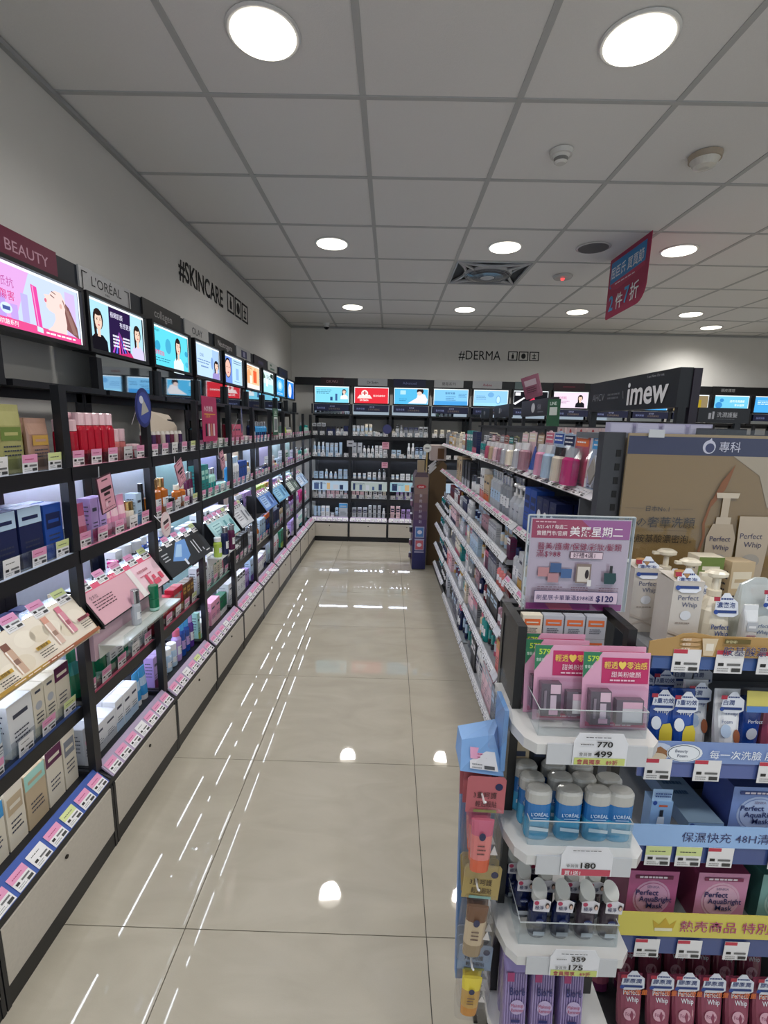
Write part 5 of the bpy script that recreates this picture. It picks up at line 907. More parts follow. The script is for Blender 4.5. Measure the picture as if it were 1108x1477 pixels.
obj('printed_front', mb, o)
mb = MB(); mb.box(-0.035, 0.035, 0.03, 0.08, 1.031, 1.15, '9a8a72', 'print'); mb.box(0.048, 0.062, 0.03, 0.05, 1.031, 1.27, 'a9925a', 'print'); obj('topper', mb, o)
for i in range(6):
    mb = MB(); mb.loft([(0, 0.016, 0.016, 2), (0.05, 0.016, 0.016, 2, 'c8ccd6'), (0.065, 0.01, 0.01, 2)], 10, ['4a3a5a', '7a5a6a', '2a2c40'][i % 3], 'gloss')
    tag(obj('bottle', mb, None, (0.238, 4.86, 0.12+0.14*i), (0, 0, 0)), f'{ORD[i]} tiny bottle up the left side pocket of the wrapped cardboard stand', 'bottle', 'side pocket bottles')
    mb = MB(); mb.box(-0.085, -0.0625, 0.03, 0.1, 0.112+0.14*i, 0.119+0.14*i, '5a4a60', 'print'); obj('side_pocket', mb, o)
o = tag(empty('cardboard_stand', (0.50, 4.98, 0), 0), 'plain brown kraft carton stand behind the wrapped violet stand', 'display stand')
mb = MB(); mb.slab([(-0.075, 0, 0), (0.10, 0, 0), (0.10, 0, 1.10), (0.06, 0, 1.14), (-0.075, 0, 1.02)], (0, 0.28, 0), '7d6447', 'matte'); obj('body', mb, o)
mb = MB(); mb.box(-0.07, 0.09, 0.02, 0.26, 1.141, 1.30, 'b9a9a4', 'matte'); mb.box(0.0, 0.07, 0.0195, 0.02, 1.16, 1.27, '6d4d33', 'matte'); obj('top_carton', mb, o)
mb = MB()
for i in range(3): mb.slab([(-0.10, -0.03+0.02*i, 1.02+0.03*i), (-0.08, -0.03+0.02*i, 1.0+0.03*i), (-0.01, -0.03+0.02*i, 1.075+0.03*i), (-0.02, -0.03+0.02*i, 1.09+0.03*i)], (0, 0.003, 0), 'cfd0d4', 'print')
q_ = obj('folded_leaflet', mb, o); q_['kind'] = 'stuff'
# yellow packs and little tray on the bottom shelf near the aisle
for i in range(3):
    mb = MB(); mb.loft([(0, 0.012, 0.012, 2), (0.02, 0.02, 0.018, 2), (0.05, 0.02, 0.018, 2), (0.058, 0.01, 0.01, 2), (0.07, 0.018, 0.004, 3)], 10, ['b9b53a', 'a8a23a', 'c4b02e'][i], 'foil')
    tag(obj('candy_pack', mb, None, gw(0.05+0.02*(i % 2), 1.60+0.05*i, 0.1), (0.3*i, 0.25, 0.4*i)), f'{ORD[i]} crumpled yellow foil pack in the clear bin by the aisle', 'pack', 'yellow foil packs')
o = tag(empty('clear_bin', gw(0.0, 1.52, 0.066), GA), 'small clear plastic bin on the lowest shelf holding yellow packs', 'bin')
mb = MB(); mb.box(0.03, 0.13, 0.05, 0.23, 0.0, 0.004, 'dfe2e4', 'gloss'); obj('bottom', mb, o)
for a in ((0.03, 0.032, 0.05, 0.23), (0.128, 0.13, 0.05, 0.23), (0.032, 0.128, 0.05, 0.052), (0.032, 0.128, 0.228, 0.23)): mb = MB(); mb.box(*a, 0.0045, 0.06, 'ffffff', 'acrylic'); obj('wall_panel', mb, o)
# headers and things standing over the gondola
def gheader(name, lab, x, y0, y1, z0, z1, draw, th=0.035, foot=True):
    o = tag(empty(name, gw(x, 0, 0), GA), lab, 'header sign')
    mb = MB(); mb.box(0, th, y0, y1, z0, z1, '14161b', 'laminate'); obj('box', mb, o)
    mb = MB(); p = Panel(mb, (-0.0005, y1, z0), (0, -1, 0), (0, 0, 1), y1-y0, z1-z0); draw(p); obj('lettering', mb, o)
    mb = MB(); mb.box(th*0.2, th*0.8, y0+0.0, y0+0.02, 1.50, z0, '14161b', 'laminate'); mb.box(th*0.2, th*0.8, y1-0.02, y1, 1.50, z0, '14161b', 'laminate'); obj('bracket', mb, o); return o
def d_imew(p):
    p.text('AHCV', 0.05, 0.36, 0.34, '7e8086', 0.0, 0.19); p.lines(0.27, 0.5, 0.17, 2, 0.12, '5a5c62', 0.5); p.text('\\', 0.46, 0.36, 0.34, '7e8086')
    p.text('imew', 0.52, 0.16, 0.98, 'd2d3d5', 0.02, 0.45); p.text('I am New. For me.', 0.72, 0.86, 0.11, '9a9ca0', 0, 0.24)
gheader('gondola_header', 'large black header sign with white rounded lettering over the gondola', 0.455, 1.66, 2.36, 1.59, 1.722, d_imew, 0.045)
mb = MB(); mb.box(0, 0.028, 0, 0.05, 1.535, 1.720, '2b2230', 'laminate'); tag(obj('header_end_cap', mb, None, gw(0.50, 1.655, 0.0), (0, 0, GA)), 'dark violet end piece closing the near edge of large header sign', 'sign end')
def d_h2(p): p.ell(0.42, 0.5, 0.06, 0.3, 'c9cacc'); p.text('保養', 0.56, 0.4, 0.34, '9a9ca2', 0.0, 0.3); p.rect(0.58, 0.2, 0.75, 0.26, '7a7c82')
gheader('gondola_header', 'small black header sign with bottle symbol below the foil bag', 0.455, 2.86, 3.50, 1.585, 1.69, d_h2)
def d_h3(p): p.rect(0.35, 0.35, 0.45, 0.75, '9a9ca2'); p.rect(0.5, 0.45, 0.55, 0.7, '7a7c82')
gheader('gondola_header', 'small slate blue header sign, second along the gondola', 0.455, 3.85, 4.35, 1.585, 1.69, d_h3)
gheader('gondola_header', 'small slate blue header sign, farthest along the gondola', 0.455, 4.55, 4.93, 1.585, 1.68, d_h3)
mb = MB(); mb.loft([(0, 0.05, 0.004, 6), (0.02, 0.055, 0.012, 3), (0.10, 0.055, 0.014, 3), (0.135, 0.055, 0.003, 6)], 14, '8d5468', 'foil'); p = Panel(mb, (-0.045, -0.0145, 0.02), (1, 0, 0), (0, 0, 1), 0.09, 0.10)
p.rect(0.1, 0.55, 0.9, 0.9, 'b9a6ae'); p.lines(0.15, 0.4, 0.7, 3, 0.12, '3a1a28')
tag(obj('foil_bag', mb, None, (0.88, 3.0, 1.691), (0.1, -0.28, -0.6)), 'crumpled pink foil bag leaning on top of the small header sign', 'bag')
mb = MB(); mb.box(0, 0.003, 0, 0.09, 0, 0.15, '2f5c42', 'print'); p = Panel(mb, (-0.0003, 0.09, 0), (0, -1, 0), (0, 0, 1), 0.09, 0.15); p.text('LINE', 0.2, 0.78, 0.16, 'd8e6dc', 0.03, 0.6); p.rect(0.2, 0.4, 0.8, 0.7, 'c9d0ca')
tag(obj('info_card', mb, None, gw(0.44, 2.70, 1.5205), (0, 0, GA+0.5)), 'small green information card standing on the gondola by the foil bag', 'info sign')
gb('top_cap', 0.44, 0.53, 1.42, 4.95, 1.5, 1.52, '2b2d31')
# row of pale lilac boxes on the gondola back ridge near the end
for i in range(4):
    mb = MB(); mb.box(-0.036, 0.036, 0, 0.03, 0, 0.032, 'b9b6d2', 'print'); p = Panel(mb, (-0.036, 0, 0), (1, 0, 0), (0, 0, 1), 0.072, 0.032); p.rect(0.06, 0.1, 0.94, 0.9, 'cfcde4')
    tag(obj('carton', mb, None, (0.725+0.083*i, 1.52, 1.5), (0, 0, 0)), f'{ORD[i]} pale lilac box from left, behind the end board top', 'box', 'pale lilac boxes behind the end board')
gb('ridge_shelf', 0.10, 0.62, 1.44, 1.60, 1.482, 1.4995, '6d7076')
# ================================================================== END DISPLAY FACING THE CAMERA
EX0, EX1, EYF, EYB = 0.548, 1.48, 0.90, 1.25
end = tag(empty('end_display', (0, 0, 0)), 'dark metal end display with blue-railed shelves facing the camera', 'display unit')
def eb(name, a, col=BLK2, m='laminate', par=None):
    mb = MB(); mb.box(*a, col, m); return obj(name, mb, par or end)
up = eb('upright', (0.556, 0.612, 1.252, 1.285, 0.0, 1.503), '3a3b3f')
for i in range(36):
    z = 1.44-0.036*i; mb = MB(); mb.box(0.592, 0.604, 1.2505, 1.2525, z, z+0.018, '0b0b0c', 'matte'); obj('slot', mb, up)
eb('upright', (1.44, 1.496, 1.252, 1.285, 0.0, 1.503), '3a3b3f')
eb('back_panel', (0.613, 1.439, 1.262, 1.28, 0.02, 1.49), '5a5b5e')
eb('base', (0.556, 1.49, 0.93, 1.25, 0.0, 0.03), '2a2b2e')
ST = [(1.030, 1.059, 1.103), (0.779, 0.816, 0.866), (0.563, 0.607, 0.662), (0.312, 0.364, 0.430)]
SC_ = [('b8935a', '44619c', ''), ('8098cc', '5868a4', ''), ('9cc0ee', '44568e', ''), ('dccf62', '49588c', '')]
for i, (z0, z1, z2) in enumerate(ST):
    sh = eb('shelf', (0.56, 1.475, 0.915, 1.249, z1-0.022, z1-0.004), '7d8084')
    mb = MB(); mb.box(EX0, EX1, EYF+0.002, EYF+0.006, z0, z1, SC_[i][1], 'gloss'); rl = obj('price_rail', mb, sh)
    mb = MB()
    if i == 0: mb.slab([(0.535, EYF-0.002, z1+0.001), (EX1, EYF-0.002, z1+0.001), (EX1, EYF-0.002, z2-0.004), (0.66, EYF-0.002, z2+0.002), (0.625, EYF-0.002, z2+0.008), (0.60, EYF-0.002, z2+0.006), (0.585, EYF-0.002, z2-0.002), (0.535, EYF-0.002, z2-0.012)], (0, 0.002, 0), SC_[i][0], 'print')
    else: mb.box(0.535, EX1, EYF-0.002, EYF, z1+0.001, z2, SC_[i][0], 'print')
    st = obj('sign_strip', mb, sh); st['label'] = ['gold sign strip', 'mid-blue sign strip', 'light blue sign strip', 'yellow sign strip'][i]
    w, h = EX1-0.535, z2-z1; mb = MB(); p = Panel(mb, (0.535, EYF-0.0022, z1+0.001), (1, 0, 0), (0, 0, 1), w, h); q = Panel(mb, (EX0, EYF+0.0018, z0), (1, 0, 0), (0, 0, 1), w, z1-z0)
    def outl(t, a, b, s, c1, c2, bw=0.03):
        p.text(t, a, b, s, c2, 0.045); p.text(t, a, b, s, c1, 0.012)
    if i == 0:
        for k in range(4): p.ell(0.085, 0.14+0.24*k, 0.022, 0.10, 'c9a273', 14); p.text(['無添加', '氨基酸', '保濕感', '潤透感'][k], 0.068, 0.09+0.24*k, 0.13, 'fff6e6', 0.02, 0.035)
        p.poly([(0.115, 0.1), (0.135, 0.1), (0.142, 0.95), (0.108, 0.95)], 'dcc8a8'); p.l += 1; p.rect(0.118, 0.35, 0.134, 0.7, 'efe6d6')
        p.rect(0.155, 0.72, 0.21, 0.95, '6a5a2a'); p.text('新登場!', 0.158, 0.76, 0.16, 'e8dca8', 0.01, 0.05); outl('胺基酸濃密泡 極致潤澤', 0.155, 0.18, 0.5, '2a2f66', 'f4efe2')
    elif i == 1:
        p.ell(0.05, 0.5, 0.035, 0.42, 'c9d4ea', 16); p.poly([(0.03, 0.1), (0.07, 0.1), (0.075, 0.5), (0.055, 0.75), (0.03, 0.5)], '9a6a44'); p.l += 1; p.ell(0.05, 0.25, 0.022, 0.2, 'dccab0', 12)
        p.ell(0.11, 0.48, 0.04, 0.42, 'eef2f8', 18); p.ell(0.108, 0.48, 0.036, 0.37, '33405a', 18); p.ell(0.108, 0.48, 0.0345, 0.35, 'eef2f8', 18); p.text('Beauty', 0.088, 0.52, 0.2, '3a4668', 0, 0.042); p.text('Foam', 0.094, 0.3, 0.2, '3a4668', 0, 0.03)
        p.text('每一次洗臉 肌膚更美麗', 0.165, 0.3, 0.44, 'f2f5fb', 0.02)
    elif i == 2: outl('保濕快充 48H清爽超水感', 0.135, 0.28, 0.5, '2a3a70', 'eef4fc')
    else:
        p.poly([(0.105, 0.25), (0.148, 0.25), (0.155, 0.7), (0.14, 0.5), (0.128, 0.8), (0.115, 0.5), (0.098, 0.7)], 'c9a83a'); p.l += 1; p.rect(0.105, 0.25, 0.148, 0.38, 'e8e2c0'); outl('熱売商品 特別販售', 0.165, 0.3, 0.5, 'b03070', 'f6eccb')
    for a in ((0.42, 0.9) if i == 2 else (0.47, 0.9)):
        if i in (0,): continue
        q.ell(a-0.03*(i == 2)-0.0, 0.5, 0.013, 0.36, 'f2f4fa', 16); q.ell(a-0.03*(i == 2)+0.001, 0.46, 0.009, 0.24, SC_[i][1], 14); q.text('專科', a-0.03*(i == 2)+0.02, 0.25, 0.6, 'f2f4fa', 0.01)
    obj('strip_print', mb, sh)
    for k, x in enumerate([(0.585, 0.672, 0.757, 0.86, 0.97), (0.56, 0.664, 0.80, 0.93), (0.588, 0.655, 0.725, 0.86), (0.595, 0.692, 0.80, 0.93)][i]):
        put_tag(sh, tag_e['lime' if (i == 2 and k < 2) else 'red'] if 'tag_e' in globals() else TAGS['lime' if (i == 2 and k < 2) else 'red'], (x, EYF-0.0012-0.0025, z0-0.004), (0, 0, 0))
# poster board in its clear sleeve at the back of the end display
o = tag(empty('poster_board', (0.614, 1.236, 0.0)), 'large gold poster board in clear sleeve behind the end display products', 'poster')
mb = MB(); mb.box(0, 0.826, 0.002, 0.008, 1.04, 1.502, 'a9936a', 'print'); obj('board', mb, o)
mb = MB(); p = Panel(mb, (0, 0.0018, 1.04), (1, 0, 0), (0, 0, 1), 0.826, 0.462); p.rect(0, 0, 1, 0.885, '94794a'); p.rect(0, 0.885, 1, 0.985, '20244f')
p.poly([(0.78, 0.885), (1, 0.885), (1, 0.0), (0.82, 0.0), (0.86, 0.3), (0.8, 0.6)], 'a48f6c'); p.l += 1
p.poly([(0.33, 0.885), (0.56, 0.885), (0.60, 0.52), (0.46, 0.6), (0.42, 0.78)], 'b8a98e'); p.l += 1
p.ell(0.25, 0.933, 0.02, 0.038, 'dcdcea', 18); p.ell(0.252, 0.928, 0.014, 0.026, '2b2f63', 16); p.poly([(0.242, 0.96), (0.258, 0.96), (0.253, 0.983)], 'dcdcea'); p.l += 1; p.text('專科', 0.28, 0.912, 0.062, 'dcdcea', 0.01)
p.text('日本No.1', 0.078, 0.565, 0.036, '2a2018', 0.01); p.rect(0.01, 0.578, 0.07, 0.58, '6a5840'); p.rect(0.165, 0.578, 0.225, 0.58, '6a5840')
p.text('肌の奢華洗顏', 0.012, 0.475, 0.068, '1e1612', 0.016); p.rect(0.0, 0.452, 0.22, 0.454, '6a5840'); p.text('頂級胺基酸濃密泡。', 0.0, 0.385, 0.052, '1e1612', 0.012, 0.235)
p.poly([(0.337, 0.84), (0.302, 0.74), (0.277, 0.62), (0.282, 0.6), (0.317, 0.7), (0.327, 0.76)], '8a5a3c'); p.l += 1
pts = [(0.277, 0.64), (0.260, 0.5), (0.267, 0.42), (0.257, 0.34), (0.272, 0.24), (0.292, 0.16)]
for (a, b), (c, d) in zip(pts, pts[1:]): p.poly([(a, b), (a+0.008, b), (c+0.008, d), (c, d)], '8a5a3c')
p.l += 1
# printed pump bottle and tube
S_ = lambda x: 0.282+(x-0.36)*0.78
p.poly([(S_(x), y) for x, y in [(0.36, 0.2), (0.47, 0.2), (0.475, 0.42), (0.455, 0.5), (0.375, 0.5), (0.355, 0.42)]], 'b9a994'); p.l += 1; p.rect(S_(0.385), 0.5, S_(0.445), 0.54, 'c6b8a4'); p.rect(S_(0.40), 0.54, S_(0.43), 0.65, 'c2b39e'); p.poly([(S_(x), y) for x, y in [(0.375, 0.65), (0.46, 0.65), (0.465, 0.68), (0.37, 0.68)]], 'cfc2ae'); p.l += 1
p.text('Perfect', S_(0.37), 0.40, 0.042, '4a4a66', 0.0, 0.075); p.text('Whip', S_(0.385), 0.35, 0.042, '4a4a66', 0.0, 0.06); p.ell(S_(0.415), 0.29, 0.025, 0.035, 'aaa39a', 14)
p.poly([(S_(x), y) for x, y in [(0.487, 0.16), (0.60, 0.16), (0.615, 0.55), (0.477, 0.55)]], 'bfb09c'); p.l += 1; p.text('Perfect', S_(0.49), 0.42, 0.045, '4a4a66', 0.0, 0.08); p.text('Whip', S_(0.51), 0.37, 0.045, '4a4a66', 0.0, 0.065); p.ell(S_(0.545), 0.29, 0.03, 0.04, 'aaa39a', 14)
obj('printed_sheet', mb, o)
mb = MB(); mb.box(-0.004, 0.83, -0.004, -0.0033, 1.035, 1.516, 'ffffff', 'cellophane'); obj('clear_sleeve', mb, o)
mb = MB(); mb.box(0.045, 0.085, -0.0065, -0.0045, 1.492, 1.512, 'c6c9cc', 'gloss'); mb.box(0.38, 0.42, -0.0065, -0.0045, 1.492, 1.512, 'c6c9cc', 'gloss'); obj('clip', mb, o)
# products on the end display
def hangtag_mesh(c1='e4e8f2', c2='27407f', c3='b02f45', t='濃密泡', t2=None):
    mb = MB(); w, h = 0.05, 0.05
    P = [(-w/2, 0, 0.006), (-w*0.3, 0, 0), (w*0.3, 0, 0), (w/2, 0, 0.006), (w*0.46, 0, h*0.62), (w*0.24, 0, h*0.8), (w*0.1, 0, h), (-w*0.1, 0, h), (-w*0.24, 0, h*0.8), (-w*0.46, 0, h*0.62)]
    mb.slab(P, (0, 0.001, 0), c1, 'print'); p = Panel(mb, (-w/2, 0, 0), (1, 0, 0), (0, 0, 1), w, h, eps=0.0003)
    p.lines(0.25, 0.72, 0.5, 1, 0.12, c2, 0.6); p.text(t, 0.08, 0.4, 0.26, c2, 0.03, 0.84); p.rect(0.1, 0.16, 0.9, 0.28, c2); p.rect(-0.06, 0.66, 0.2, 0.84, c3); p.ell(0.04, 0.2, 0.1, 0.1, '2a4a9a', 10)
    if t2: p.text(t2, 0.14, -0.16, 0.3, 'e87a3a', 0.06, 1.0)
    return mb.data('neck_tag')
HT = [hangtag_mesh(), hangtag_mesh(t='3重功效'), hangtag_mesh(t='白潤'), hangtag_mesh(t='膠原潤', t2='25%增量')]
def neck(par, k, z, y, x=0, tilt=0.0, sc=1.0): q = put_tag(par, HT[k], (x, y, z), (tilt, 0, 0), 'neck_tag'); q.scale = (sc,)*3; return q
def box_whip(x, y, lab, rz=0.0):
    o = tag(empty('carton', (x, y, 1.0555), rz), lab, 'box'); mb = MB(); w, d, h = 0.063, 0.06, 0.15
    mb.box(-w/2, w/2, 0, d, 0, h, 'cfc8c0', 'print'); obj('body', mb, o)
    mb = MB(); mb.slab([(-w/2, 0.0, h+0.0003), (w/2, 0.0, h+0.0003), (w/2, d, h+0.003), (-w/2, d, h+0.006)], (0, 0, 0.001), 'c9c2ba', 'print'); obj('top_flap', mb, o)
    mb = MB(); p = Panel(mb, (-w/2, -0.0002, 0), (1, 0, 0), (0, 0, 1), w, h); p.text('Perfect', 0.2, 0.74, 0.1, '5a6080', 0, 0.7); p.text('Whip', 0.34, 0.64, 0.1, '5a6080', 0, 0.5); p.ell(0.5, 0.52, 0.18, 0.07, 'dde0e6', 14); p.lines(0.2, 0.4, 0.6, 1, 0.04, '8a7a70')
    p.poly([(0, 0.3), (0.5, 0.22), (1, 0.28), (1, 0.24), (0.5, 0.19), (0, 0.26)], 'c4bab0'); p.poly([(0, 0.12), (0.4, 0.2), (1, 0.1), (1, 0.07), (0.4, 0.17), (0, 0.09)], 'b9aea4'); obj('print', mb, o)
    mb = MB(); mb.loft([(h+0.004, 0.016, 0.016, 2), (h+0.016, 0.016, 0.016, 2)], 10, 'b58a5a', 'gloss', ctr=(-0.004, 0.02)); obj('gift_jar', mb, o)
    neck(o, 0, h-0.022, -0.003, 0.0, -0.25); return o
box_whip(0.622, 0.935, 'white printed cleanser carton with paper tag at front of the gold-strip shelf')
box_whip(0.585, 1.02, 'white printed cleanser carton standing behind the front one, gold-strip shelf')
for n, (x, y, c) in enumerate(((0.703, 0.945, 'cfc9b6'), (0.70, 1.03, 'c9c3b0'), (0.695, 1.115, 'c4beac'))):
    o = make('pump', (x, y+0.03, 1.0555), 0, ['front', 'middle', 'rear'][n]+' cream foaming pump bottle with paper tag, gold-strip shelf', dict(r=0.033, h=0.165, col='cream', cap='cream', label='cream', text=('Perfect', 'Whip')))
    neck(o, 0, 0.075, -0.036, 0.008, -0.15)
o = tag(empty('refill_pouch', (0.80, 0.95, 1.0555)), 'clear white refill pouch with striped gusset beside the cream pump bottles', 'pouch')
mb = MB(); mb.loft([(0, 0.048, 0.028, 4), (0.05, 0.048, 0.026, 4), (0.10, 0.045, 0.014, 4), (0.135, 0.04, 0.004, 5), (0.15, 0.012, 0.003, 4)], 16, 'c6cbc9', 'foil', ctr=(0, 0.03)); obj('body', mb, o)
mb = MB(); p = Panel(mb, (-0.035, 0.0015, 0.015), (1, 0, 0), (0, 0, 1), 0.07, 0.06); p.ell(0.5, 0.5, 0.42, 0.5, 'dfe3e2', 16); p.text('Perfect', 0.2, 0.55, 0.2, '4a6a9a', 0, 0.6); p.text('Whip', 0.32, 0.32, 0.2, '4a6a9a', 0, 0.42); obj('print', mb, o); neck(o, 0, 0.09, -0.002, 0.018, -0.1)
make('pouch', (0.755, 0.935, 1.0555), 0, 'thin striped white pouch squeezed between pump bottle and refill pouch', dict(w=0.03, h=0.105, col='white', acc='silver', dark='9a4a6a'))
make('carton', (0.775, 1.12, 1.0555), 0, 'pale green carton with red tag at the rear of the gold-strip shelf', ct(0.06, 0.16, 'cream', 'olive', lay=0))
make('carton', (0.85, 1.12, 1.0555), 0.1, 'pale beige carton at the rear right of the gold-strip shelf', ct(0.06, 0.15, 'beige', 'cream', lay=3))
for n, x in enumerate((0.885, 0.96, 1.04)): make('pump', (x, 0.98, 1.0555), 0, f'{ORD[n]} cream pump bottle from left past the refill pouch, right frame edge', dict(r=0.033, h=0.165, col='cream', cap='cream', label='cream', text=('Perfect', 'Whip')))
def tube_std(x, y, z, col, capc, lab, kind, art=None, h=0.135, r=0.027, pz=0.55, sc=1.0, upside=False):
    """cleanser tube standing on its cap with a cloud-shaped paper tag above"""
    o = tag(empty('tube', (x, y, z+0.0035)), lab, 'tube'); o.rotation_euler = (-0.12, 0, 0)
    mb = MB(); mb.loft([(0.022, r*0.9, r*0.75, 2.1), (h*0.4, r, r*0.62, 2.1), (h*0.75, r*1.04, r*0.3, 2.2), (h, r*1.06, r*0.07, 3)], 14, C(col), 'gloss'); obj('body', mb, o)
    mb = MB(); mb.loft([(0, r*0.85, r*0.75, 2.1), (0.0215, r*0.88, r*0.76, 2.1)], 14, C(capc), 'gloss'); obj('cap', mb, o)
    mb = MB(); p = Panel(mb, (-r*0.85, -r*0.74, 0.018), (1, 0, 0), (0, 0.12, 1), r*1.7, h*0.8)
    ink = 'eef2fa' if col in ('blue', 'rose', 'plum', 'dustyrose') else '4a5a90'
    p.text('Perfect', 0.1, 0.74, 0.14, ink, 0.005, 0.8); p.text('Whip', 0.25, 0.61, 0.14, ink, 0.005, 0.6)
    if art == 'yellow': p.ell(0.25, 0.42, 0.24, 0.13, 'e6eaf0', 14); p.poly([(0.35, 0.06), (0.95, 0.08), (1.0, 0.3), (0.9, 0.42), (0.55, 0.4), (0.4, 0.28)], 'd8c23c'); p.l += 1
    elif art == 'brown': p.ell(0.3, 0.3, 0.26, 0.13, 'b9cbe2', 14); p.ell(0.78, 0.2, 0.16, 0.14, '9a5a3a', 12); p.text('Foam', 0.1, 0.45, 0.1, '5a6a90', 0, 0.5)
    elif art == 'plain': p.ell(0.4, 0.38, 0.3, 0.12, 'd8a9b8', 14); p.text('Foam', 0.2, 0.35, 0.1, '8a3a5a', 0, 0.45)
    obj('print', mb, o); neck(o, kind, h*(0.80 if kind == 3 else 0.66), -r*(0.45 if kind == 3 else 0.62), 0.0, 0.12, 1.15 if kind == 3 else sc); return o
Z2 = 0.8125
for n, (x, y) in enumerate(((0.608, 0.945), (0.655, 0.94))): tube_std(x, y, Z2, 'blue', 'navy', ['left', 'right'][n]+' front blue cleanser tube with yellow picture and cloud-shaped tag', 1, 'yellow', h=0.14)
for n, (x, y) in enumerate(((0.61, 1.03), (0.66, 1.03))): tube_std(x, y, Z2, 'blue', 'navy', ['left', 'right'][n]+' rear blue cleanser tube with cloud tag behind the front pair', 1, 'yellow', h=0.14)
for n, (x, y) in enumerate(((0.71, 0.98), (0.757, 0.945))): tube_std(x, y, Z2, 'white', 'white', ['left', 'right'][n]+' front white cleanser tube with brown accent and cloud-shaped tag', 2, 'brown', h=0.14)
for n, (x, y) in enumerate(((0.72, 1.06), (0.765, 1.06))): tube_std(x, y, Z2, 'white', 'white', ['left', 'right'][n]+' rear white cleanser tube with cloud tag behind the front pair', 2, 'brown', h=0.14)
o = tag(empty('bundle_pack', (0.875, 0.95, Z2)), 'shrink-wrapped bundle of blue and rose tubes with yellow header card', 'bundle')
for x, c in ((-0.055, 'blue'), (0.0, 'rose'), (0.055, 'plum')):
    mb = MB(); mb.loft([(0.002, 0.022, 0.02, 2.1), (0.03, 0.024, 0.018, 2.1, C(c)), (0.12, 0.026, 0.006, 2.4)], 12, C(c), 'gloss', ctr=(x, 0.02)); p = Panel(mb, (x-0.02, -0.0008, 0.01), (1, 0, 0), (0, 0, 1), 0.04, 0.08); p.text('Perfect', 0.1, 0.72, 0.16, 'e8ecf6', 0, 0.8); p.ell(0.4, 0.4, 0.3, 0.18, 'dfe3ec', 12); obj('tube', mb, o)
mb = MB(); mb.slab([(-0.09, -0.014, 0.105), (0.09, -0.014, 0.10), (0.09, -0.008, 0.145), (-0.09, -0.008, 0.15)], (0, 0.001, 0), 'd4c86a', 'print'); p = Panel(mb, (-0.09, -0.0145, 0.103), (1, 0, 0), (0, 0.12, 1), 0.18, 0.045); p.rect(0, 0, 1, 0.3, '5a86c8'); p.ell(0.85, 0.6, 0.12, 0.3, 'c86a9a', 12); p.text('超值組合', 0.3, 0.4, 0.4, '2a4a8a', 0.02, 0.4); obj('header_card', mb, o)
mb = MB(); mb.loft([(0.001, 0.088, 0.03, 5), (0.12, 0.088, 0.022, 5), (0.148, 0.088, 0.006, 6)], 16, 'ffffff', 'cellophane', ctr=(0, 0.015)); obj('film', mb, o)
for n, x in enumerate((1.02, 1.08)): tube_std(x, 0.95, Z2, 'rose', 'plum', ['first', 'second'][n]+' rose cleanser tube past the shrink-wrapped bundle', 2, 'plain', h=0.14)
# serum carton, silver lying box and blue mask boxes on the light-blue-strip shelf
Z3 = 0.6035
o = tag(empty('carton', (0.635, 0.935, Z3)), 'slim pale blue serum carton with header tag, light-blue-strip shelf', 'box')
mb = MB(); mb.box(-0.024, 0.024, 0, 0.03, 0, 0.085, '8fb2da', 'print'); obj('body', mb, o)
mb = MB(); mb.box(-0.024, 0.02, 0.001, 0.002, 0.085, 0.115, 'a9c8ea', 'print'); obj('header_tag', mb, o)
mb = MB(); p = Panel(mb, (-0.024, -0.0002, 0), (1, 0, 0), (0, 0, 1), 0.048, 0.115); p.ell(0.15, 0.7, 0.1, 0.05, '2a4a9a'); p.rect(0.35, 0.62, 0.75, 0.66, 'd0603a'); p.poly([(0.3, 0.12), (0.7, 0.12), (0.65, 0.4), (0.35, 0.4)], 'dfe8f0'); p.rect(0.42, 0.4, 0.58, 0.55, '2a2c32'); p.lines(0.1, 0.9, 0.8, 2, 0.06, '2a4a8a', 0.5); obj('print', mb, o)
o = tag(empty('carton', (0.74, 0.935, Z3), 0.0), 'long silver-blue carton lying flat, light-blue-strip shelf', 'box')
mb = MB(); mb.hexa([(-0.04, 0, 0), (0.04, 0, 0), (0.02, 0.2, 0), (-0.05, 0.2, 0), (-0.04, 0, 0.033), (0.04, 0, 0.033), (0.02, 0.2, 0.04), (-0.05, 0.2, 0.04)], '7f97ae', 'gloss'); obj('body', mb, o)
mb = MB(); p = Panel(mb, (-0.04, -0.0003, 0), (1, 0, 0), (0, 0, 1), 0.08, 0.033); p.rect(0, 0, 1, 0.98, '8fb2da'); p.rect(0.4, 0.4, 0.75, 0.7, 'd0703a'); p.ell(0.1, 0.75, 0.08, 0.2, '2a4a9a'); q = Panel(mb, (-0.04, 0.0, 0.0335), (1, 0, 0), (-0.05, 1, 0.03), 0.075, 0.19); q.lines(0.15, 0.75, 0.7, 3, 0.16, '3a5a7a'); obj('print', mb, o)
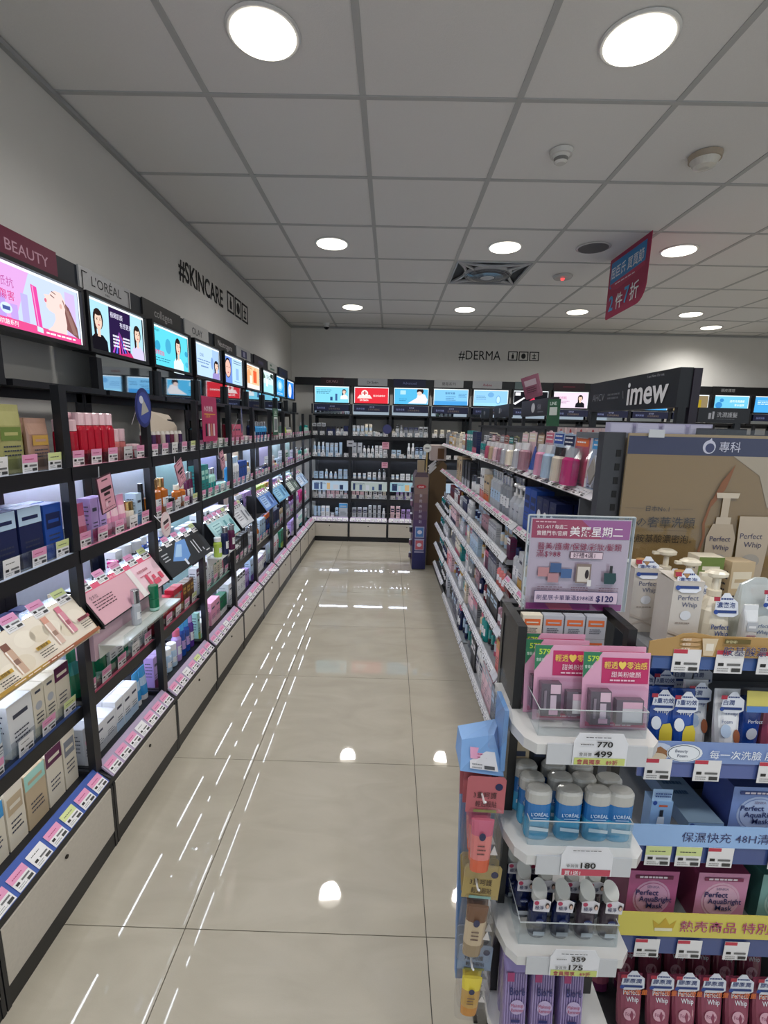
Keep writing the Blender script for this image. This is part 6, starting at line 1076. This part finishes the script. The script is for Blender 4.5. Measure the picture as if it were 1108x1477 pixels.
def mask_box(x, y, z, c, c2, t, lab, dark, w=0.113, h=0.128):
    o = tag(empty('mask_box', (x, y, z)), lab, 'box'); mb = MB(); mb.box(-w/2, w/2, 0, 0.09, 0, h, dark, 'print'); obj('body', mb, o)
    mb = MB(); p = Panel(mb, (-w/2, -0.0002, 0), (1, 0, 0), (0, 0, 1), w, h); p.rect(0, 0, 1, 1, c); p.ell(0.5, 0.45, 0.38, 0.36, c2, 24); p.ell(0.5, 0.45, 0.34, 0.32, c, 24); p.ell(0.5, 0.45, 0.33, 0.31, c2, 24)
    p.rect(0.12, 0.85, 0.88, 0.92, dark); p.lines(0.2, 0.87, 0.6, 1, 0.07, 'e8dce4', 0.5); p.text('SENKA', 0.5, 0.67, 0.07, '8a7a98', 0, None, 'c')
    p.text('Perfect', 0.16, 0.53, 0.15, '2c3466', 0.012, 0.46); p.text(t, 0.24, 0.40, 0.15, '2c3466', 0.012, 0.66); p.text('Mask', 0.4, 0.27, 0.15, '2c3466', 0.012, 0.34); p.rect(0.32, 0.08, 0.7, 0.13, dark)
    for k in range(5): p.ell(0.84+0.05*math.cos(1.256*k), 0.14+0.05*math.sin(1.256*k), 0.035, 0.03, c2, 8)
    obj('print', mb, o); return o
mask_box(0.855, 0.94, Z3, '7f96cc', 'b6c6e6', 'AquaRich', 'blue boxed mask pack with round emblem, light-blue-strip shelf', '3a4a86', 0.125, 0.125)
mask_box(1.01, 0.94, Z3, '7f96cc', 'b6c6e6', 'AquaRich', 'second blue boxed mask pack, at the right frame edge', '3a4a86', 0.125, 0.125)
make('carton', (0.80, 1.10, Z3), 0, 'dark blue carton rear of the light-blue-strip shelf', ct(0.08, 0.14, 'navy', 'blue', lay=3))
Z4 = 0.3605
mask_box(0.645, 0.94, Z4, 'b5628c', 'cfa0bc', 'AquaBright', 'deep pink mask box with round emblem, left on yellow-strip shelf', '6a2448', 0.115, 0.137)
mask_box(0.807, 0.94, Z4, 'cf8fae', 'dcb2c6', 'AquaBright', 'lighter pink mask box with round emblem, centre of yellow-strip shelf', '8a3a5c', 0.118, 0.137)
mask_box(0.955, 0.94, Z4, '7fa9a4', 'aacac4', 'AquaRich', 'grey-green mask box with round emblem, right on yellow-strip shelf', '3a6a66', 0.115, 0.137)
for n, x in enumerate((0.725, 0.88)): make('pouch', (x, 1.06, Z4), 0, ['dark clear sachet behind gap between pink mask boxes', 'dark clear sachet behind gap beside grey-green mask box'][n], dict(w=0.06, h=0.12, col='charcoal', acc='grey'))
# two rows of dark pink tubes at the bottom
for rrow, (y, z, xs) in enumerate(((0.93, 0.0305, (0.628, 0.70, 0.762, 0.826, 0.893, 0.96, 1.03)), (1.03, 0.0305, (0.60, 0.665, 0.735, 0.80, 0.865, 0.93, 1.0)), (1.13, 0.0305, (0.63, 0.70, 0.77, 0.84, 0.91)))):
    for n, x in enumerate(xs):
        tube_std(x, y, z, 'dustyrose', 'plum', f'{ORD[n]} dark pink cleanser tube from left, {["front", "second", "third"][rrow]} row at the bottom', 3, 'plain', h=0.155, r=0.029, sc=1.0)
# ================================================================== BLACK STAND WITH WHITE TRAYS
SX0, SX1, SY0, SY1, SZ = 0.2525, 0.478, 0.845, 0.955, 1.138
std = tag(empty('tray_stand', (0, 0, 0)), 'black square-tube stand with white trays in front of gondola end', 'display stand')
def sb(name, a, col='151517', m='laminate', par=None): mb = MB(); mb.box(*a, col, m); return obj(name, mb, par or std)
t = 0.017
sb('front_post', (SX0, SX0+t, SY0, SY0+t, 0, SZ)); sb('front_post', (SX1-t, SX1, SY0, SY0+t, 0, SZ)); sb('back_post', (SX0, SX0+t, SY1, SY1+t, 0, SZ)); sb('back_post', (SX1-0.004, SX1+0.013, SY1, SY1+t, 0, SZ-0.015))
sb('side_bar', (SX0, SX0+t, SY0+t+0.0005, SY1-0.0005, SZ-t, SZ)); sb('side_bar', (SX1-t, SX1, SY0+t+0.0005, SY1-0.0005, SZ-t, SZ)); sb('back_bar', (SX0+t+0.0005, SX1-0.0045, SY1, SY1+t, SZ-t-0.012, SZ-0.012))
sb('foot_bar', (SX0+t+0.0005, SX1-t-0.0005, SY0, SY0+t, 0.0, t)); sb('side_panel', (SX0+0.002, SX0+0.006, SY0+t+0.0005, SY1-0.0005, 0.05, SZ-t-0.001), '1b1b1e')
TR = [(0.965, ('770', '499'), 'c9d27a', '會員獨享', 'b03a5a'), (0.735, ('', '180'), 'c04a5e', '買1送1', 'f4e8ea'), (0.505, ('359', '175'), 'c9d27a', '會員獨享', 'b03a5a'), (0.27, ('', '99'), 'c9d27a', '會員獨享', 'b03a5a')]
TX0, TX1, TY0 = 0.253, 0.492, 0.742
for n, (z, pr, pc, pt, ptc) in enumerate(TR):
    mb = MB(); c = 0.018
    mb.slab([(TX0+c, TY0, z-0.02), (TX1-c, TY0, z-0.02), (TX1, TY0+c, z-0.02), (TX1, 0.94, z-0.02), (TX0-0.012, 0.94, z-0.02), (TX0-0.012, 0.80, z-0.02), (TX0, TY0+c, z-0.02)], (0, 0, 0.02), 'd6d5d3', 'gloss'); tr = obj('tray', mb, std)
    if n < 3:
        for a in ((TX0+0.025, TX1-0.02, TY0+0.022, TY0+0.0235), (TX0+0.025, TX0+0.0265, TY0+0.024, 0.895), (TX1-0.0215, TX1-0.02, TY0+0.024, 0.895)):
            mb = MB(); mb.box(*a, z+0.0005, z+0.052, 'ffffff', 'acrylic'); obj('acrylic_fence', mb, tr)
            mb = MB(); mb.box(a[0], a[1], a[2], a[3], z+0.0521, z+0.0535, 'c2c8ca', 'gloss'); obj('fence_edge', mb, tr)
    mb = MB(); mb.box(TX0+0.035, TX1-0.03, TY0-0.004, TY0-0.001, z-0.036, z+0.004, 'c9cbcf', 'gloss'); hd = obj('price_holder', mb, tr)
    mb = MB(); x0 = TX0+0.085
    mb.slab([(x0-0.006, TY0-0.006, z-0.034), (x0+0.088, TY0-0.006, z-0.034), (x0+0.088, TY0-0.006, z+0.01), (x0+0.078, TY0-0.006, z+0.028), (x0+0.002, TY0-0.006, z+0.028), (x0-0.006, TY0-0.006, z+0.01)], (0, 0.001, 0), 'e4e4e8', 'print')
    p = Panel(mb, (x0-0.006, TY0-0.0063, z-0.034), (1, 0, 0), (0, 0, 1), 0.094, 0.062)
    p.rect(0.03, 0.02, 0.97, 0.24, pc); p.text(pt, 0.08, 0.05, 0.17, ptc, 0.03, 0.5); p.text('89折' if n != 1 else '', 0.62, 0.05, 0.17, ptc, 0.03, 0.3)
    if pr[0]: p.text(pr[0], 0.42, 0.60, 0.24, '111114', 0.035, 0.45, sx=1.25); p.lines(0.12, 0.66, 0.24, 1, 0.08, '3a3a3e')
    p.text(pr[1], 0.38, 0.30, 0.26, '111114', 0.035, 0.5, sx=1.3); p.text('會員價', 0.1, 0.33, 0.12, '3a3a3e', 0.0, 0.24); p.lines(0.2, 0.9, 0.6, 1, 0.07, '3a3a3e'); obj('price_card', mb, tr)
# promotional sign in its acrylic frame on the stand
o = tag(empty('promo_sign', (0.296, SY1+0.004, SZ-0.0115), -0.0), 'pink and white promotional sign in an acrylic frame atop the black stand', 'sign'); w, h = 0.207, 0.2
mb = MB(); mb.box(0, w, 0.002, 0.004, 0, h, 'e2ccd8', 'print'); obj('sheet', mb, o)
mb = MB(); p = Panel(mb, (0, 0.0018, 0), (1, 0, 0), (0, 0, 1), w, h); p.rect(0.01, 0.01, 0.99, 0.99, 'd9bccb'); p.rect(0.01, 0.79, 0.99, 0.99, 'ab2f58'); p.poly([(0.5, 0.99), (0.99, 0.99), (0.99, 0.79), (0.72, 0.79)], 'a8589a'); p.rect(0.01, 0.01, 0.99, 0.08, '9c3f86'); p.poly([(0.2, 0.08), (0.45, 0.08), (0.5, 0.01), (0.26, 0.01)], 'c2607a'); p.l += 1
p.text('美麗星期二', 0.39, 0.825, 0.115, 'f8eef2', 0.03, 0.53); p.text('3/21-4/17 每週二', 0.06, 0.895, 0.05, 'f8eef2', 0.01, 0.3); p.text('實體門市/官網', 0.06, 0.825, 0.055, 'f8eef2', 0.02, 0.3); p.lines(0.04, 0.96, 0.24, 1, 0.03, 'e6c0cc')
p.text('醫美/護膚/保健/彩妝/髮類', 0.08, 0.675, 0.085, '8c2148', 0.02, 0.84); p.text('滿$988', 0.07, 0.595, 0.085, '8c2148', 0.015, 0.3); p.rect(0.41, 0.58, 0.74, 0.655, '4a2440'); p.rect(0.415, 0.585, 0.735, 0.65, 'e4ccd8'); p.text('好禮4選1', 0.44, 0.597, 0.06, '3a1c34', 0.02, 0.27)
for a, b, c in ((0.1, 0.38, 'c08a8e'), (0.22, 0.43, '44618e'), (0.33, 0.37, '4a6a9a'), (0.2, 0.32, 'b98a90')): p.rect(a, b, a+0.11, b+0.1, c)
p.rect(0.48, 0.32, 0.63, 0.53, '8a7a72'); p.rect(0.495, 0.335, 0.615, 0.5, 'd8cfc4'); p.ell(0.59, 0.42, 0.02, 0.05, '2a2024'); p.rect(0.6, 0.29, 0.64, 0.36, 'e6e2e0')
p.poly([(0.77, 0.32), (0.87, 0.32), (0.89, 0.36), (0.88, 0.44), (0.76, 0.44)], '24484c'); p.l += 1; p.rect(0.81, 0.44, 0.84, 0.52, '2a2c30'); p.lines(0.1, 0.27, 0.25, 2, 0.025, '7a5a68'); p.lines(0.44, 0.27, 0.2, 2, 0.025, '7a5a68'); p.lines(0.72, 0.27, 0.2, 2, 0.025, '7a5a68')
p.rect(0.07, 0.1, 0.92, 0.235, '3a3a6a'); p.rect(0.075, 0.105, 0.915, 0.23, 'dcc6d8'); p.text('刷星展卡單筆滿$988送', 0.095, 0.14, 0.062, '322a66', 0.02, 0.58); p.text('$120', 0.7, 0.13, 0.09, '322a66', 0.04, 0.2); obj('print', mb, o)
mb = MB(); mb.box(-0.006, w+0.006, 0.0, 0.0012, -0.0, h+0.006, 'ffffff', 'acrylic'); mb.box(-0.006, w+0.006, 0.005, 0.0062, 0, h+0.006, 'ffffff', 'acrylic'); obj('acrylic_frame', mb, o)
mb = MB()
for a in ((-0.007, -0.005, 0, h+0.006), (w+0.005, w+0.007, 0, h+0.006), (-0.005, w+0.005, h+0.005, h+0.007)): mb.box(a[0], a[1], 0, 0.0062, a[2], a[3], 'c9cfd2', 'gloss')
obj('frame_edge', mb, o)
# pink powder card packs
def powder(x, y, z, lab):
    o = tag(empty('powder_pack', (x, y, z)), lab, 'blister pack'); o.rotation_euler = (-0.12, 0, 0); w, h = 0.122, 0.145
    mb = MB(); mb.box(-w/2, w/2, 0, 0.001, 0, h, 'e0a6c2', 'print'); obj('backing_card', mb, o)
    mb = MB(); p = Panel(mb, (-w/2, -0.0002, 0), (1, 0, 0), (0, 0, 1), w, h); p.rect(0.28, 0.60, 0.98, 0.93, 'c22e68'); p.poly([(0.0, 1.0), (0.28, 1.0), (0.0, 0.66)], '2f7a56'); p.l += 1
    p.text('579', 0.06, 0.88, 0.1, 'b9d848', 0.03, 0.18); p.text('會員日', 0.02, 0.79, 0.05, 'd8efe0', 0.0, 0.12); p.text('輕透♥零油感', 0.31, 0.8, 0.10, 'f0d060', 0.03, 0.64); p.text('甜美粉嫩顏', 0.42, 0.69, 0.08, 'f6e2ea', 0.015, 0.44); p.lines(0.4, 0.635, 0.42, 1, 0.04, 'f0c8d8', 0.5)
    p.rect(0.06, 0.04, 0.96, 0.1, 'c22e68'); p.lines(0.2, 0.06, 0.6, 1, 0.03, 'f2c8d8', 0.5); obj('print', mb, o)
    mb = MB(); mb.box(-w*0.42, -w*0.12, -0.018, -0.001, 0.016, 0.078, '5c4e58', 'gloss'); q = Panel(mb, (-w*0.42, -0.0181, 0.016), (1, 0, 0), (0, 0, 1), w*0.3, 0.062); q.rect(0.4, 0.05, 0.85, 0.2, 'd9a9c0'); q.rect(0.45, 0.7, 0.95, 0.98, 'e6c3d2'); q.rect(0.45, 0.2, 0.75, 0.66, 'd8c2d0'); q.rect(0.12, 0.2, 0.25, 0.8, '8c7c88'); obj('stick_case', mb, o)
    mb = MB(); mb.box(-w*0.02, w*0.38, -0.014, -0.001, 0.016, 0.062, '6a5a66', 'gloss'); q = Panel(mb, (-w*0.02, -0.0141, 0.016), (1, 0, 0), (0, 0, 1), w*0.4, 0.046); q.rect(0.22, 0.1, 0.95, 0.92, 'dcd6da'); q.rect(0.22, 0.66, 0.95, 0.92, 'e8b9cc'); obj('compact_case', mb, o)
    mb = MB(); mb.box(-w*0.45, w*0.42, -0.021, -0.0015, 0.01, 0.084, 'ffffff', 'cellophane'); obj('blister', mb, o); return o
Z1 = 0.9655
powder(0.425, 0.79, Z1, 'pink powder card pack at front right of the top tray'); powder(0.343, 0.812, Z1, 'pink powder card pack at front left of the top tray')
powder(0.332, 0.835, Z1, 'pink powder card pack second from front, left of top tray'); powder(0.43, 0.815, Z1, 'pink powder card pack behind the front right one, top tray')
powder(0.335, 0.862, Z1, 'pink powder card pack at the rear left of the top tray')
# blue and white remover bottles, two-tone
def remover(x, y, lab):
    o = tag(empty('bottle', (x, y, 0.7355)), lab, 'bottle', None)
    mb = MB(); mb.loft([(0, 0.0225, 0.014, 2.6, '3f9fc8'), (0.004, 0.024, 0.0155, 2.6, '3f9fc8'), (0.045, 0.024, 0.0155, 2.6, '2a72b4'), (0.078, 0.024, 0.0155, 2.6)], 18, '2a72b4', 'gloss'); obj('body', mb, o)
    mb = MB(); p = Panel(mb, (-0.018, -0.016, 0.018), (1, 0, 0), (0, 0, 1), 0.036, 0.05); p.text("L'ORÉAL", 0.05, 0.72, 0.2, 'cfe2f2', 0.01, 0.9); p.rect(0.15, 0.62, 0.85, 0.66, '9fc6e6'); p.poly([(0, 0.12), (1, 0.06), (1, 0.2), (0, 0.28)], 'e2eef6'); obj('print', mb, o)
    mb = MB(); mb.loft([(0.0785, 0.0245, 0.016, 2.4), (0.098, 0.0245, 0.016, 2.4), (0.103, 0.021, 0.0135, 2.3), (0.1045, 0.012, 0.008, 2.2)], 18, 'b9b8b3', 'gloss'); obj('cap', mb, o)
RB = [(0.3, 0.79), (0.358, 0.79), (0.412, 0.79), (0.455, 0.79), (0.296, 0.822), (0.352, 0.824), (0.398, 0.824), (0.448, 0.824), (0.292, 0.856), (0.35, 0.858), (0.406, 0.858)]
for n, (x, y) in enumerate(RB): remover(x, y, f'{ORD[n % 4]} blue two-tone bottle with pearl white cap from left, {["front", "second", "third"][n//4]} row, second tray')
for n, (x, c, a) in enumerate(((0.285, 'beige', 'grey'), (0.325, 'charcoal', 'silver'), (0.37, 'silver', 'grey'))): make('carton', (x, 0.882, 0.7355), 0, ['beige', 'charcoal', 'silver'][n]+' carton standing behind the blue two-tone bottles', ct(0.037, 0.15, c, a, d=0.02, lay=1))
# dark cleansing water bottles with slanted white caps
def slantcap(x, y, col, lab):
    o = tag(empty('bottle', (x, y, 0.5055)), lab, 'bottle')
    mb = MB(); c1, c2 = ('16204a', '151b38') if col == 'navy' else ('4a3f48', '3a2a34')
    mb.loft([(0, 0.017, 0.013, 2.4, '6a6c74'), (0.008, 0.019, 0.0145, 2.4, c2), (0.03, 0.019, 0.0145, 2.4, c1), (0.058, 0.0185, 0.014, 2.4, c1), (0.074, 0.012, 0.011, 2, c1), (0.08, 0.011, 0.011, 2)], 16, c1, 'gloss'); obj('body', mb, o)
    mb = MB(); n = 18; vs = []
    for z0, sl in ((0.0805, 0), (0.104, 1)):
        for k in range(n): a = 2*math.pi*k/n; vs.append((0.0145*math.cos(a), 0.0145*math.sin(a), z0+(0.010*math.sin(a) if sl else 0)))
    mb.mesh(vs, [(k, (k+1) % n, n+(k+1) % n, n+k) for k in range(n)]+[tuple(range(n-1, -1, -1)), tuple(range(n, 2*n))], 'd3d4cf', 'gloss'); obj('cap', mb, o)
    mb = MB(); p = Panel(mb, (-0.014, -0.0163, 0.0), (1, 0, 0), (0, 0, 1), 0.028, 0.08); p.ell(0.5, 0.56, 0.3, 0.075, '1d2a66'); p.text('NIVEA', 0.5, 0.53, 0.07, 'e6e9f2', 0.01, 0.5, 'c'); p.rect(0.1, 0.14, 0.9, 0.26, 'c9ccd2'); obj('print', mb, o)
    mb = MB(); mb.slab([(-0.016, -0.0175, 0.07), (0.016, -0.0175, 0.068), (0.018, -0.0175, 0.092), (0.006, -0.0175, 0.098), (-0.016, -0.0175, 0.094)], (0, 0.001, 0), 'd9d6dc', 'print'); p = Panel(mb, (-0.016, -0.0178, 0.07), (1, 0, 0), (0, 0, 1), 0.034, 0.026); p.ell(0.18, 0.75, 0.14, 0.18, 'b03a5a'); p.text('極淨', 0.1, 0.2, 0.4, '2a2f5a', 0.03, 0.5); p.ell(0.8, 0.55, 0.12, 0.26, '3a2c2c'); p.ell(0.8, 0.5, 0.08, 0.18, 'dcb8a8'); obj('neck_tag', mb, o)
NB = [(0.32, 0.79, 0), (0.366, 0.79, 0), (0.415, 0.79, 1), (0.462, 0.79, 1), (0.30, 0.83, 0), (0.345, 0.83, 0), (0.40, 0.83, 1), (0.444, 0.83, 1), (0.29, 0.868, 0), (0.336, 0.868, 0)]
for n, (x, y, k) in enumerate(NB): slantcap(x, y, 'navy' if k == 0 else 'plum', f'{ORD[n % 4]} {"navy" if k == 0 else "smoky plum"} bottle with slanted white cap from left, {["front", "second", "third"][n//4]} row')
# lilac wipe packs
def wipes(x, y, lab, bw=0.05):
    o = tag(empty('wipe_pack', (x, y, 0.2705)), lab, 'pouch'); o.rotation_euler = (-0.10, 0, 0)
    mb = MB(); mb.loft([(0.0, bw/2, 0.012, 5), (0.02, bw/2, 0.016, 4), (0.15, bw/2, 0.015, 4), (0.168, bw/2, 0.004, 6), (0.182, bw/2, 0.0015, 8)], 18, '8a78ac', 'foil'); obj('body', mb, o)
    mb = MB(); p = Panel(mb, (-bw/2, -0.0168, 0), (1, 0, 0), (0, 0, 1), bw, 0.165)
    for k in range(9): p.rect(0.06+0.1*k, 0.12, 0.10+0.1*k, 0.9, '9d8dbb', up=False)
    p.l += 1; p.rect(0.04, 0.0, 0.96, 0.13, 'b04a7a'); p.rect(0.12, 0.8, 0.4, 0.92, 'a84074'); p.text('Bioré', 0.24, 0.62, 0.15, '2a2f6a', 0.01, 0.6); p.ell(0.55, 0.46, 0.3, 0.1, 'b9a9cc', 16); p.text('Makeup', 0.3, 0.46, 0.07, 'b04a6a', 0, 0.5); p.text('Remover', 0.32, 0.4, 0.07, 'b04a6a', 0, 0.5); p.rect(0.32, 0.26, 0.68, 0.3, '2a2f6a'); p.text('100', 0.3, 0.02, 0.08, 'f0e2ec', 0.02, 0.4); obj('print', mb, o)
for n, x in enumerate((0.285, 0.341, 0.40)): wipes(x, 0.775, f'{ORD[n]} lilac striped wipes pack from left, front row, lowest tray')
for n, x in enumerate((0.29, 0.346, 0.405)): wipes(x, 0.815, f'{ORD[n]} lilac striped wipes pack from left, row behind, lowest tray')
# small orange-edged cartons behind the top tray
for n in range(8): make('carton', (0.297+0.043*(n % 4), 0.912, Z1+0.0485*(n//4)+0.075), 0, f'{ORD[n % 4]} small orange-edged carton from left, {["lower", "upper"][n//4]} layer behind the powder packs', dict(w=0.04, d=0.018, h=0.048, col='silver' if n % 4 else 'cream', acc='orange', lay=3))
sb('inner_ledge', (0.274, 0.452, 0.905, 0.94, Z1+0.068, Z1+0.0745), '3a3b3f')
# ------------------------------------------------------------------ blue hanging display with skin cream packs on the stand side
o = hang = tag(empty('hanging_display', (0, 0, 0)), 'light blue cardboard hook display fixed to the left side of black stand', 'display stand')
mb = MB(); mb.slab([(0.176, 0.845, 0.30), (0.2355, 0.845, 0.30), (0.2355, 0.845, 0.86), (0.160, 0.845, 0.86)], (0, 0.02, 0), '5f86b8', 'print'); obj('back_board', mb, o)
mb = MB(); mb.hexa([(0.150, 0.80, 0.86), (0.234, 0.80, 0.85), (0.2355, 0.866, 0.86), (0.150, 0.866, 0.86), (0.155, 0.83, 0.905), (0.215, 0.82, 0.925), (0.2355, 0.866, 0.93), (0.152, 0.866, 0.91)], '7ba4d6', 'print'); hp = obj('header_block', mb, o)
mb = MB(); mb.box(0.226, 0.2345, 0.80, 0.865, 0.862, 0.99, '6b97cc', 'print'); obj('side_flap', mb, o)
mb = MB(); mb.slab([(0.168, 0.7985, 0.868), (0.222, 0.7985, 0.862), (0.214, 0.8185, 0.906), (0.17, 0.8235, 0.899)], (0, -0.0012, 0.0004), 'd8d6da', 'print'); p = Panel(mb, (0.168, 0.7965, 0.866), (1, 0, -0.1), (0, 0.5, 1), 0.05, 0.04); p.rect(0.02, 0.5, 0.98, 1.0, 'df9fbe'); p.lines(0.3, 0.7, 0.4, 2, 0.14, 'a04a6a'); p.rect(0.55, 0.1, 0.95, 0.25, '4a4a4e'); p.lines(0.08, 0.25, 0.4, 2, 0.14, '8a8a8e'); obj('price_card', mb, o)
for z in (0.815, 0.62, 0.43):
    mb = MB(); mb.tube([(0.193, 0.846, z), (0.193, 0.77, z+0.003), (0.193, 0.762, z+0.012)], 0.0022, 'dedede', 'gloss'); obj('hook', mb, o)
def skinpack(x, y, z, w, h, c, head, tube_c, lab, rz=0.0, cap='e0603a', rl=0.05):
    o = tag(empty('cream_pack', (x, y, z), rz), lab, 'blister pack'); o.rotation_euler = (-0.05, rl, rz)
    mb = MB(); mb.slab([(-w/2, 0, h*0.62), (w/2, 0, h*0.62), (w/2, 0, h*0.97), (w*0.44, 0, h), (-w*0.44, 0, h), (-w/2, 0, h*0.97)], (0, 0.0012, 0), head, 'print'); obj('header_card', mb, o)
    mb = MB(); p = Panel(mb, (-w/2, -0.0003, 0), (1, 0, 0), (0, 0, 1), w, h); p.ell(0.82, 0.9, 0.1, 0.1*w/h, '1d2450', 14); p.text('3重呵護', 0.18, 0.78, 0.075, '3a2a2c', 0.01, 0.6); p.text('輕透服貼', 0.24, 0.69, 0.07, '3a2a2c', 0.02, 0.55); p.rect(0.2, 0.63, 0.8, 0.66, '8a8a4a' if c != 'beige' else '8fb9ac'); obj('print', mb, o)
    mb = MB(); mb.loft([(h*0.06, w*0.24, 0.009, 2.2, cap), (h*0.2, w*0.26, 0.011, 2.2, C(c)), (h*0.45, w*0.28, 0.009, 2.2, C(tube_c)), (h*0.6, w*0.3, 0.003, 3)], 12, C(c), 'gloss', ctr=(-w*0.06, -0.012)); q = Panel(mb, (-w*0.25, -0.0225, h*0.2), (1, 0, 0), (0, 0, 1), w*0.36, h*0.3); q.ell(0.5, 0.85, 0.24, 0.14, '1d2450', 12); q.lines(0.2, 0.5, 0.6, 3, 0.14, '5a3a3a'); obj('enclosed_tube', mb, o)
    mb = MB(); mb.slab([(w*0.2, -0.012, h*0.22), (w*0.4, -0.012, h*0.22), (w*0.3, -0.012, h*0.32)], (0, 0.001, 0), 'd8d4d0', 'print'); obj('recycle_mark', mb, o)
    mb = MB(); mb.loft([(0, w*0.46, 0.012, 4), (h*0.3, w*0.5, 0.018, 4), (h*0.6, w*0.49, 0.012, 4), (h*0.7, w*0.4, 0.003, 5)], 14, 'ffffff', 'cellophane', ctr=(0, -0.009)); obj('bag', mb, o)
for n in range(3): skinpack(0.196+0.001*n, 0.785+0.02*n, 0.655+0.003*n, 0.074, 0.198, 'coral', 'b9646a', 'rose', ['front', 'middle', 'rear'][n]+' coral cream pack hung on the upper hook', rl=0.03-0.03*n)
for n in range(3): skinpack(0.192+0.012*n, 0.785+0.02*n, 0.455-0.006*n, 0.074, 0.20, 'beige', 'b39c62', 'brown', ['front', 'middle', 'rear'][n]+' gold-headed cream pack hung on the middle hook', cap='a08a6a', rl=0.08-0.07*n)
for n in range(3): skinpack(0.196+0.008*n, 0.79+0.02*n, 0.30, 0.07, 0.155, 'gold', '8a9ab0', 'yellow', ['front', 'middle', 'rear'][n]+' amber and clear cream pack hung on the lowest hook', cap='d08a2a', rl=0.06-0.05*n)
for n, (x, y, z) in enumerate(((0.228, 0.80, 0.90), (0.222, 0.835, 0.955))):
    o2 = tag(obj('clear_bag', (lambda m: (m.loft([(0, 0.012, 0.006, 3), (0.03, 0.02, 0.012, 3), (0.07, 0.016, 0.01, 3), (0.09, 0.004, 0.003, 3)], 12, 'ffffff', 'cellophane'), m)[1])(MB()), None, (x-0.02, y-0.01, z+0.02), (0.1, 0.2, 0.3)), ['lower', 'upper'][n]+' small empty clear bag above the blue hanging display', 'bag')
# ================================================================== HANGING SIGN, RIGHT SIDE FIXTURES
o = tag(empty('hanging_sign', (1.60, 3.24, 0.0), 0.0), 'crimson hanging promotional sign with rounded lower corner under the ceiling', 'hanging sign')
R_ = 0.12; P = [(0, 0.56, 2.735), (0, 0.56, 2.33), (0, 0.54, 2.325)]
cz = 2.36+R_
P = [(0, 0, 2.7365), (0, 0.565, 2.7365), (0, 0.565, 2.33), (0, 0.55, 2.318)]+[(0, R_-R_*math.sin(t), 2.33+R_-R_*math.cos(t)) for t in [i*math.pi/2/7 for i in range(8)]]
mb = MB(); mb.slab(P, (0.004, 0, 0), 'a31f4c', 'print'); obj('board', mb, o)
mb = MB(); p = Panel(mb, (-0.0004, 0.565, 2.33), (0, -1, 0), (0, 0, 1), 0.565, 0.405); p.poly([(0.05, 0.5), (0.3, 0.42), (0.92, 0.62), (0.92, 0.93), (0.05, 0.93)], '2f86c4'); p.l += 1; p.poly([(0.05, 0.56), (0.92, 0.62), (0.92, 0.55), (0.3, 0.42), (0.12, 0.46)], 'b83058'); p.l += 1
p.text('屈臣氏 買買節', 0.06, 0.66, 0.21, 'f2f2f4', 0.035, 0.82); p.lines(0.2, 0.52, 0.6, 1, 0.06, 'e8d0d8'); p.text('2', 0.08, 0.1, 0.36, '4aa6d8', 0.03, 0.18); p.text('件', 0.27, 0.1, 0.28, 'f2f2f4', 0.03, 0.2); p.text('7', 0.49, 0.12, 0.36, '4aa6d8', 0.03, 0.15); p.text('折', 0.64, 0.12, 0.30, 'f2f2f4', 0.03, 0.22); obj('print', mb, o)
# second gondola to the right
g2 = tag(empty('gondola', (1.75, 0, 0), 0.0), 'dark gondola parallel to the first one, partly hidden behind end display', 'gondola')
for a in ((0.0, 0.05, 1.9, 4.6, 0, 1.5),): eb('back_panel', a, '3a3b40', 'laminate', g2)
for z in (0.1, 0.45, 0.8, 1.1, 1.36): eb('shelf', (-0.35, -0.001, 1.9, 4.6, z-0.02, z), '8a8c90', 'laminate', g2); eb('shelf', (0.051, 0.4, 1.9, 4.6, z-0.02, z), '8a8c90', 'laminate', g2)
gd = tag(empty('gondola_header', (0, 0, 0)), 'small black header sign with white characters, right of the large one', 'header sign')
mb = MB(); mb.box(1.566, 1.826, 2.48, 2.50, 1.555, 1.63, '14161b', 'laminate'); obj('box', mb, gd)
mb = MB(); mb.box(1.76, 1.79, 2.482, 2.498, 1.5005, 1.5545, '14161b', 'laminate'); obj('bracket', mb, gd)
mb = MB(); p = Panel(mb, (1.566, 2.4798, 1.555), (1, 0, 0), (0, 0, 1), 0.26, 0.075); p.rect(0.2, 0.25, 0.25, 0.65, '9a9ca2'); p.rect(0.27, 0.25, 0.31, 0.75, '9a9ca2'); p.text('洗潤護髮', 0.36, 0.4, 0.38, 'a9abb0', 0.01, 0.4); p.lines(0.36, 0.25, 0.4, 1, 0.08, '6a6c72'); obj('lettering', mb, gd)
for n in range(7):
    mb = MB(); mb.loft([(0, 0.05, 0.02, 5), (0.05, 0.05, 0.024, 4), (0.075, 0.048, 0.014, 4), (0.085, 0.05, 0.004, 6)], 14, ['a8483a', '9c4236', 'b0523e'][n % 3], 'foil')
    tag(obj('foil_pack', mb, None, (1.50+0.001*n if 0 else 1.47+0.11*(n % 3), 2.0+0.25*(n//3), 1.3605), (0.1, 0, 0.1*n)), f'{ORD[n]} copper red foil refill pack on the second gondola', 'pouch', 'copper red foil packs')
